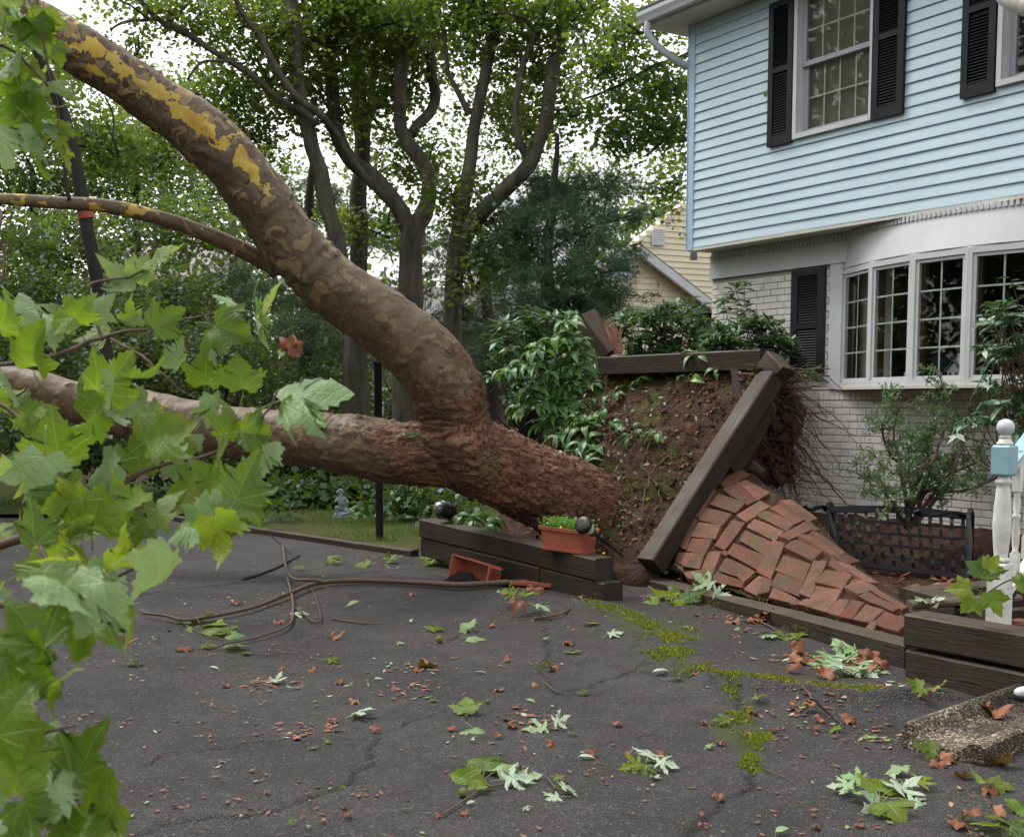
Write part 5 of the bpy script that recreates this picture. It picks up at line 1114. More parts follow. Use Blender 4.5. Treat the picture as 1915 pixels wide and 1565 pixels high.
pn2 = [(560, 560, 22, 100, 60, 420), (470, 520, 22, 90, 50, 360), (600, 450, 23, 70, 60, 320), (640, 620, 22, 80, 60, 420), (520, 640, 21, 90, 60, 420), (720, 560, 23, 80, 70, 380), (560, 330, 24, 60, 60, 160), (600, 380, 24, 70, 50, 460), (680, 420, 24, 60, 60, 420)]
bgtree('white_pine', 'shadowy pine behind the straight maple and the big bend of the fallen trunk', [[(575, 880, 23, 40), (575, 600, 23, 34), (580, 400, 23, 22), (585, 280, 23, 8)], [(575, 520, 23, 10), (480, 500, 22, 6)], [(580, 600, 23, 10), (700, 560, 22.6, 6)]], pn2, 'needle', 'bark_dark', b3(575, 900, 23), .20, 51, 'dark pines behind the fallen tree', shape='pine', tw=0)
pn3 = [(870, 600, 21, 90, 60, 700), (930, 520, 22, 80, 60, 700), (830, 480, 23, 70, 60, 560), (760, 440, 23, 60, 60, 420), (780, 620, 22, 70, 60, 300), (910, 660, 20, 60, 50, 300)]
bgtree('white_pine', 'shadowy pine standing behind the swept maple limb, above the bushes', [[(925, 880, 21, 44), (924, 700, 21, 38), (905, 520, 21, 20), (895, 400, 21, 8)], [(915, 600, 21, 10), (850, 590, 20.6, 5)]], pn3, 'needle', 'bark_red', b3(925, 900, 21), .20, 52, 'dark pines behind the fallen tree', shape='pine', tw=0)
# dark understorey: bushes beneath
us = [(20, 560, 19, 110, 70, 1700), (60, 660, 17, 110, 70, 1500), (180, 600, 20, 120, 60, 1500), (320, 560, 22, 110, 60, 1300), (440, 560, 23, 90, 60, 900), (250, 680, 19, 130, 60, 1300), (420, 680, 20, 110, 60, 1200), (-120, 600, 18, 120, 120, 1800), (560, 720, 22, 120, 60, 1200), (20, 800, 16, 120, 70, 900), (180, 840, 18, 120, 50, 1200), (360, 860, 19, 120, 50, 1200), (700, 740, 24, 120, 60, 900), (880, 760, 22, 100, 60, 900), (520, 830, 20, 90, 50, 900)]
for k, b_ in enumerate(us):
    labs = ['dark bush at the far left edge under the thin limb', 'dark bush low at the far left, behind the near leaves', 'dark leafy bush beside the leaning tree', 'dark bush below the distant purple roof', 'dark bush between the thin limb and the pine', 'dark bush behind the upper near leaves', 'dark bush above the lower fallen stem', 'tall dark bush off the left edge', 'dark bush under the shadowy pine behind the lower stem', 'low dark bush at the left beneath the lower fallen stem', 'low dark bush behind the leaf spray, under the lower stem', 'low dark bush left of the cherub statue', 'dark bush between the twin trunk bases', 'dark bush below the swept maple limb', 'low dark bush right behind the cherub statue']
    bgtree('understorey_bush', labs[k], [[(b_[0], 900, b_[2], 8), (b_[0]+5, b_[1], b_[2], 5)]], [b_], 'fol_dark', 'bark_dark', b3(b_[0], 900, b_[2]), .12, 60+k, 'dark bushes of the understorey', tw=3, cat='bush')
# woods around, outside the photograph too (they are what the windows mirror)
r_ = np.random.default_rng(9)
def wood(name, xs_, n, hgt, mat, seed, leaf=.38):
    V = []; r = np.random.default_rng(seed); m_ = MB()
    for x, y in xs_:
        h_ = hgt*r.uniform(.75, 1.2); K = 26
        c = np.array([x, y, h_*.55])+r.normal(size=(K, 3))*[1.7, 1.7, h_*.24]; c[:, 2] = np.abs(c[:, 2]); i = r.integers(0, K, n)
        C = c[i]+r.normal(size=(n, 3))*[.75, .75, .6]; C = C[(np.linalg.norm(C[:, :2], axis=1) > 3.5)]; k = len(C)
        nn = r.normal(size=(k, 3)); a = np.cross(nn, r.normal(size=(k, 3))); nn /= np.linalg.norm(nn, axis=1)[:, None]; a /= np.linalg.norm(a, axis=1)[:, None]; b_ = np.cross(nn, a); s = leaf*r.uniform(.5, 1.2, (k, 1))
        V.append(np.stack([C-a*s*.5, C+b_*s*.4, C+a*s*.5, C-b_*s*.4], 1).reshape(-1, 3))
        m_.tube(np.array([[x, y, -.2], [x+.1, y, h_*.5], [x, y+.2, h_*.9]]), [.22, .15, .05], 7)
    V = np.vstack(V); o_ = obj(name, mkmesh(name, V, np.arange(len(V)).reshape(-1, 4), M[mat]), kind='stuff'); solo('woodland_trunks', m_, M['bark_dark'], kind='stuff'); return o_
wood('far_woods', [(x, 52+r_.uniform(-4, 8)) for x in np.arange(-60, 60, 3.6)], 900, 8.5, 'fol_light', 3, .42)
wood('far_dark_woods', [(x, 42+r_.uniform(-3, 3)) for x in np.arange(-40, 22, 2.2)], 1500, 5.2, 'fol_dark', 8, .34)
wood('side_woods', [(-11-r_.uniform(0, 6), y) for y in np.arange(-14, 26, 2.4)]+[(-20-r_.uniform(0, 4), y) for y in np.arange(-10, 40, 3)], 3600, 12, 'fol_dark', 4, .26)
wood('woods_behind', [(x, -24-r_.uniform(0, 6)) for x in np.arange(-14, 26, 4)], 700, 10, 'fol_maple', 5, .42)
# ================================================================== NEIGHBOUR HOUSES
def frame3(o_, a): a = nrm(np.array([a[0], a[1], 0])); b_ = np.array([-a[1], a[0], 0]); return lambda V: o_+np.asarray(V, float)[:, 0:1]*a+np.asarray(V, float)[:, 1:2]*b_+np.asarray(V, float)[:, 2:3]*np.array([0, 0, 1.])
M['cream'] = simple('cream siding', (.74, .66, .47), (.68, .60, .42), 2, .5, .05)
yh = thing('neighbour_house', 'cream yellow sided house with a white rake board seen behind the blue house', 'house', b3(1200, 900, 27))
oy = at(1138, 700, 26.); oy[2] = 0; fy = frame3(oy, (.90, .44)); HE = 6.1
m = MB(); V = [[-.0, 0, -.2], [9.6, 0, -.2], [9.6, 0, 3.6], [2.6, 0, HE+.2], [0, 0, 4.4]]; V = np.array(V); m.add(fy(np.vstack([V, V+[0, .4, 0]])), [[4, 3, 2, 1, 0], [5, 6, 7, 8, 9]]+[[i, (i+1) % 5, 5+(i+1) % 5, 5+i] for i in range(5)])
ywall = part('wall', m, M['cream'], yh)
for k in range(46):
    z = .1+k*.127; x1 = 9.6 if z < 3.6 else 2.6+(HE+.2-z)/(HE+.2-3.6)*7; x0 = 0 if z < 4.4 else (z-4.4)/(HE+.2-4.4)*2.6
    if x1-x0 < .2: continue
    V = fy([[x0, -.03, z], [x1, -.03, z], [x1, -.002, z+.13], [x0, -.002, z+.13], [x0, -.0, z], [x1, -.0, z]]); part('siding_board', (V, [[0, 1, 2, 3], [0, 4, 5, 1]]), M['cream'], ywall)
def ypx(u, v): 
    d = ray(u, v); n_ = np.array([-.44, .90, 0]); n_ = nrm(n_); k = ((oy-CAM)@n_)/(d@n_); p = CAM+d*k-oy; return p@nrm([.90, .44, 0]), p[2]
a_, b_ = ypx(1180, 461), ypx(1332, 574)
m = MB(); V = np.array([[a_[0], -.35, a_[1]], [b_[0]+.3, -.35, b_[1]-.22], [b_[0]+.3, -.35, b_[1]-.42], [a_[0], -.35, a_[1]-.20]]); m.add(fy(np.vstack([V, V+[0, .1, 0]])), [[0, 1, 2, 3][::-1], [4, 5, 6, 7], [0, 4, 5, 1], [1, 5, 6, 2], [2, 6, 7, 3], [3, 7, 4, 0]]); part('rake_board', m, M['white'], yh)
m = MB(); V = V+[0, .02, .04]; V[2:, 2] += .17; m.add(fy(np.vstack([V, V+[0, .4, 0]])), [[0, 1, 2, 3][::-1], [4, 5, 6, 7], [0, 4, 5, 1], [2, 6, 7, 3]]); part('lean_to_roof', m, simple('brown shingles', (.10, .07, .06), None, 8), yh)
a_, b_ = ypx(1133, 482), ypx(1182, 522)
m = MB(); m.box((a_[0], -.09, b_[1]), (b_[0], -.03, a_[1]+.12), fy); wy = part('window', m, M['white'], yh)
m = MB(); m.box((a_[0]+.13, -.095, b_[1]+.13), (b_[0]-.13, -.0901, a_[1]), fy); part('pane', m, M['blackplastic'], wy)
a_, b_ = ypx(1217, 430), ypx(1240, 461); m = MB(); m.box((a_[0], -.08, b_[1]), (b_[0], -.03, a_[1]), fy); vt = part('gable_vent', m, M['white'], yh)
m = MB(); [m.box((a_[0]+.04, -.095, b_[1]+.03+i*.05), (b_[0]-.04, -.081, b_[1]+.05+i*.05), fy) for i in range(7)]; part('vent_slats', m, M['offwhite'], vt, kind='stuff')
a_, b_ = ypx(1290, 578), ypx(1345, 640); m = MB(); m.box((a_[0], -.09, b_[1]), (b_[0]+1, -.03, a_[1]), fy); wy = part('window', m, M['white'], yh); m = MB(); m.box((a_[0]+.1, -.1, b_[1]+.1), (b_[0]+1, -.0902, a_[1]-.08), fy); part('pane', m, M['blackplastic'], wy)
def lowhouse(label, u0, u1, vr, ve, vb, Y, wallc, roofc, grp=None):
    t = thing('neighbour_house', label, 'house', b3((u0+u1)/2, 900, Y)); a, b_ = at(u0, ve, Y), at(u1, ve, Y); r0, r1 = at(u0, vr, Y+3), at(u1, vr, Y+3); gz = at(u0, vb, Y)[2]
    m = MB(); m.box((a[0], Y+.4, gz), (b_[0], Y+5.5, a[2]-.02)); part('wall', m, simple('wall of '+label[:12], wallc, None, 3, .7, .1), t)
    V = np.array([[a[0]-.4, Y, a[2]-.1], [b_[0]+.4, Y, b_[2]-.1], [b_[0]+.4, Y+3, r1[2]], [a[0]-.4, Y+3, r0[2]], [b_[0]+.4, Y+6, b_[2]-.1], [a[0]-.4, Y+6, a[2]-.1]]); V = np.vstack([V, V+[0, 0, .12]])
    part('roof', (V, [[6, 7, 8, 9], [9, 8, 10, 11], [3, 2, 1, 0], [5, 4, 2, 3], [0, 1, 7, 6], [1, 2, 8, 7], [2, 4, 10, 8], [3, 0, 6, 9], [5, 3, 9, 11], [4, 5, 11, 10]]), simple('roof of '+label[:12], roofc, tuple(c*.8 for c in roofc), 6, .8, .3), t)
    for k in range(3):
        x = a[0]+(b_[0]-a[0])*(k+.5)/3; m = MB(); m.box((x-.5, Y+.32, gz+1.1), (x+.5, Y+.39, gz+2.3)); w_ = part('window', m, M['white'], t); m = MB(); m.box((x-.42, Y+.30, gz+1.18), (x+.42, Y+.319, gz+2.22)); part('pane', m, M['blackplastic'], w_)
    return t
lowhouse('low house with a dusky mauve roof in the woods at the left', 170, 400, 455, 530, 850, 46, (.45, .42, .38), (.30, .24, .25))
lowhouse('low tan house with a pale grey roof behind the maple trunks', 690, 1010, 545, 610, 880, 33, (.10, .085, .065), (.20, .175, .175))
# ================================================================== LAWN, HEDGE
r = np.random.default_rng(12); n = 42000
q = np.c_[r.uniform(-8, .8, n), 12.0+10.5*r.random(n)**1.5]
from mathutils.geometry import intersect_point_tri_2d
def inpoly(P, poly):
    c = np.zeros(len(P), bool); j = len(poly)-1
    for i in range(len(poly)):
        xi, yi = poly[i][:2]; xj, yj = poly[j][:2]; t = ((yi > P[:, 1]) != (yj > P[:, 1])) & (P[:, 0] < (xj-xi)*(P[:, 1]-yi)/(yj-yi+1e-12)+xi); c ^= t; j = i
    return c
q = q[inpoly(q, lawn_poly)]; q = q[fbm(np.c_[q, q[:, 0]*0], 1.1, 4, 3) > .40]; n = len(q); B3 = np.c_[q, np.full(n, .02)]
th = r.uniform(0, 2*PI, n); wv = np.c_[np.cos(th), np.sin(th), th*0]; lean = np.c_[r.normal(0, .35, n), r.normal(0, .35, n), np.ones(n)]; hh = r.uniform(.03, .075, (n, 1)); V = np.stack([B3-wv*.004, B3+wv*.004, B3+lean*hh], 1).reshape(-1, 3)
obj('grass', mkmesh('grass', V, np.arange(len(V)).reshape(-1, 3), M['grass']), kind='stuff')
hb = [(u, 905+r.uniform(-22, 16), Y, 60, 22, 520) for u, Y in zip(np.linspace(430, 960, 14), np.linspace(20, 17.5, 14))]+[(u, 925, 16.8, 40, 12, 260) for u in (500, 560, 610, 690, 750)]+[(u, 870, 21, 70, 30, 500) for u in (480, 600, 720, 850)]
V, F = cloud(hb, .13, 77); gc = obj('ground_cover', mkmesh('ground_cover', V, F, M['fol_hedge']), kind='stuff')
V, F = cloud([(u, 948+r.uniform(-4, 8), 14.8, 30, 8, 70) for u in (480, 540, 690, 720, 760, 800, 830, 860)]+[(820, 940, 13.6, 50, 20, 300), (760, 925, 15, 40, 18, 260)], .10, 78); obj('weeds', mkmesh('weeds', V, F, M['fol_hedge']), kind='stuff')
# ================================================================== LEAF MESHES
SYC = [(.0, 0), (.10, -.05), (.24, -.13), (.34, -.10), (.38, -.02), (.50, .0), (.56, .06), (.50, .12), (.56, .20), (.53, .28), (.64, .32), (.66, .42), (.74, .56), (.60, .53), (.55, .60), (.46, .56), (.36, .57), (.29, .55), (.32, .66), (.25, .72), (.27, .82), (.18, .85), (.12, .95), (.0, 1.10)]
MAP = [(.0, 0), (.06, -.03), (.28, -.09), (.58, -.06), (.42, .04), (.30, .10), (.19, .16), (.34, .21), (.46, .24), (.56, .38), (.66, .42), (.78, .66), (.60, .58), (.50, .60), (.40, .46), (.15, .38), (.14, .46), (.24, .56), (.22, .66), (.32, .76), (.20, .80), (.12, .92), (.0, 1.12)]
OVA = [(.0, 0), (.06, .04), (.17, .18), (.24, .38), (.23, .58), (.16, .78), (.06, .94), (.0, 1.05)]
LAN = [(.0, 0), (.04, .05), (.13, .2), (.185, .42), (.18, .6), (.11, .82), (.0, 1.0)]
HOL = [(.0, 0), (.05, .02), (.15, .12), (.21, .30), (.22, .52), (.17, .74), (.08, .92), (.0, 1.0)]
def leafmesh(name, half, mat, seed, fold=.25, curl=.3, wav=.05, stalk=.5, rings=(.3, .62, .85, 1.), rag=.012, vary=.06, sw=.012):
    r = np.random.default_rng(seed); h_ = np.array(half, float)
    if len(half) > 10:
        h_ = h_*(1+r.normal(0, vary*.5, h_.shape)); h_[0] = 0; h_[-1, 0] = 0
    o_ = np.vstack([h_, (h_[1:-1]*[-1, 1])[::-1]])
    o_ = o_*[1+r.normal(0, vary), 1]+np.c_[r.normal(0, rag, len(o_)), r.normal(0, rag, len(o_))]; o_[0] = 0
    c = np.array([0, .30 if len(half) > 10 else .45]); V = [c]; F = []; k = len(o_)
    for q in rings: V += list(c+(o_-c)*q)
    for j in range(k): F.append([0, 1+j, 1+(j+1) % k])
    for i in range(len(rings)-1): F += [[1+i*k+j, 1+(i+1)*k+j, 1+(i+1)*k+(j+1) % k, 1+i*k+(j+1) % k] for j in range(k)]
    V = np.array(V); x, y = V[:, 0], V[:, 1]; rr = np.hypot(x, y-.3)
    ph = r.uniform(0, 6, 4); z = fold*np.abs(x)-curl*(y-.3)**2*np.sign(r.uniform(-.4, 1))-abs(curl)*.7*x**2+wav*np.sin(x*9+ph[0])*rr+wav*np.sin(y*8+ph[1]+x*5)*rr*1.2+.10*r.uniform(-1, 1)*x
    P = np.c_[x, y, z]; uv = V.copy()
    if stalk:
        s = np.linspace(0, 1, 6); C = np.c_[r.uniform(-.15, .15)*s**2, -s*stalk, r.uniform(-.25, .1)*s**1.6]; tv, tf, _ = tube(C, sw*(1+.5*s), 4); n = len(P); F += [[a+n for a in f] for f in tf]; P = np.vstack([P, tv]); uv = np.vstack([uv, np.c_[np.zeros(len(tv)), np.full(len(tv), .2)]])
    me = mkmesh(name, P, F, mat, smooth=True); ul = me.uv_layers.new(name='UVMap')
    li = np.empty(len(me.loops), np.int32); me.loops.foreach_get('vertex_index', li); ul.data.foreach_set('uv', uv[li].astype(np.float32).ravel()); return me
SYCM = [leafmesh('leaf', SYC, M['leaf_syc'], k, fold=.18+.25*(k % 3)*.5, curl=[.25, .5, -.1, .8][k % 4], wav=.05+.02*(k % 3)) for k in range(10)]
SYCP = [leafmesh('leaf', SYC, M['leaf_pale'], 20+k, fold=-.15, curl=.35, wav=.06) for k in range(5)]
MAPM = [leafmesh('leaf', MAP, M['leaf_silver'], 40+k, fold=.1, curl=.3, wav=.05, stalk=.6) for k in range(6)]
MAPG = [leafmesh('leaf', MAP, M['leaf_syc'], 50+k, fold=.2, curl=.35, stalk=.6) for k in range(4)]
BRN = [leafmesh('leaf', SYC, M['leaf_browno'], 60+k, fold=.5, curl=1.1, wav=.16, stalk=.2) for k in range(5)]
OVM = [leafmesh('leaf', OVA, M['leaf_silver'], 70+k, fold=.2, curl=.3, wav=.02, stalk=.12) for k in range(2)]
RHM = [leafmesh('leaf', LAN, M['rhodo'], 80+k, fold=.35, curl=.55, wav=.01, stalk=.1, rings=(.5, 1.), rag=.003) for k in range(4)]
HOM = [leafmesh('leaf', HOL, M['holly'], 90+k, fold=.5, curl=.35, wav=.03, stalk=.1, rings=(.5, 1.), rag=.006) for k in range(4)]
LIM = [leafmesh('leaf', OVA, M['lily'], 100+k, fold=.45, curl=.8, wav=.03, stalk=.35, rings=(.5, 1.), rag=.004, sw=.02) for k in range(4)]
def leaf_mat4(p, tip, nrm_, s):
    n_ = nrm(nrm_); t = nrm(np.array(tip)-n_*np.dot(tip, n_)); return mat4(np.cross(t, n_), t, n_, p, s)
# ================================================================== FOREGROUND SPRAYS OF THE SYCAMORE
rl = np.random.default_rng(21)
def spray(label, base, twigs_, leaves, mat='twig', rnd=None, nrand=0, loc_seed=0, name='leafy_branch'):
    t = thing(name, label, 'branch', base, 'leafy branches of the fallen sycamore in front of the camera'); cl = []
    for tw_ in twigs_:
        P = np.array([[*at(u, v, Y), w_/2/2250*Y] for u, v, Y, w_ in tw_]); S_ = spline(P, max(12, 8*len(P))); S_[:, :3] += (np.stack([fbm(S_[:, :3], 9, 5+j, 3) for j in range(3)], 1)-.5)*.03
        part('twig', tube(S_[:, :3], S_[:, 3], 7, noise=.15, ns=30), M[mat], t, True); cl.append(S_[:, :3])
    TW_ = np.vstack(cl); n = 0
    L_ = list(leaves)
    for k in range(nrand):
        for _ in range(30):
            u, v, Y = rnd(rl)
            if u is not None: break
        L_.append((u, v, rl.uniform(55, 100)*2.9/Y*.95, rl.uniform(-150, 150)-20, Y, 0 if rl.random() < .82 else 1))
    for u, v, sz, ang, Y, pale in L_:
        s = sz*.92*Y/2250/1.12; a = math.radians(ang); c = at(u, v, Y)
        view = nrm(CAM-c); rt = np.array([1., 0, 0]); upv = np.cross(view, -rt); upv = nrm(np.cross(rt, -view)) if upv[2] < 0 else nrm(upv)
        tip = math.cos(a)*rt+math.sin(a)*upv
        n_ = nrm(view*.6+np.array([0, 0, .6])+rl.normal(0, .62 if sz < 140 else .12, 3)); tip = nrm(tip+(rl.normal(0, .18, 3)+view*rl.uniform(-.3, .3))*(sz < 140)); n_ = nrm(n_-tip*np.dot(n_, tip))
        me = SYCP[rl.integers(5)] if pale else SYCM[rl.integers(10)]
        place('leaf', me, t, leaf_mat4(c-tip*s*.42, tip, n_, s)); n += 1
    return t
LV = [(575, 735, 150, 15, 2.75, 1), (540, 770, 90, -120, 2.8, 0), (508, 565, 88, 60, 2.9, 0), (478, 603, 105, -90, 2.92, 1), (428, 562, 60, 150, 2.95, 1), (432, 618, 88, -20, 2.9, 0), (398, 655, 85, -110, 2.95, 1), (450, 700, 80, 100, 2.9, 0), (385, 690, 80, 85, 2.95, 0), (335, 665, 75, 60, 3.0, 1), (310, 600, 78, 35, 3.0, 0), (243, 590, 60, 100, 3.05, 0), (305, 482, 88, 35, 3.0, 0), (232, 520, 85, 170, 3.05, 0), (262, 505, 60, 70, 3.05, 0), (213, 705, 118, 60, 2.8, 0), (160, 740, 100, 100, 2.85, 0), (62, 655, 118, 75, 2.7, 0), (12, 585, 90, 60, 2.6, 0), (20, 720, 90, -60, 2.7, 1), (118, 590, 85, 130, 2.95, 0), (85, 615, 80, 190, 2.95, 1), (310, 810, 118, 20, 2.7, 0), (400, 765, 75, -95, 2.85, 1), (430, 790, 80, 80, 2.8, 0), (250, 760, 80, 190, 2.85, 1), (165, 795, 95, 200, 2.75, 1), (105, 825, 120, 100, 2.6, 0), (75, 900, 140, -100, 2.5, 1), (195, 880, 95, -130, 2.7, 1), (258, 850, 95, 100, 2.75, 0), (330, 862, 80, 0, 2.8, 1), (410, 835, 80, 95, 2.75, 0), (480, 810, 85, -10, 2.75, 0), (492, 855, 80, -110, 2.75, 1), (455, 900, 115, 60, 2.6, 0), (425, 950, 95, -30, 2.6, 1), (345, 915, 80, 190, 2.75, 0), (385, 890, 80, 120, 2.7, 0), (470, 945, 80, -80, 2.65, 0), (300, 955, 90, 80, 2.6, 0), (240, 930, 85, 150, 2.6, 0), (180, 955, 100, 80, 2.55, 0), (120, 940, 95, 200, 2.5, 0), (60, 985, 100, 100, 2.4, 0), (415, 1000, 110, -70, 2.45, 0), (350, 990, 90, 200, 2.5, 1), (300, 1070, 130, -115, 2.3, 1), (220, 1030, 105, 60, 2.4, 0), (180, 1085, 100, -60, 2.35, 1), (120, 1060, 100, 150, 2.3, 0)]
def r1(r):
    for _ in range(60):
        u, v = r.uniform(-40, 500), r.uniform(560, 1110); lim = 430 if v > 820 else (250+(v-560)*.55)
        if u < lim and not (300 < u and 820 > v > 700 and r.random() < .8) and not (v > 1050 and u > 330): return u, v, r.uniform(2.5, 3.3)
    return None, 0, 0
spray('dense near leaf spray in front of the lower fallen stem, reaching out over the driveway', tuple(at(-60, 900, 2.9)),
      [[(-60, 1030, 2.6, 22), (60, 1005, 2.6, 18), (150, 975, 2.65, 14), (205, 925, 2.7, 10), (290, 870, 2.75, 8), (390, 850, 2.8, 7), (480, 790, 2.75, 5), (520, 735, 2.75, 4)],
       [(-30, 690, 2.9, 9), (110, 665, 2.95, 8), (185, 632, 2.98, 8), (260, 615, 3., 7), (330, 600, 3., 5), (425, 583, 2.92, 4), (470, 585, 2.9, 3)], [(190, 635, 2.98, 7), (172, 570, 3., 5), (178, 535, 3.0, 5), (240, 520, 3.05, 4), (290, 495, 3.05, 3)],
       [(205, 632, 2.98, 6), (250, 655, 2.95, 5), (300, 695, 2.9, 4), (350, 735, 2.9, 3)], [(60, 1005, 2.6, 9), (140, 1090, 2.45, 7), (260, 1060, 2.4, 5)], [(-40, 740, 2.8, 8), (50, 790, 2.75, 8), (90, 850, 2.65, 6)]],
      LV, rnd=r1, nrand=46)
LV2 = [(165, 1410, 140, 60, 1.95, 0), (105, 1395, 100, 110, 2.0, 1), (180, 1470, 120, -100, 1.95, 0), (85, 1470, 140, 150, 1.9, 1), (60, 1540, 130, -60, 1.85, 0), (200, 1530, 90, -120, 1.95, 0), (20, 1330, 150, 60, 1.85, 0), (60, 1270, 120, -20, 1.95, 0), (235, 1140, 120, -50, 2.15, 0), (165, 1175, 130, -110, 2.1, 0), (95, 1150, 120, 120, 2.05, 0), (40, 1190, 130, 200, 2.0, 0), (15, 1250, 130, -100, 1.9, 0), (110, 1480, 100, -60, 1.9, 1), (30, 1440, 120, 90, 1.85, 0), (130, 1540, 110, 20, 1.9, 0)]
def r2(r):
    for _ in range(60):
        u, v = r.uniform(-60, 270), r.uniform(1080, 1620); lim = 250-(v-1080)*.62 if v < 1290 else (55 if v < 1360 else 190)
        if u < lim: return u, v, r.uniform(1.85, 2.3)
    return None, 0, 0
spray('closest leaf spray hanging down in the bottom left corner of the picture', tuple(at(-60, 1350, 2.0)),
      [[(-60, 1120, 2.1, 18), (50, 1130, 2.1, 13), (150, 1110, 2.15, 9), (230, 1090, 2.2, 6)], [(-60, 1390, 1.95, 14), (40, 1400, 1.95, 10), (90, 1370, 1.95, 7), (140, 1360, 1.98, 6)], [(20, 1400, 1.95, 9), (90, 1460, 1.93, 7), (150, 1500, 1.95, 5)]], LV2, rnd=r2, nrand=20)
LV3 = [(40, 25, 90, -10, 3.0, 1), (20, -5, 90, 60, 3., 0), (75, 60, 70, -80, 3., 0), (62, 62, 70, -60, 3.05, 1), (20, 115, 80, -110, 3., 1), (85, 40, 60, -80, 3., 0), (50, 140, 75, -90, 3.05, 0), (70, 175, 70, -60, 3., 0), (20, 165, 60, 200, 3., 0), (105, 100, 50, -60, 3.1, 0), (55, 215, 100, -85, 3., 1), (90, 200, 60, -40, 3.05, 0), (75, 260, 85, -80, 3., 1), (110, 255, 60, -70, 3.05, 0), (60, 270, 60, -120, 3., 0), (118, 295, 50, -70, 3.05, 0), (8, 270, 90, -95, 2.9, 1), (100, 235, 60, -30, 3.05, 1), (80, 320, 60, -80, 3.05, 0), (35, 200, 70, -150, 3., 0), (100, 165, 70, 0, 3.0, 0)]
spray('leaf spray hanging at the top left corner in front of the fallen stem', tuple(at(-40, 60, 3.0)), [[(-40, 60, 3., 8), (30, 100, 3., 6), (80, 150, 3., 5), (105, 190, 3.05, 4), (112, 250, 3.05, 3)], [(60, -30, 3., 5), (72, 10, 3., 4), (85, 80, 3., 4), (95, 150, 3.02, 4), (108, 170, 3.05, 3)]], LV3, rnd=lambda r: (r.uniform(-30, 110), r.uniform(-30, 290), r.uniform(2.9, 3.2)), nrand=7)
# thin dark hanging twigs from the stem and the limb
for k, (tw_, lab) in enumerate((([(130, 375, 9.1, 7), (122, 330, 9.05, 7), (120, 250, 9, 6), (112, 190, 8.9, 5), (95, 160, 8.8, 4)], 'dark twig rising from the thin arching limb to the top left leaf spray'), ([(-20, 380, 8.9, 7), (2, 400, 8.8, 7), (-4, 440, 8.7, 6), (8, 475, 8.7, 5), (3, 530, 8.6, 4)], 'pale crooked twig hanging from the limb at the left edge'), ([(30, 260, 8.8, 6), (50, 228, 8.9, 7), (85, 232, 9, 4)], 'short dark curved twig left of the leaning tree'), ([(196, 180, 9.2, 3), (212, 220, 9.2, 3), (208, 280, 9.2, 2)], 'thin dark twig hanging under the fallen stem'))):
    P = np.array([[*at(u, v, Y), w_/2/2250*Y] for u, v, Y, w_ in tw_]); S_ = spline(P, 30); solo('hanging_twig', tube(S_[:, :3], S_[:, 3], 6), M['twig_dark' if k != 1 else 'twig'], lab, 'twig', smooth=True)
db = thing('dead_bud', 'dried curled brown leaf bud on a pale stalk above the big pale leaf', 'bud', tuple(at(520, 700, 2.8)))
part('stalk', tube(spline(np.array([at(520, 702, 2.8), at(530, 675, 2.8), at(538, 655, 2.8)]), 10), np.linspace(.002, .0032, 10), 6), M['twig'], db, True)
for k, (u, v, s_, a_) in enumerate(((543, 650, 36, 60), (546, 646, 30, 20), (540, 655, 26, 100), (550, 638, 20, 80))):
    a_ = math.radians(a_); place('leaf', BRN[k] if k != 2 else SYCP[1], db, leaf_mat4(at(u-6, v+8, 2.8), [math.cos(a_), 0, math.sin(a_)], nrm([.4-.3*k, -1, .2*k]), s_*2.8/2250))
# ================================================================== SHRUBS WITH LARGE LEAVES
def whorl_shrub(name, label, base, centers, meshes, s, nleaf, matmass, stems_to, cat='shrub', up=.5, cap=280, group=None, mat='twig_dark', droop=.15):
    t = thing(name, label, cat, base, group); n = 0; m = MB(); mass = []; b_ = np.array(stems_to, float)
    cs = sorted(centers, key=lambda c: c[2])
    for u, v, Y in cs:
        c = at(u, v, Y); mid_ = (c+b_)/2+rl.normal(0, .12, 3)+[0, 0, -.05]; m.tube(spline(np.array([b_+rl.normal(0, .05, 3), mid_, c]), 9), np.linspace(.007, .003, 9), 4)
        ax = nrm(c-mid_+np.array([0, 0, .3])); X_ = nrm(np.cross(ax, rl.normal(size=3))); Y_ = np.cross(ax, X_); k = nleaf+rl.integers(-2, 3)
        for j in range(k):
            a = j/k*2*PI*1.62+rl.uniform(-.3, .3); el = rl.uniform(-.25, up+.3); d = nrm((math.cos(a)*X_+math.sin(a)*Y_)*math.cos(el)+ax*math.sin(el)-np.array([0, 0, droop])); nn = nrm(ax+np.array([0, 0, .6])+rl.normal(0, .2, 3)); sz = s*rl.uniform(.65, 1.15)
            q = c+ax*rl.uniform(-.05, .02)
            if n < cap: place('leaf', meshes[rl.integers(len(meshes))], t, leaf_mat4(q, d, nn, sz)); n += 1
            else:
                W_ = nrm(np.cross(d, nn)); mass.append(np.array([q, q+d*sz*.5+W_*sz*.19, q+d*sz-nn*sz*.15, q+d*sz*.5-W_*sz*.19]))
    part('stems', m, M[mat], t, kind='stuff')
    if mass: part('leaves', (np.concatenate(mass), np.arange(len(mass)*4).reshape(-1, 4)), M[matmass], t, kind='stuff')
    return t
def pts(n, f): return [f(rl) for _ in range(n)]
def ell(u, v, ru, rv, Y0, Y1):
    def f(r):
        while True:
            a, b_ = r.uniform(-1, 1, 2)
            if a*a+b_*b_ < 1: return u+a*ru, v+b_*rv, r.uniform(Y0, Y1)
    return f
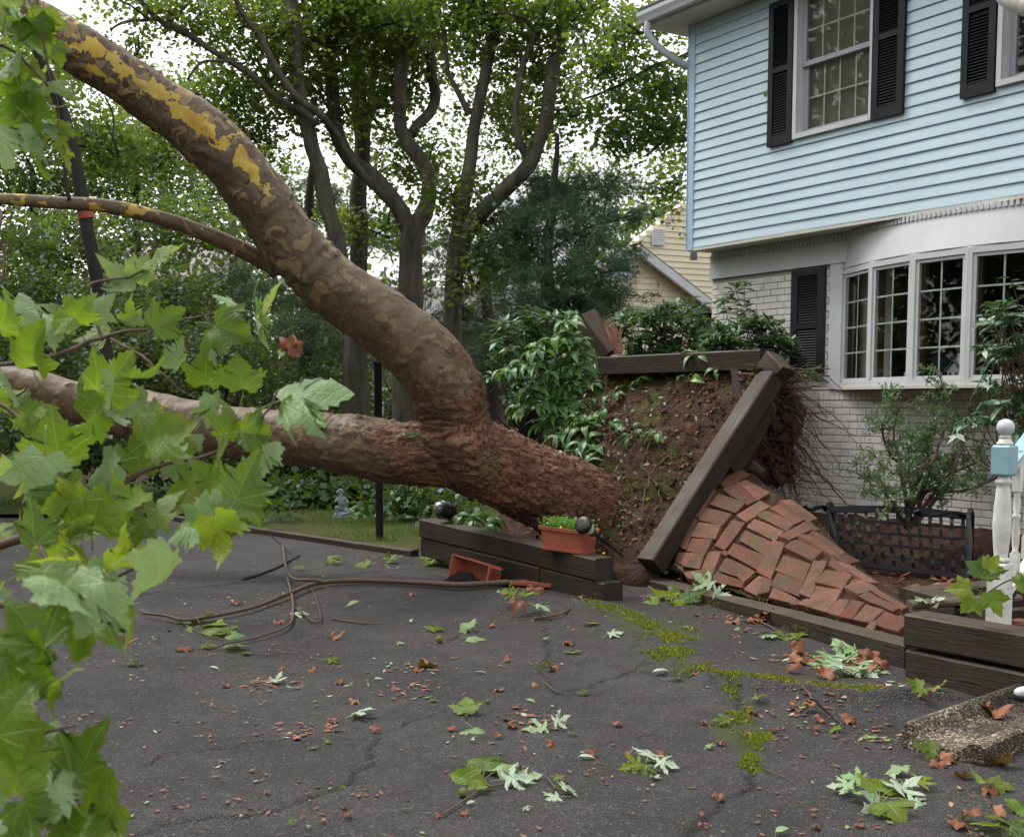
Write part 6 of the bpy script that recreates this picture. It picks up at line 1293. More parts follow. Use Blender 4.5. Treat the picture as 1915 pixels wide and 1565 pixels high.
whorl_shrub('rhododendron', 'dark green rhododendron left of the upturned root plate, below the pine', b3(960, 950, 13.2), pts(95, ell(990, 665, 78, 95, 12.6, 13.8))+pts(26, ell(1040, 620, 60, 40, 12.8, 13.6)), RHM, .165, 9, 'rhodo_i', at(985, 830, 13.4), group='rhododendrons behind the root plate')
whorl_shrub('rhododendron', 'rhododendron behind the level timber, right of the splintered stub', b3(1250, 950, 13.), pts(105, ell(1235, 618, 100, 55, 12.7, 13.8))+[(1160, 590, 13.2), (1150, 600, 13.2), (1310, 570, 13.2), (1290, 560, 13.)], RHM, .165, 10, 'rhodo_i', at(1240, 800, 13.4), group='rhododendrons behind the root plate')
whorl_shrub('rhododendron', 'tallest rhododendron, growing against the white brick left of the lower shutter', b3(1400, 950, 12.5), [(1375, 540, 12.3), (1392, 533, 12.3), (1350, 555, 12.3), (1380, 560, 12.3), (1365, 580, 12.3), (1395, 578, 12.2)]+pts(95, ell(1400, 645, 82, 52, 11.8, 12.5))+[(1440, 600, 12.1), (1455, 607, 12.), (1475, 640, 12.), (1480, 660, 11.9), (1500, 700, 11.5), (1520, 705, 11.5), (1515, 690, 11.5), (1470, 690, 11.7)], RHM, .155, 10, 'rhodo_i', at(1400, 800, 12.4), group='rhododendrons behind the root plate')
def hedge_arc(r):
    while True:
        u, v = r.uniform(1825, 1990), r.uniform(510, 830); b_ = 1835+ (40 if v < 560 else 0)+(25 if v > 760 else 0)+abs(v-650)*.12
        if u > b_+r.uniform(-12, 10): return u, v, r.uniform(8.0, 8.9)
whorl_shrub('holly_bush', 'glossy dark holly bush in front of the bow window at the right edge', b3(1950, 1050, 8.4), pts(120, hedge_arc)+[(1838, 590, 8.3), (1850, 575, 8.3), (1835, 640, 8.3), (1840, 715, 8.3), (1815, 780, 8.3), (1800, 790, 8.3), (1850, 785, 8.2), (1880, 560, 8.2), (1790, 812, 8.2)], HOM, .105, 8, 'holly_i', at(1960, 900, 8.5), cap=290, up=.2, mat='twig')
# thin laurel shrub in front of the brick wall: many small leaves
az = thing('laurel_shrub', 'open grey-green shrub with twisted brown stems against the white brick wall', 'shrub', b3(1730, 1000, 10.3))
m = MB(); tips = []; b0 = at(1705, 985, 10.3)
ST = [[(1700, 985), (1712, 900), (1745, 860), (1765, 810), (1768, 745), (1760, 700)], [(1700, 985), (1705, 930), (1690, 880), (1665, 850), (1650, 790), (1700, 745)], [(1705, 985), (1735, 920), (1800, 915), (1850, 900), (1880, 880)], [(1712, 985), (1750, 930), (1790, 870), (1800, 800), (1815, 760)], [(1695, 985), (1660, 930), (1640, 895), (1605, 885)], [(1700, 985), (1690, 905), (1672, 820), (1675, 755)], [(1715, 960), (1770, 895), (1840, 860)], [(1700, 960), (1740, 880), (1730, 830), (1740, 800)]]
for k, s in enumerate(ST):
    P = np.array([at(u, v, 10.25-rl.uniform(0, .35)*(i > 0)) for i, (u, v) in enumerate(s)]); S_ = spline(P, 40); S_ += (np.stack([fbm(S_, 5, k*3+j, 3) for j in range(3)], 1)-.5)*.07; m.tube(S_, np.linspace(.022, .004, 40), 7, noise=.2, ns=15)
    for j in range(9, 40, 2):
        for q in range(2):
            T_ = wander(S_[j], rl.normal(size=3)*[1, .7, .6]+[0, 0, .4], rl.uniform(.10, .32), 6, .4, 0, int(rl.integers(1e6))); m.tube(T_, np.linspace(.004, .0015, 7), 4); tips += [T_[-1], T_[-2], T_[3]]
part('stems', m, M['twig'], az, True)
tips = np.array(tips); n = len(tips)*13; i = rl.integers(0, len(tips), n); C = tips[i]; d = rl.normal(size=(n, 3)); d[:, 2] += .2; d /= np.linalg.norm(d, axis=1)[:, None]; w_ = np.cross(d, rl.normal(size=(n, 3))); w_ /= np.linalg.norm(w_, axis=1)[:, None]; s_ = rl.uniform(.022, .046, (n, 1)); C = C+rl.normal(0, .014, (n, 3)); nn = np.cross(d, w_)
V = np.stack([C, C+d*s_*.5+w_*s_*.2, C+d*s_-nn*s_*.1, C+d*s_*.5-w_*s_*.2], 1).reshape(-1, 3); part('leaves', (V, np.arange(len(V)).reshape(-1, 4)), M['azalea'], az, kind='stuff')
# leafy lilies growing out of the slope
def lily(label, u, v, k, s, hang=.5, Yoff=0., spread=1., cat='plant'):
    p, n_ = on_plate(u, v)
    if p is None: p, n_ = at(u, v, 11.4+Yoff), PN
    t = thing('lily_plant', label, cat, tuple(p), 'broad leaved plants on the upturned soil')
    for j in range(k):
        a = rl.uniform(0, 2*PI); A_x = nrm(np.cross(n_, [.2, .1, 1])); B_x = np.cross(n_, A_x); rad = (math.cos(a)*A_x+math.sin(a)*B_x)
        d = nrm(n_*rl.uniform(.3, .9)+rad*spread+np.array([0, 0, -hang*rl.random()])); nn = nrm(n_+np.array([0, 0, .8])+rl.normal(0, .3, 3)); sz = s*rl.uniform(.7, 1.15)
        place('leaf', LIM[rl.integers(4)], t, leaf_mat4(p+rad*rl.uniform(0, .06)+n_*rl.uniform(.0, .10), d, nn, sz))
LL = [(1085, 655, 12, .19, 'clump of broad leaves at the top left of the soil slope beneath the stub'), (1045, 640, 10, .18, 'leaf clump at the upper left rim of the slope by the rhododendron'), (1040, 700, 14, .19, 'drooping leaf clump halfway down the left rim of the slope'), (1070, 720, 14, .19, 'dense leaf clump right of the left rim, above the trunk base'), (1000, 735, 12, .18, 'leaf clump on the left rim just above the fallen trunk'), (980, 770, 10, .18, 'low leaf clump hanging behind the trunk bark'), (1050, 770, 12, .19, 'leaf clump spreading over the slope above the rough trunk base'), (1100, 760, 8, .15, 'small leaf clump in the middle left of the slope'), (1060, 820, 11, .19, 'big pale leaf clump where the trunk meets the soil'), (1095, 835, 10, .19, 'leaf clump with oval leaves beside the trunk collar'), (1100, 880, 9, .18, 'hanging leaf clump low beside the trunk collar'), (1145, 800, 5, .16, 'small plant with three broad leaves mid slope'), (1155, 745, 3, .15, 'two-leaved seedling high on the bare soil'), (1235, 820, 7, .15, 'plant with spread leaves near the middle of the diagonal timber'), (1310, 672, 6, .18, 'bright leaf tuft growing over the level timber'), (1290, 715, 3, .17, 'single leaning leaf pair under the level timber'), (1205, 685, 6, .09, 'small bright tuft at the lower edge of the level timber'), (1120, 960, 6, .10, 'small weed at the foot of the slope behind the planter'), (1000, 690, 11, .18, 'leaf clump at the far left of the slope'), (955, 700, 9, .17, 'outermost leaf clump on the left of the slope'), (1020, 760, 12, .2, 'full leaf clump hanging just over the upper bark of the trunk'), (1075, 690, 12, .19, 'leaf clump in the upper left corner of the soil, below the stub'), (1010, 660, 12, .19, 'pale leaf clump between the rhododendron and the slope'), (1100, 800, 10, .18, 'leaf clump in brown litter left of mid slope'), (1060, 860, 8, .19, 'long drooping leaves over the bark at the collar'), (1095, 700, 10, .18, 'leaf clump hanging at the far left of the level timber end'), (1075, 745, 10, .18, 'leaf clump on the soil midway down the left rim'), (1110, 730, 7, .15, 'sparse leaves on brown litter under the timber end'), (1030, 800, 10, .19, 'leaf clump just above the trunk where it dips behind bark'), (1125, 850, 7, .17, 'pair of tilted leaf rosettes near the trunk collar'), (1070, 610, 11, .19, 'tall leaf clump standing just left of the grey stub'), (1130, 775, 7, .16, 'leaf clump beside brown litter in mid slope'), (1185, 815, 6, .14, 'small leaf clump between the litter and the surface root'), (1085, 790, 9, .18, 'leaf clump just above the collar litter'), (1200, 720, 4, .12, 'few thin leaves high on the bare dark soil'), (1350, 700, 4, .11, 'small leaf tuft beside the short black stake')]
for u, v, k, s, lab in LL: lily(lab, u, v, int(k*1.35), s*.92)
# bright moss on the slope
def tufts(name, P, Nn, size, mat, seed, kind='stuff', parent=None, h=1.):
    r = np.random.default_rng(seed); n = len(P); d = Nn+r.normal(0, .55, (n, 3)); d /= np.linalg.norm(d, axis=1)[:, None]; w_ = np.cross(d, r.normal(size=(n, 3))); w_ /= np.linalg.norm(w_, axis=1)[:, None]; s = size*r.uniform(.5, 1.3, (n, 1)); C = P+Nn*size*.1
    V = np.stack([C-w_*s*.35, C+w_*s*.35, C+d*s*h], 1).reshape(-1, 3); F = np.arange(len(V)).reshape(-1, 3)
    return obj(name, mkmesh(name, V, F, M[mat]), kind=kind) if parent is None else part(name, (V, F), M[mat], parent, kind=kind)
Pm = []
for u, v, ru, rv, n in ((1135, 900, 22, 40, 700), (1180, 905, 20, 18, 260), (1240, 860, 14, 22, 220), (1215, 935, 8, 14, 120), (1150, 940, 14, 25, 300), (1110, 920, 8, 30, 160), (1245, 780, 14, 8, 80)):
    for k in range(n):
        a, b_ = rl.normal(0, .5, 2); p, n_ = on_plate(u+a*ru, v+b_*rv)
        if p is not None: Pm.append(p)
Pm = np.array(Pm); tufts('slope_moss', Pm, np.repeat(PN[None], len(Pm), 0), .016, 'moss', 5, parent=tree)
# moss along the crack in the asphalt
Pm = []
r = np.random.default_rng(31); MP = np.c_[P2, Z]
sel = np.where((moss > .45) & (MP[:, 1] < 11))[0]; pick = r.choice(sel, 15000); Pm = MP[pick]+np.c_[r.uniform(-.015, .015, (15000, 2)), np.zeros(15000)]
keep = (fbm(Pm*[1, 1, 0], 7, 90, 3)+.08*(np.linalg.norm(Pm[:, :2]-gnd(1395, 1385)[:2], axis=1) < .14)+.12*(dist_poly(Pm[:, :2], MOSSL) < .10)) > .53; Pm = Pm[keep]
tufts('asphalt_moss', Pm, np.repeat(np.array([[0, 0, 1.]]), len(Pm), 0), .015, 'moss', 6)
# moss in the brick joints
Pm = []
while len(Pm) < 2600:
    u, v = rl.uniform(1262, 1690), rl.uniform(880, 1180); 
    if vn(np.array([[u/34, v/26, 0]]), 1, 4)[0] < .60: continue
    h_ = bvh.ray_cast(Vector(CAM), Vector(ray(u, v)))
    if h_[0] is not None: Pm.append(np.array(h_[0]))
Pm = np.array(Pm); tufts('joint_moss', Pm-[0, 0, .012], np.repeat(np.array([[-.2, -.3, .8]]), len(Pm), 0), .011, 'moss', 7, parent=pav)
# ================================================================== LITTER ON THE DRIVEWAY
m = []; r = np.random.default_rng(44); n = 2600
P = np.c_[r.uniform(-4.5, 3.4, n*2), 3.6+8.5*r.random(n*2)**1.3]; P = P[fbm(np.c_[P, P[:, 0]*0], 1.6, 66, 4)+r.normal(0, .05, len(P)) > .5][:n]; n = len(P); NLIT = n; cl = np.array([gnd(u, v)[:2] for u, v in ((770, 1295), (510, 1280), (1005, 1345), (560, 1370), (1430, 1190), (1480, 1240), (1350, 1160), (1580, 1265), (1680, 1300), (985, 1120), (760, 1250), (1530, 1330), (1240, 1120), (1650, 1380))])
q = r.integers(0, len(cl), 520); P = np.vstack([P, cl[q]+r.normal(0, .10, (520, 2))]); n = len(P); zz = ground_h(P)
a = r.uniform(0, 2*PI, n); s = r.uniform(.006, .021, (n, 1))*np.where(np.arange(n)[:, None] >= NLIT, 1.5, 1); X_ = np.c_[np.cos(a), np.sin(a), r.normal(0, .15, n)]; Y_ = np.c_[-np.sin(a), np.cos(a), r.normal(0, .15, n)]; C = np.c_[P, zz+.004+r.random(n)*.006]
V = np.stack([C-X_*s, C-Y_*s*.45, C+X_*s*.9+Y_*s*.2+[0, 0, .003], C+Y_*s*.5], 1).reshape(-1, 3); FF = np.arange(len(V)).reshape(-1, 4); ob = r.random(n) < .78
obj('shed_bark_flakes', mkmesh('shed_bark_flakes', V, FF[ob], M['flake']), kind='stuff'); obj('leaf_crumbs', mkmesh('leaf_crumbs', V, FF[~ob], M['bit']), kind='stuff')
def floor_leaf(name, label, u, v, sz, ang, kind_, group=None, tilt=.25, z=.0, cat='leaf'):
    p = on_ground(u, v, .012+z); Y = p[1]; s = sz*.82/2250*Y/1.12; a = math.radians(ang); tip = np.array([math.cos(a), math.sin(a), rl.uniform(-.05, .15)]); n_ = nrm(np.array([0, 0, 1])+rl.normal(0, tilt, 3)); me = {'g': SYCM, 'p': SYCP, 's': MAPM, 'm': MAPG, 'b': BRN, 'o': OVM}[kind_]; me = me[rl.integers(len(me))]
    o_ = place(name, me, None, leaf_mat4(p-tip*s*.4+[0, 0, s*.08], tip, n_, s)); tag(o_, label, cat, group); return o_
def cluster(label, u, v, spec, stems=None, name='leaf_cluster', group=None, zz=0.):
    """spec: (du,dv,size_px,angle,kind)"""
    og = (lambda a, b, c=0: gnd(a, b, zz)+[0, 0, c]) if zz else on_ground; b_ = og(u, v); t = thing(name, label, 'leaves', tuple(b_), group)
    for du, dv, sz, ang, kd in spec:
        p = og(u+du, v+dv, .015+rl.uniform(0, .03)); s = sz*.72/2250*p[1]/1.1; a = math.radians(ang); tip = nrm(np.array([math.cos(a), math.sin(a)*1.2, rl.uniform(-.1, .35)])); n_ = nrm(np.array([0, -.25, 1])+rl.normal(0, .3, 3)); me = {'g': SYCM, 'p': SYCP, 's': MAPM, 'm': MAPG, 'b': BRN, 'o': OVM}[kd]; me = me[rl.integers(len(me))]
        place('leaf', me, t, leaf_mat4(p-tip*s*.3, tip, n_, s))
    for s_ in (stems or []):
        P = np.array([og(a, b__, .012) for a, b__ in s_]); part('stalk', tube(spline(P, 14), .004, 5), M['twig'], t, True)
    return t
cluster('large cluster of silver maple leaves at the lower right, below the splash block', 1655, 1490, [(-10, -10, 100, 70, 'g'), (30, -5, 90, 20, 's'), (-40, 10, 80, 160, 's'), (-75, -5, 70, 175, 's'), (10, 35, 100, -80, 'g'), (-15, 30, 70, -120, 's'), (60, 15, 80, -20, 's'), (-55, -25, 60, 140, 's'), (25, -40, 60, 100, 'p'), (70, -15, 60, 40, 'm')], [[(1560, 1480), (1620, 1475), (1660, 1480)]])
cluster('yellowing upright leaf cluster with a cut twig at the bottom centre', 905, 1465, [(5, -20, 95, 80, 'g'), (-30, 0, 90, 160, 'g'), (35, -15, 80, 40, 'p'), (55, 5, 80, 5, 's'), (80, -5, 60, 10, 's'), (-10, 15, 60, -60, 'g')], [[(828, 1528), (870, 1500), (905, 1478)], [(905, 1478), (950, 1470), (985, 1465)]])
cluster('small silver leaf pair lying by itself at the bottom centre', 1045, 1490, [(-10, 5, 60, 200, 's'), (15, -5, 55, 20, 's'), (-2, -25, 40, 90, 'm')], [[(1020, 1455), (1040, 1480)]])
cluster('silver maple leaves fanned out on the asphalt right of bottom centre', 1212, 1435, [(0, -10, 70, 80, 's'), (-25, 8, 60, 200, 'm'), (28, 5, 60, -10, 's'), (-5, 12, 50, -100, 'm')], [[(1200, 1440), (1240, 1448)]])
cluster('pair of upright green leaves on the asphalt in the centre foreground', 880, 1355, [(-8, -20, 65, 90, 'g'), (10, 15, 80, -60, 'p'), (-22, 15, 55, 200, 'p')], [[(870, 1345), (885, 1330)]])
cluster('silvery leaf pair left of the standing crack moss', 1020, 1365, [(-10, 3, 60, 190, 's'), (25, 0, 45, 10, 's')], [[(985, 1368), (1060, 1360)]])
cluster('wilted pile of silver maple leaves at the foot of the low timber', 1590, 1245, [(rl.uniform(-45, 45), rl.uniform(-28, 22), rl.uniform(55, 85), rl.uniform(-170, -10), 's') for _ in range(22)]+[(-20, -30, 60, 100, 's')], [[(1570, 1205), (1600, 1215), (1590, 1250)], [(1600, 1215), (1640, 1230)]])
cluster('green sycamore leaves around the branch tip at the left of the driveway', 375, 1170, [(-10, -5, 75, 120, 'g'), (20, 0, 80, 30, 'g'), (5, 20, 85, -40, 'g'), (45, 15, 80, -10, 'g'), (-30, 12, 60, 190, 'g'), (70, 25, 70, -20, 'p')], [[(330, 1160), (370, 1185), (420, 1200)]])
cluster('pale yellow-green curled leaves next to the round seed ball', 875, 1190, [(-5, -8, 50, 120, 'p'), (8, 8, 50, 0, 'p')], [[(835, 1200), (860, 1190)]])
cluster('green leaf bunch at the near end of the low timber, where it meets the stack', 1265, 1122, [(-25, 0, 70, 100, 'g'), (10, -8, 70, 70, 'g'), (25, 5, 70, 10, 'g'), (0, 8, 60, -60, 'g'), (-45, 8, 50, 180, 'g'), (40, -5, 55, 45, 'g')], [[(1250, 1110), (1290, 1125)]])
cluster('silver leaf sprig lying on the near end of the low timber', 1340, 1105, [(-20, -5, 60, 150, 's'), (15, -8, 55, 30, 's'), (5, 10, 55, -20, 's')], [[(1310, 1115), (1345, 1100)]], zz=.09)
cluster('leaf bunch on the soil beside the foot of the diagonal timber', 1240, 1062, [(-15, 0, 45, 170, 's'), (10, -5, 55, 60, 'g'), (0, 8, 40, -80, 's'), (25, 5, 45, 0, 'b')], zz=.10)
cluster('green and silver leaves scattered at the right front of the low timber', 1470, 1195, [(0, 0, 60, 60, 'g'), (25, -5, 55, 110, 'g'), (60, -8, 60, 80, 'g'), (-30, 0, 45, 150, 's')])
cluster('green leaves beside the near corner of the splash block', 1745, 1290, [(0, 0, 65, 70, 'g'), (-30, 5, 45, 160, 'g'), (-20, 15, 40, 200, 'm')])
cluster('green and brown leaves under the near end of the splash block', 1740, 1420, [(0, 0, 50, 150, 'g'), (30, 5, 55, -20, 'b'), (-20, -5, 45, 60, 'g'), (15, 15, 40, -90, 'b')])
cluster('green leaf pair holding a brown leaf at the right, under the splash block', 1840, 1478, [(0, 0, 70, 170, 'g'), (25, 0, 60, -10, 'g'), (10, 5, 45, -60, 'b')])
cluster('leaf heap in the bottom right corner of the driveway', 1885, 1545, [(0, 0, 90, 80, 'g'), (25, -25, 80, 40, 'g'), (-35, 10, 70, 160, 'g'), (-70, -5, 55, 100, 'b'), (-95, 5, 50, 30, 'b'), (20, 15, 80, -30, 'g'), (-20, -15, 50, 200, 'b')])
cluster('green leaf clump on the lawn edge beside the stack', 845, 1055, [(-30, -10, 60, 120, 'g'), (-15, 0, 55, 20, 'g'), (-40, 3, 50, 190, 'g')])
cluster('small mixed leaves and litter below the fallen planter', 985, 1125, [(0, 0, 50, 20, 'g'), (-30, -5, 45, 160, 'm'), (25, 10, 50, -30, 's'), (50, 5, 40, 30, 'm'), (15, -10, 45, 100, 'b'), (-15, 8, 40, -100, 'b')])
cluster('brown curled leaves heaped against the low timber', 1400, 1165, [(rl.uniform(-70, 130), 0, rl.uniform(35, 50), rl.uniform(0, 360), 'b') for _ in range(12)])
cluster('brown leaves heaped beside the wilted silver leaves', 1530, 1225, [(rl.uniform(-60, 120), rl.uniform(-5, 45), rl.uniform(35, 52), rl.uniform(0, 360), 'b') for _ in range(14)])
cluster('leaf bits on the far driveway beside the thin branch', 620, 1055, [(0, 0, 45, 30, 'g'), (60, 5, 40, 160, 'g'), (-60, 12, 35, 90, 'm'), (110, -2, 45, 20, 'g')])
SG = [(677, 1342, 60, 0, 's', 'silver leaf lying alone left of the central crack'), (630, 1238, 55, 20, 'm', 'green maple leaf pair on the asphalt at mid left'), (518, 1278, 40, 60, 's', 'whitish maple leaf beside red bark chips at left'), (498, 1170, 0, 0, 's', ''), (1105, 1168, 34, 80, 'g', 'small green leaf standing near the bump in the asphalt'), (1070, 1222, 30, 90, 'g', 'upright green leaf on the asphalt above the mossy crack'), (1150, 1190, 36, 10, 's', 'pale leaf on the crest of the asphalt bump'), (1232, 1260, 40, 10, 'o', 'plain pale oval leaf below the asphalt bump'), (1095, 1420, 42, 10, 'o', 'smooth white oval leaf right of bottom centre'), (1560, 1368, 40, 90, 'm', 'pale green lobed leaf midway to the splash block'), (1625, 1382, 32, 100, 's', 'small white leaf just left of the splash block'), (1420, 1310, 34, 20, 'm', 'light green leaf between the two mossy cracks'), (1350, 1355, 45, 170, 'm', 'long pale leaf pointing left beside the bright moss'), (558, 1152, 40, 10, 's', 'pale thin leaf under the long fallen branch'), (658, 1138, 34, 0, 'o', 'small whitish leaf in the middle of the driveway'), (815, 1180, 46, 40, 'm', 'green star-shaped leaf left of the seed ball'), (897, 1260, 26, 0, 'o', 'tiny white leaf right of the orange leaf'), (707, 1272, 22, 20, 'o', 'tiny pale leaf in the centre left of the asphalt'), (250, 1245, 40, 20, 'm', 'thin green leaf near the left leaf spray'), (388, 1213, 34, 10, 'm', 'small pale leaf under the branch tip leaves'), (440, 1215, 55, 10, 'g', 'flat yellow-green leaf right of the branch tip leaves'), (345, 1217, 32, 100, 'b', 'orange-brown curled leaf in front of the branch tip'), (798, 1248, 44, 0, 'b', 'orange oak-like leaf beside a small nut'), (625, 1195, 34, 20, 'b', 'small orange leaf in the middle left of the driveway'), (240, 1200, 30, 0, 'b', 'flat brown leaf near the left spray'), (1035, 1255, 36, 60, 'b', 'crumpled brown leaf left of the mossy crack'), (1065, 1205, 34, 10, 'b', 'flat pinkish brown leaf above the mossy crack'), (1155, 1358, 24, 30, 'b', 'small orange leaf between the silver leaf pairs'), (960, 1360, 34, 0, 'b', 'orange leaf right of the upright green pair'), (1590, 1350, 40, 0, 'b', 'long brown leaf left of the splash block'), (1515, 1320, 30, 90, 'b', 'pale brown curled leaf before the long ridge'), (1535, 1350, 28, 60, 'b', 'small brown leaf near the splash block path'), (1800, 1455, 44, -10, 'b', 'folded tan leaf by the splash block corner'), (1860, 1360, 60, 20, 'b', ''), (1875, 1435, 60, -20, 'b', 'large torn brown leaf at the right edge'), (1030, 1395, 22, 0, 'b', 'yellowed small leaf fragment near the silver pair'), (1460, 1560, 44, 30, 'o', 'pale leaf cut by the bottom edge of the picture'), (650, 1530, 26, 0, 'b', 'orange leaf fragment at the bottom left centre'), (1542, 1300, 26, 40, 'o', 'round white leaf below the ridge of asphalt'), (1430, 1240, 0, 0, 'b', '')]
for u, v, s, a, kd, lab in SG:
    if s and lab: floor_leaf('fallen_leaf', lab, u, v, s, a, kd, 'single leaves fallen on the driveway')
LMK = [(905, 1465, 'yellowing leaf cluster'), (880, 1355, 'upright green leaf pair'), (1212, 1435, 'fanned silver leaves'), (1655, 1490, 'large silver leaf cluster'), (677, 1342, 'lone silver leaf'), (510, 1280, 'red bark chips'), (770, 1295, 'orange bark pile'), (822, 1202, 'seed ball'), (1385, 1370, 'bright crack moss'), (1240, 1190, 'asphalt bump'), (375, 1170, 'branch tip leaves'), (1590, 1245, 'wilted silver pile'), (1020, 1365, 'silvery pair by the moss'), (640, 1470, 'long curved crack'), (1035, 1255, 'left mossy crack')]; SEEN = set()
for k in range(150):
    u, v = rl.uniform(250, 1800), rl.uniform(1110, 1560)
    if u > 1150 and v < 1180+(u-1150)*.18: continue
    q = min(LMK, key=lambda q: math.hypot(q[0]-u, q[1]-v)); du, dv = u-q[0], v-q[1]
    if math.hypot(du, dv) > 150 or math.hypot(du, dv) < 25: continue
    kd = 'mosbbb'[rl.integers(6)]; wd_ = 'just' if math.hypot(du, dv) < 65 else 'further'; dr_ = ('right of' if du > 0 else 'left of') if abs(du) > abs(dv) else ('in front of' if dv > 0 else 'behind')
    lab = 'tiny %s leaf scrap %s %s the %s' % ('brown' if kd == 'b' else 'pale green', wd_, dr_, q[2])
    if lab in SEEN: continue
    SEEN.add(lab); floor_leaf('fallen_leaf', lab, u, v, rl.uniform(15, 27), rl.uniform(0, 360), kd, 'tiny leaf scraps on the driveway')
# leaves round the bench and bed
P = []
for k in range(150):
    u, v = rl.uniform(1560, 1850), rl.uniform(1010, 1110); p = gnd(u, v, .09); P.append(p)
P = np.array(P); n = len(P); a = rl.uniform(0, 2*PI, n); s = rl.uniform(.02, .06, (n, 1)); X_ = np.c_[np.cos(a), np.sin(a), rl.normal(0, .3, n)]; Y_ = np.c_[-np.sin(a), np.cos(a), rl.normal(0, .3, n)]
V = np.stack([P-X_*s, P-Y_*s*.6, P+X_*s, P+Y_*s*.6+[0, 0, .01]], 1).reshape(-1, 3); obj('bed_leaves', mkmesh('bed_leaves', V, np.arange(len(V)).reshape(-1, 4), M['leaf_brown']), kind='stuff')
# branches and twigs lying on the asphalt
br = thing('fallen_branch', 'long bare brown branch lying across the driveway in front of the stack', 'branch', tuple(on_ground(700, 1100)))
def gbranch(pts_, w0, w1, parent, name='stem', z=.01, mat='twig', n=50, seed=1):
    P = np.array([on_ground(u, v, z+(w0/2250*8)/2) for u, v in pts_]); S_ = spline(P, n); S_[:, 2] += .012*np.sin(np.linspace(0, 9, n))**2; Yc = S_[:, 1]; return part(name, tube(S_, np.linspace(w0, w1, n)/2/2250*Yc, 7, noise=.25, ns=18, seed=seed), M[mat], parent, True)
gbranch([(985, 1095), (940, 1098), (860, 1103), (780, 1097), (680, 1092), (600, 1098), (545, 1118), (480, 1142), (400, 1160), (345, 1170), (310, 1162), (270, 1155)], 12, 5, br, n=90)
gbranch([(600, 1100), (562, 1100), (538, 1085), (530, 1040), (528, 1028)], 7, 3, br, 'side_twig', .05)
gbranch([(538, 1085), (548, 1140), (535, 1180), (450, 1205), (400, 1218)], 6, 3, br, 'side_twig'); gbranch([(548, 1138), (575, 1160), (598, 1168), (596, 1140), (580, 1100)], 4, 2, br, 'side_twig')
gbranch([(930, 1097), (948, 1085), (955, 1060), (950, 1052)], 4, 2, br, 'side_twig', .1); gbranch([(985, 1095), (1010, 1082), (1015, 1070)], 4, 2, br, 'side_twig', .1)
TWG = [([(455, 1085), (480, 1078), (520, 1062), (560, 1040)], 8, 'grey green broken stick on the far driveway, pointing at the stack'), ([(1020, 1280), (1045, 1298), (1090, 1302), (1130, 1296)], 3, 'thin curved black twig below the left end of the ridge'), ([(1168, 1262), (1190, 1250), (1205, 1235)], 3, 'short dark twig on the ridge slope'), ([(1290, 1555), (1240, 1535), (1150, 1527), (1080, 1530)], 2, 'thin twig at the bottom edge'), ([(1425, 1442), (1460, 1455), (1485, 1468)], 3, 'straight dark twig between bright moss and silver leaves'), ([(1500, 1285), (1525, 1320), (1560, 1330), (1590, 1320)], 3, 'looping reddish twig under the wilted leaves'), ([(1520, 1310), (1560, 1345), (1580, 1362)], 5, 'grey forked stick left of the splash block'), ([(280, 1430), (300, 1415), (330, 1410)], 4, 'short brown twig at the lower left of the asphalt'), ([(620, 1160), (680, 1168), (720, 1170)], 4, 'thin brown twig beneath the long branch'), ([(455, 1225), (500, 1228), (550, 1220)], 2, 'faint straight twig at left centre'), ([(1000, 1160), (1050, 1150), (1090, 1128), (1110, 1118)], 5, 'knobbly twig lying over the left end of the mossy bump'), ([(1420, 1165), (1450, 1180), (1480, 1200)], 4, 'twig among brown leaves along the low timber'), ([(440, 980), (500, 1000), (560, 1050)], 3, 'thin pale twig crossing the lawn edging'), ([(1335, 1360), (1300, 1352)], 3, 'tiny twig left of the bright moss'), ([(1195, 1380), (1215, 1370), (1222, 1362)], 2, 'tiny dark twig above the fanned silver leaves')]
for k, (p_, w_, lab) in enumerate(TWG):
    P = np.array([on_ground(u, v, .012) for u, v in p_]); S_ = spline(P, 24); S_[:, :2] += (np.stack([fbm(S_, 14, k+j*9, 3) for j in range(2)], 1)-.5)*.03; solo('twig', tube(S_, np.linspace(w_, w_*.5, 24)/2/2250*S_[:, 1], 5, noise=.3, ns=30), M['twig' if k % 3 else 'twig_dark'], lab, 'twig', 'twigs lying on the driveway', smooth=True)
for u, v, r_, lab in ((822, 1202, 7, 'round green sycamore seed ball beside the pale curled leaves'), (1865, 1565, 6, ''), (865, 1490, 9, 'green seed ball under the yellowing leaf cluster'), (815, 1246, 4, 'small round brown nut beside the orange leaf'), (912, 1315, 4, 'pair of tan nut shells right of centre')):
    if not lab: continue
    p = on_ground(u, v); R_ = r_*p[1]/2250; th = np.linspace(0, PI, 11); V, F, L = lathe(p, [(max(.0005, R_*math.sin(t)), R_-R_*math.cos(t)) for t in th], 16); V = V+(fbm(V, 160, 3, 2)[:, None]-.5)*R_*.25*nrm_rows(V-(p+[0, 0, R_])); solo('seed_ball', (V, F), M['seedball'], lab, 'seed ball', smooth=True)

lq = H(np.array([[fac(1432, 174, .02)[0], .022, fac(1432, 174, .02)[1]]]))[0]; tag(place('stuck_leaf', SYCM[3], None, leaf_mat4(lq, [-.8*FD[0], -.8*FD[1], -.2], ND, .045)), 'small green leaf stuck to the blue siding beside the left shutter', 'leaf')
sg = thing('sprig', 'tiny green sprig growing on the crotch where the two fallen stems fork', 'plant', tuple(at(768, 812, 9.9)))
for k in range(7): a_ = rl.uniform(0, 3.2); place('leaf', LIM[k % 4], sg, leaf_mat4(at(764+k*2, 812, 9.86), [math.cos(a_), -.3, math.sin(a_)*.5], [0, -.6, 1], .07))
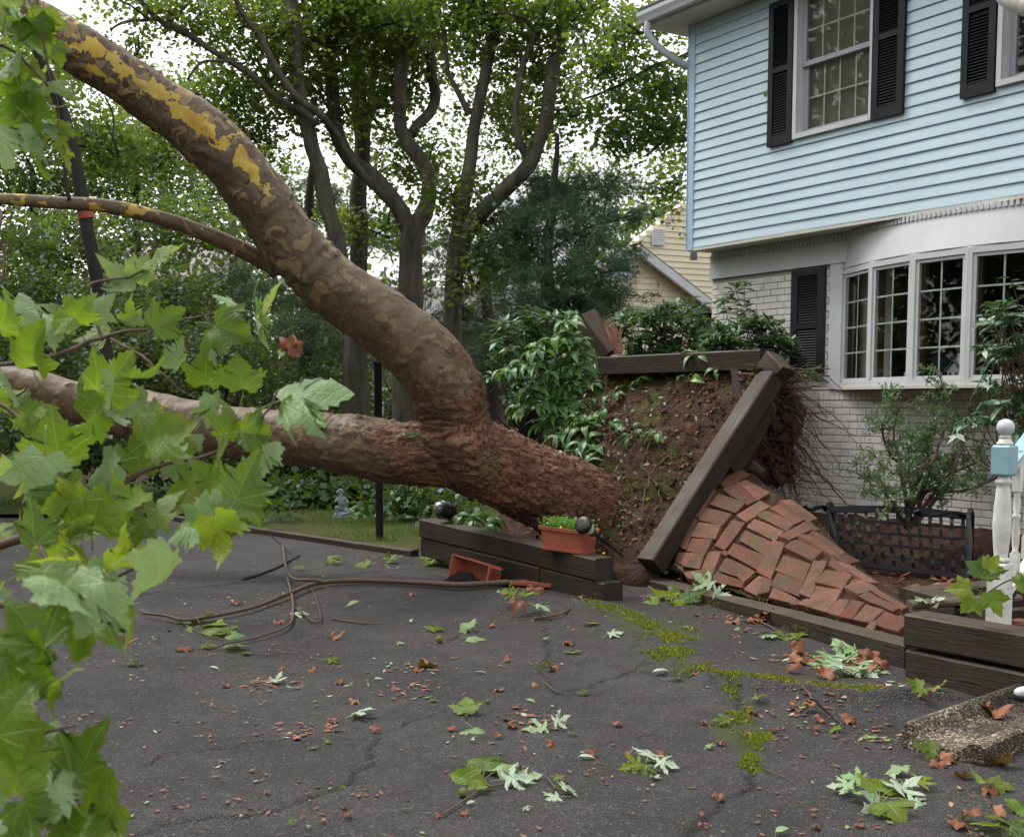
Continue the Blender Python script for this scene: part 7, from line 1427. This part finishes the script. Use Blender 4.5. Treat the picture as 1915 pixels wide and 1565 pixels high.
# ================================================================== PLANTERS
def planter(name, label, O, X_, Y_, Z_, s=1., soil=True, L0=.46, Wd=.20, Ht=.17):
    """O bottom centre; X_ long axis, Y_ width, Z_ up"""
    t = thing(name, label, 'planter', tuple(O)); f = lambda V: O+np.asarray(V, float)[:, 0:1]*X_+np.asarray(V, float)[:, 1:2]*Y_+np.asarray(V, float)[:, 2:3]*Z_
    a0, b0, a1, b1 = L0*.42, Wd*.36, L0*.5, Wd*.5
    def ring(a, b_, z, c=.012): return [(x*(a-(c if k in (0, 3, 4, 7) else 0)), y*(b_-(0 if k in (0, 3, 4, 7) else c)), z) for k, (x, y) in enumerate([(1, -1), (1, -1), (1, 1), (1, 1), (-1, 1), (-1, 1), (-1, -1), (-1, -1)])]
    def ring(a, b_, z, c=.012): return [(a, -(b_-c), z), (a, b_-c, z), (a-c, b_, z), (-(a-c), b_, z), (-a, b_-c, z), (-a, -(b_-c), z), (-(a-c), -b_, z), (a-c, -b_, z)]
    lv = [ring(a0, b0, .0), ring(a1-.016, b1-.016, Ht-.03), ring(a1-.012, b1-.012, Ht-.028), ring(a1, b1, Ht-.026), ring(a1+.003, b1+.003, Ht), ring(a1-.012, b1-.012, Ht), ring(a1-.018, b1-.018, Ht-.03), ring(a0-.006, b0-.006, .008)]
    V = np.array([p for l_ in lv for p in l_]); F = [[i*8+j, i*8+(j+1) % 8, i*8+8+(j+1) % 8, i*8+8+j] for i in range(7) for j in range(8)]+[list(range(8))[::-1], list(range(56, 64))]
    part('box', (f(V), F), M['clay'], t)
    m = MB(); k = 9
    for sx in (1, -1):   # ribs on the end faces
        for i in range(k):
            y = (i/(k-1)-.5)*2; V = []
            for z, a, b_ in ((.012, a0, b0), (Ht-.045, a1-.018, b1-.018)): V += [(sx*(a+.0), y*b_*.86-.006, z), (sx*(a+.006), y*b_*.86-.003, z), (sx*(a+.006), y*b_*.86+.003, z), (sx*(a+.0), y*b_*.86+.006, z)]
            m.add(f(V), [[0, 1, 5, 4], [1, 2, 6, 5], [2, 3, 7, 6], [3, 0, 4, 7], [3, 2, 1, 0], [4, 5, 6, 7]])
    part('ribs', m, M['clay'], t, kind='stuff')
    m = MB(); m.add(f(ring(a0+.012, b0+.012, -.012, .01)+ring(a0+.016, b0+.016, .006, .01)), [list(range(8))[::-1], list(range(8, 16))]+[[j, (j+1) % 8, 8+(j+1) % 8, 8+j] for j in range(8)]); part('base_tray', m, M['clay'], t)
    m = MB(); m.add(f(ring(a0+.016, b0+.016, .0061, .01)+ring(a1-.03, b1-.03, Ht-.05, .01)), [list(range(8))[::-1], list(range(8, 16))]); 
    if soil:
        N = 24; xs_ = np.linspace(-1, 1, N); XX, YY = np.meshgrid(xs_*(a1-.022), xs_*(b1-.022)); V = np.c_[XX.ravel(), YY.ravel(), np.full(N*N, Ht-.035)]; V = f(V); V = V+Z_*(fbm(V, 30, 4, 4)[:, None]-.5)*.03; ii = (np.arange(N-1)[:, None]*N+np.arange(N-1)[None]).ravel(); part('soil', (V, np.stack([ii, ii+1, ii+N+1, ii+N], 1).tolist()), M['soil_dark'], t, True)
    return t, f
Tst = nrm(sR-sL); Sst = nrm(np.cross([0, 0, 1], Tst)); Sst = Sst if Sst[1] > 0 else -Sst
kq = np.linalg.norm(sR-sL); po = sR-Tst*.30+Sst*.09+np.array([0, 0, .012]); print('planter at', px(po))
po = at(1062, 1018, 9.3); po[2] = sR[2]+.02; po = po
pX = nrm(Tst+Sst*.28); pY = nrm(np.cross([0, 0, 1], pX)); pt, pf = planter('planter_box', 'terracotta window box full of bright green seedlings standing on the timber stack', sR-Tst*.41+Sst*.06+np.array([0, 0, .014]), pX, pY, np.array([0, 0, 1.]), L0=.44, Wd=.22, Ht=.17)
r = np.random.default_rng(3); n = 1500; Pq = pf(np.c_[r.uniform(-.21, .21, n), r.uniform(-.09, .09, n), np.full(n, .15)]); hh = r.uniform(.01, .10, n)*(1-.3*np.abs(r.normal(size=n))); C = Pq+np.c_[r.normal(0, .018, n), r.normal(0, .018, n), hh]; nn = r.normal(size=(n, 3)); nn[:, 2] = np.abs(nn[:, 2])+.5; nn = nrm_rows(nn); a = nrm_rows(np.cross(nn, r.normal(size=(n, 3)))); b_ = np.cross(nn, a); s = r.uniform(.010, .022, (n, 1))
V = np.stack([C-a*s*.6, C+b_*s*.4, C+a*s*.6-nn*s*.1, C-b_*s*.4], 1).reshape(-1, 3); sdl = thing('seedlings', 'bright green seedlings filling the upright window box', 'plants', tuple(pf([[0, 0, .14]])[0])); part('leaves', (V, np.arange(len(V)).reshape(-1, 4)), M['seedling'], sdl, kind='stuff')
m = MB(); [m.tube(np.array([Pq[i], (Pq[i]+C[i])/2+[.003, 0, 0], C[i]]), .0012, 3) for i in range(0, n, 7)]; part('stalks', m, M['seedling'], sdl, kind='stuff')
for du, dv in ((.02, -.02),): solo('pansy_flower', tube(np.array([pf([[.01, -.10, .175]])[0], pf([[.012, -.112, .18]])[0]]), [.004, .011], 6), M['yellow'], 'tiny yellow pansy flower at the front of the seedlings', 'flower')
solo('pansy_flower', tube(np.array([sR-Tst*.08+Sst*.15+[0, 0, .01], sR-Tst*.08+Sst*.145+[0, 0, .025]]), [.005, .013], 6), M['yellow'], 'yellow flower at the end of the timber under the solar light', 'flower')
# tipped planter: opening faces the camera and left
p0 = on_ground(905, 1082); fz = nrm([-.62, -.70, .16]); fx = nrm(np.cross([0, 0, 1], fz))*1.; fy_ = np.cross(fz, fx); fx = nrm([.70, -.66, -.12]); fx = nrm(fx-fz*np.dot(fx, fz)); fy_ = np.cross(fz, fx)
t2, f2 = planter('tipped_planter', 'terracotta window box tipped on its side, spilling dark soil on the driveway', at(876, 1069, 9.74)-fz*.17, fx, fy_, fz, L0=.44, Wd=.21, Ht=.17, soil=False)
rr = np.random.default_rng(8); sp = on_ground(862, 1094)
N = 30; XX, YY = np.meshgrid(np.linspace(-1, 1, N), np.linspace(-1, 1, N)); rad = np.hypot(XX, YY); Xa = nrm([.7, -.5, 0]); Ya = nrm([.5, .7, 0]); V = sp+np.array([.02, .03, 0])+XX.ravel()[:, None]*Xa*.21+YY.ravel()[:, None]*Ya*.14; V[:, 2] += np.clip(1-rad.ravel()**1.5, -.05, 1)*.115+(fbm(V, 18, 5, 4)-.5)*.07; ii = (np.arange(N-1)[:, None]*N+np.arange(N-1)[None]).ravel()
solo('spilled_potting_soil', (V, np.stack([ii, ii+1, ii+N+1, ii+N], 1).tolist()), M['soil_dark'], kind='stuff', smooth=True)
sc = on_ground(1000, 1100, .03); xd = nrm([.9, -.45, .0]); m = MB(); m.box((-.30, -.05, 0), (.16, .05, .012), lambda V: sc+np.asarray(V)[:, 0:1]*xd+np.asarray(V)[:, 1:2]*np.array([.4, .9, .1])+np.asarray(V)[:, 2:3]*np.array([0, 0, 1.])); m.box((-.30, -.052, .0125), (.16, -.044, .03), lambda V: sc+np.asarray(V)[:, 0:1]*xd+np.asarray(V)[:, 1:2]*np.array([.4, .9, .1])+np.asarray(V)[:, 2:3]*np.array([0, 0, 1.])); solo('planter_tray', m, M['clay'], 'detached terracotta tray lying beside the tipped window box', 'tray')
# ================================================================== SOLAR LIGHTS
def solar(label, top, bot, s):
    top, bot = np.array(top), np.array(bot); ax = nrm(top-bot); L_ = np.linalg.norm(top-bot); t = thing('solar_light', label, 'garden light', tuple(bot), 'solar garden lights knocked over'); k = s
    part('spike', lathe(bot, [(.004*k, 0), (.012*k, .03), (.013*k, L_-.20*k), (.016*k, L_-.20*k)], 10, ax), M['blackplastic'], t, True)
    part('collar', lathe(bot+ax*(L_-.20*k), [(.016*k, 0), (.030*k, .012*k), (.036*k, .030*k), (.040*k, .050*k), (.036*k, .056*k)], 20, ax), M['blackplastic'], t, True)
    part('diffuser', lathe(bot+ax*(L_-.145*k), [(.036*k, 0), (.044*k, .02*k), (.052*k, .085*k)], 24, ax), M['frost'], t, True)
    part('cap', lathe(bot+ax*(L_-.06*k), [(.054*k, 0), (.068*k, .004*k), (.070*k, .012*k), (.066*k, .034*k), (.060*k, .048*k), (.05*k, .052*k)], 28, ax), M['blackplastic'], t, True)
    A = nrm(np.cross(ax, [1, 0, .2])); B = np.cross(ax, A); c = bot+ax*(L_-.0075*k); m = MB(); m.add(np.array([c+A*x*.026*k+B*y*.026*k+ax*z for z in (0, .002) for x, y in ((-1, -1), (1, -1), (1, 1), (-1, 1))]), [[0, 3, 2, 1], [4, 5, 6, 7], [0, 1, 5, 4], [1, 2, 6, 5], [2, 3, 7, 6], [3, 0, 4, 7]]); part('solar_panel', m, M['glasspv'], t); return t
M['glasspv'] = simple('dark solar cell', (.05, .05, .03), (.02, .02, .02), 30, .2, 0)
solar('black solar garden light leaning to the left beside the window box', at(1086, 978, 8.75), at(1166, 1040, 9.2), .98)
# the other one is seen from its end, steel cap and stacked rings
lt = thing('solar_light', 'black garden light with a steel cap lying at the far end of the stack', 'garden light', tuple(at(850, 962, 10.9)), 'solar garden lights knocked over'); c0, c1 = at(818, 948, 10.75), at(862, 962, 11.0); ax = nrm(c1-c0)
part('cap', lathe(c0, [(.004, -.018), (.03, -.012), (.048, .0), (.052, .03), (.046, .045)], 22, ax), M['steel'], lt, True)
part('lamp_body', lathe(c0+ax*.046, [(.052, 0), (.074, .004), (.076, .03), (.058, .036), (.058, .05), (.078, .054), (.08, .085), (.06, .09), (.06, .10), (.076, .104), (.07, .14), (.03, .15)], 24, ax), M['blackplastic'], lt, True)
part('spike', lathe(c0+ax*.196, [(.014, 0), (.012, .16), (.003, .26)], 8, ax), M['blackplastic'], lt, True)
for k, (u, v, n_, s) in enumerate(((880, 965, 8, .17), (915, 972, 7, .16), (860, 968, 5, .15))):
    p = at(u, v+4, 10.75); t = thing('lily_plant', ('flattened broad leaves lying on the stack beside the steel capped light', 'flattened leaf bunch on the stack under the trunk', 'small leaves tucked behind the steel capped light')[k], 'plant', tuple(p), 'broad leaved plants on the upturned soil')
    for j in range(n_): d = nrm([rl.uniform(-.4, 1), rl.uniform(-.6, .3), rl.uniform(-.3, .2)]); place('leaf', LIM[rl.integers(4)], t, leaf_mat4(p+rl.normal(0, .02, 3), d, [0, -.4, 1], s*rl.uniform(.7, 1.1)))
# ================================================================== LAMP POST
lp = thing('lamp_post', 'dark garden lamp post standing behind the fallen trunk, lantern half hidden', 'lamp post', tuple(gnd(710, 1012))); b_ = gnd(710, 1012); hz = at(712, 668, b_[1])[2]
part('pole', lathe(b_-[0, 0, .1], [(.055, 0), (.052, .1), (.043, .14), (.041, .5), (.041, hz+.02), (.05, hz+.03), (.05, hz+.06), (.03, hz+.08)], 20), M['blackmetal'], lp, True)
lb = b_+[-.02, 0, hz-.0]; lan = part('lantern', lathe(lb, [(.05, .05), (.085, .07), (.09, .09)], 6), M['blackmetal'], lp)
part('glass', lathe(lb, [(.075, .092), (.105, .30)], 6), M['frost'], lan); part('lantern_roof', lathe(lb, [(.125, .301), (.12, .32), (.05, .39), (.012, .42), (.008, .45)], 6), M['blackmetal'], lan)
# ================================================================== CHERUB STATUE
sb = gnd(640, 968); k = .40/.40; ch = thing('cherub_statue', 'pale grey stone cherub statue kneeling on the lawn left of the lamp post', 'statue', tuple(sb))
def skin(name, V, E, R, mat, parent, sub=2):
    me = bpy.data.meshes.new(name); me.from_pydata([tuple(v) for v in V], E, []); o = bpy.data.objects.new('tmp', me); COL.objects.link(o)
    md = o.modifiers.new('s', 'SKIN'); 
    for i, r_ in enumerate(R): me.skin_vertices[0].data[i].radius = (r_, r_)
    me.skin_vertices[0].data[0].use_root = True; sd_ = o.modifiers.new('b', 'SUBSURF'); sd_.levels = sub; sd_.render_levels = sub
    e = o.evaluated_get(bpy.context.evaluated_depsgraph_get()); m2 = bpy.data.meshes.new_from_object(e); V2 = np.array([v.co[:] for v in m2.vertices]); F2 = [list(p.vertices) for p in m2.polygons]; bpy.data.objects.remove(o)
    return part(name, (V2, F2), mat, parent, True)
J = {'pel': (0, 0, .12), 'spi': (-.005, .0, .18), 'che': (-.01, 0, .235), 'nec': (-.012, -.005, .275), 'hea': (-.018, -.012, .315), 'top': (-.02, -.01, .35),
     'shl': (-.055, -.01, .25), 'ell': (-.085, -.035, .205), 'hal': (-.055, -.075, .235), 'shr': (.042, -.01, .25), 'elr': (.08, -.02, .205), 'har': (.04, -.075, .195),
     'hil': (-.035, -.01, .115), 'knl': (-.06, -.095, .15), 'anl': (-.055, -.08, .06), 'tol': (-.06, -.115, .045), 'hir': (.04, 0, .11), 'knr': (.095, -.06, .065), 'anr': (.03, -.10, .05), 'tor': (.0, -.115, .05)}
nm = list(J); Vj = [np.array(J[n_])+sb for n_ in nm]; E = [('pel', 'spi'), ('spi', 'che'), ('che', 'nec'), ('nec', 'hea'), ('hea', 'top'), ('che', 'shl'), ('shl', 'ell'), ('ell', 'hal'), ('che', 'shr'), ('shr', 'elr'), ('elr', 'har'), ('pel', 'hil'), ('hil', 'knl'), ('knl', 'anl'), ('anl', 'tol'), ('pel', 'hir'), ('hir', 'knr'), ('knr', 'anr'), ('anr', 'tor')]
Rj = {'pel': .05, 'spi': .048, 'che': .045, 'nec': .02, 'hea': .042, 'top': .028, 'shl': .022, 'ell': .018, 'hal': .014, 'shr': .022, 'elr': .018, 'har': .014, 'hil': .036, 'knl': .026, 'anl': .018, 'tol': .014, 'hir': .036, 'knr': .028, 'anr': .018, 'tor': .014}
skin('figure', Vj, [(nm.index(a), nm.index(b__)) for a, b__ in E], [Rj[n_] for n_ in nm], M['stone'], ch)
m = MB(); rr = np.random.default_rng(2)
for k in range(26):
    a, e_ = rr.uniform(0, 2*PI), rr.uniform(-.1, 1.4); p = sb+np.array([-.018, -.008, .325])+np.array([math.cos(a)*math.cos(e_), math.sin(a)*math.cos(e_)*.9+.012, math.sin(e_)])*.044; V, F, L = lathe(p-[0, 0, .011], [(.003, 0), (.011, .004), (.013, .011), (.010, .018), (.002, .022)], 7); m.add(V, F)
part('curly_hair', m, M['stone'], ch, True)
part('plinth', lathe(sb, [(.13, -.03), (.125, .02), (.11, .04), (.10, .06), (.06, .08)], 14), M['stone'], ch, True)
# variegated plant beside the statue
vp = thing('striped_plant', 'small plant with pale striped leaves right of the cherub statue', 'plant', tuple(gnd(690, 962)))
for k in range(26): p = gnd(rl.uniform(655, 735), 962, .02); p[1] += rl.uniform(-.3, .3); a = rl.uniform(0, 2*PI); place('leaf', (LIM+OVM)[rl.integers(6)], vp, leaf_mat4(p, [math.cos(a), math.sin(a), rl.uniform(.4, 1.6)], [math.sin(a), -1, .8], rl.uniform(.14, .24)))
# ================================================================== BENCH
bn = thing('garden_bench', 'black cast metal garden bench with a woven strap back, sunk beside the brick mound', 'bench', b3(1690, 1080, 9.9))
def rect(q, n_): return q
TLp, TRp, BLp, BRp = at(1548, 953, 10.35), at(1812, 966, 9.75), at(1575, 1052, 10.15), at(1812, 1080, 9.55)
def bil(s, t): return TLp*(1-s)*(1-t)+TRp*s*(1-t)+BLp*(1-s)*t+BRp*s*t
bnorm = nrm(np.cross(TRp-TLp, BLp-TLp)); bnorm = bnorm if bnorm[1] < 0 else -bnorm
def bars(mb, C, w_, th_, side):
    C = np.array(C); n = len(C); T, _, _ = frames(C); V = []
    for i in range(n):
        s_ = side-T[i]*np.dot(side, T[i]); s_ = nrm(s_); o_ = np.cross(T[i], s_); V += [C[i]+s_*w_/2+o_*th_/2, C[i]-s_*w_/2+o_*th_/2, C[i]-s_*w_/2-o_*th_/2, C[i]+s_*w_/2-o_*th_/2]
    mb.add(np.array(V), [[i*4+j, i*4+(j+1) % 4, i*4+4+(j+1) % 4, i*4+4+j] for i in range(n-1) for j in range(4)]+[[3, 2, 1, 0], [n*4-4, n*4-3, n*4-2, n*4-1]])
xs_ = nrm(TRp-TLp); zs_ = nrm(TLp-BLp)
m = MB(); C = [bil(s, -.06*math.sin(s*PI)) for s in np.linspace(-.01, 1.01, 20)]; bars(m, C, .055, .035, zs_); part('top_rail', m, M['blackmetal'], bn)
m = MB(); bars(m, [bil(s, 1.0)+bnorm*.02 for s in np.linspace(0, 1, 14)], .04, .05, zs_); part('front_rail', m, M['blackmetal'], bn)
for i in range(13):
    s = (i+.7)/13.2; m = MB(); bars(m, [bil(s, t)+bnorm*(.006*(-1)**(j+i)+.03*math.sin(t*PI)) for j, t in enumerate(np.linspace(.02, .98, 9))], .028, .005, xs_); part('strap', m, M['blackmetal'], bn)
for j in range(4):
    t_ = .19+j*.205; m = MB(); bars(m, [bil(s, t_)+bnorm*(-.006*(-1)**(k+j)+.03*math.sin(t_*PI)) for k, s in enumerate(np.linspace(0, 1, 27))], .024, .005, zs_); part('strap', m, M['blackmetal'], bn)
for sd_, nmx in ((0, 'side_frame'), (1, 'side_frame')):
    e = 0 if sd_ == 0 else 1; m = MB(); T0 = bil(e, -.02); B0 = bil(e, 1.02); bars(m, spline(np.array([T0, (T0+B0)/2+bnorm*.03, B0]), 12), .035, .04, xs_)
    bk = T0-bnorm*.10+[0, 0, .05]; bars(m, spline(np.array([T0-bnorm*.0+[0, 0, -.01], T0-bnorm*.05+[0, 0, .05], bk, bk-bnorm*.05-[0, 0, .05], bk-bnorm*.05-[0, 0, .40]]), 24), .035, .03, xs_); part('side_frame', m, M['blackmetal'], bn)
    m = MB(); arm = spline(np.array([T0+[0, 0, -.02], T0+bnorm*.10+[0, 0, .0]+xs_*(-.10 if e else -.02), T0+bnorm*.26-[0, 0, .07]+xs_*(-.22 if e else -.06), T0+bnorm*.36-[0, 0, .085]+xs_*(-.30 if e else -.08), T0+bnorm*.40-[0, 0, .06]+xs_*(-.33 if e else -.09)]), 22); bars(m, arm, .045, .02, xs_); part('armrest', m, M['blackmetal'], bn)
    m = MB(); bars(m, spline(np.array([T0+bnorm*.04, (T0+B0)/2+bnorm*.09+xs_*.03, B0+bnorm*.10+xs_*.0-[0, 0, .02], B0+bnorm*.14-[0, 0, .09]-xs_*.03]), 18), .03, .022, xs_); part('leg', m, M['blackmetal'], bn)
# ================================================================== RAILING WITH NEWEL POST
nb0 = at(1868, 1138, 6.15); zb_ = nb0[2]; nwl = thing('newel_post', 'white turned newel post with a ball top and pale blue block beside the brick landing', 'post', tuple(nb0))
rd = nrm([.62, .55, 0]); rs = np.array([-rd[1], rd[0], 0]); zz_ = lambda v: at(1868, v, 6.15)[2]-zb_
def sq(c, w_, z0, z1, cham=0): 
    a = w_/2; V = []; 
    for z, k_ in ((z0, a-cham), (z0+cham, a), (z1-cham, a), (z1, a-cham)): V += [c+rd*x*k_+rs*y*k_+[0, 0, z] for x, y in ((1, 1), (-1, 1), (-1, -1), (1, -1))]
    return np.array(V), [[i*4+j, i*4+(j+1) % 4, i*4+4+(j+1) % 4, i*4+4+j] for i in range(3) for j in range(4)]+[[3, 2, 1, 0], [12, 13, 14, 15]]
W = .094
part('lower_block', sq(nb0, W, -.12, zz_(1052), .006), M['offwhite'], nwl)
z0, z1 = zz_(1051), zz_(890); hh = z1-z0
part('shaft', lathe(nb0+[0, 0, z0], [(.030, 0), (.044, .006), (.046, .014), (.040, .022), (.032, .028), (.036, .05), (.043, hh*.30), (.046, hh*.45), (.042, hh*.65), (.034, hh*.85), (.031, hh-.045), (.040, hh-.036), (.042, hh-.024), (.032, hh-.016), (.030, hh+.001)], 32), M['offwhite'], nwl, True)
part('upper_block', sq(nb0, W*1.02, zz_(889.6), zz_(832), .010), M['bluepaint'], nwl)
zt_ = zz_(832.4); part('neck', lathe(nb0+[0, 0, zt_], [(.036, 0), (.041, .006), (.041, .012), (.034, .018), (.030, .030), (.024, .036), (.031, .040), (.031, .044), (.022, .048), (.022, .052)], 28), M['offwhite'], nwl, True)
rb = .044; part('ball', lathe(nb0+[0, 0, zt_+.046], [(max(.001, rb*math.sin(t)), rb-rb*math.cos(t)) for t in np.linspace(.12, PI, 18)], 32), M['white'], nwl, True)
rail = thing('stair_railing', 'white stair railing with pale blue rail cap rising to the right from the newel post', 'railing', tuple(nb0+rd*.5))
rdir = nrm(rd+np.array([0, 0, .62])); rup = nrm(np.cross(rdir, rs)); rup = rup if rup[2] > 0 else -rup
def rbox(o_, L_, w_, h_): return MB().box((0, -w_/2, -h_), (L_, w_/2, 0), lambda V: o_+np.asarray(V)[:, 0:1]*rdir+np.asarray(V)[:, 1:2]*rs+np.asarray(V)[:, 2:3]*rup)
rt = nb0+rd*.045+[0, 0, zz_(868)]
part('rail_cap', rbox(rt+rup*.001, 2., .085, .014), M['bluepaint'], rail); part('top_rail', rbox(rt-rup*.0145, 2., .06, .032), M['offwhite'], rail)
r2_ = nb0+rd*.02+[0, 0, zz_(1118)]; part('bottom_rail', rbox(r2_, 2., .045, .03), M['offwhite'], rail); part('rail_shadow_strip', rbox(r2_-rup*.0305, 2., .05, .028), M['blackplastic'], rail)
for i in range(5):
    c = nb0+rd*(.155+i*.13); up_ = .62/np.linalg.norm(rd[:2])*(.155+i*.13); zlo, zhi = zz_(1105)+up_*.98, zz_(888)+up_*.98; L_ = zhi-zlo
    bl_ = part('baluster', sq(c, .040, zlo-.03, zlo+.15*L_), M['offwhite'], rail); part('turned_shaft', lathe(c+[0, 0, zlo+.15*L_], [(.014, 0), (.020, .006), (.013, .014), (.018, .08*L_), (.021, .18*L_), (.014, .30*L_), (.020, .315*L_), (.020, .335*L_), (.014, .35*L_), (.020, .42*L_), (.014, .50*L_), (.018, .52*L_), (.014, .54*L_)], 16), M['offwhite'], bl_, True); part('upper_square', sq(c, .042, zlo+.69*L_, zhi+.03), M['offwhite'], bl_)
# leafy sprig hanging on the post
sp_ = thing('leaf_sprig', 'yellow-green sycamore sprig caught at the foot of the newel post', 'leaves', tuple(at(1840, 1110, 6.0)))
for u, v, s, a in ((1838, 1080, 52, 80), (1815, 1100, 46, 170), (1850, 1110, 50, -70), (1900, 1095, 40, 30), (1825, 1118, 42, 220), (1848, 1065, 36, 60)):
    c = at(u, v, 5.95); a = math.radians(a); s = s*5.95/2250/1.1; place('leaf', SYCM[rl.integers(10)], sp_, leaf_mat4(c, [math.cos(a), -.2, math.sin(a)], [-.2, -1, .5], s))
part('twig', tube(spline(np.array([at(1790, 1142, 6.0), at(1830, 1120, 5.98), at(1880, 1088, 6.0), at(1930, 1075, 6.)]), 20), .004, 5), M['twig_dark'], sp_, True)
cluster('silver leaves draped over the timber beside the newel post', 1740, 1128, [(0, 0, 50, -100, 's'), (12, 4, 45, -70, 's'), (-14, 2, 40, 200, 's')], zz=.31)
# ================================================================== SPLASH BLOCK
q0, q2 = gnd(1686, 1398, .0), gnd(1800, 1440, .0); q1 = q0+np.array([.44, .40, 0])
L_ax = nrm((q1-q0)*[1, 1, 0]); W_ax = nrm((q2-q0)*[1, 1, 0]); W_ax = nrm(W_ax-L_ax*np.dot(W_ax, L_ax)); print('splash', np.linalg.norm(q1-q0), np.linalg.norm(q2-q0))
sbk = thing('splash_block', 'wet exposed aggregate concrete splash block lying on the asphalt at the right', 'splash block', tuple(q0)); wd = .37
prof = [(0, 0), (0, .095), (.010, .112), (.034, .116), (.050, .104), (.072, .062), (.10, .044), (wd-.13, .040), (wd-.10, .046), (wd-.07, .078), (wd-.05, .088), (wd-.015, .088), (wd, .075), (wd, 0)]
n = 50; Ls = 1.2; V = []; LC = []
for i in range(n):
    x = Ls*i/(n-1)
    for y, z in prof:
        xo = 0
        V.append(q0+L_ax*(x+xo)+W_ax*y+np.array([0, 0, z*(1 if 0 < i < n-1 else .93)+.004]))
V = np.array(V); m_ = len(prof); F = [[i*m_+j, i*m_+(j+1) % m_, (i+1)*m_+(j+1) % m_, (i+1)*m_+j] for i in range(n-1) for j in range(m_)]+[list(range(m_))[::-1], list(range((n-1)*m_, n*m_))]
bm = bmesh.new(); vs = [bm.verts.new(v) for v in V]; [bm.faces.new([vs[i] for i in f]) for f in F]; bmesh.ops.subdivide_edges(bm, edges=bm.edges[:], cuts=1, use_grid_fill=True); bm.verts.index_update(); V = np.array([v.co[:] for v in bm.verts]); F = [[v.index for v in f.verts] for f in bm.faces]; bm.free()
V = V+(fbm(V, 60, 5, 3)[:, None]-.5)*.005
part('trough', (V, F), M['aggregate'], sbk)
floor_leaf('fallen_leaf', 'torn rust-brown leaf lying in the splash block trough', 1858, 1358, 60, 10, 'b', 'single leaves fallen on the driveway', z=.055)
# smooth white and black end of a shoe-like downspout tip at the edge
c = gnd(1912, 1300, .12); V, F, L = tube(spline(np.array([c+[-.035, -.02, .01], c+[.0, 0, .02], c+[.12, .03, .03], c+[.4, .1, .05]]), 16), np.interp(np.linspace(0, 1, 16), [0, .1, .3, 1], [.004, .022, .032, .034]), 16); V[:, 2] = c[2]+(V[:, 2]-c[2])*.8
dt_ = thing('drain_spout', 'smooth white rounded cap with a black underside poking in at the right edge', 'spout', tuple(c)); part('shell', (V, F), M['white'], dt_, True); V2 = V-[0, 0, .022]; V2 = V2*[1, 1, 1]; part('underside', (V2, F), M['blackplastic'], dt_, True)
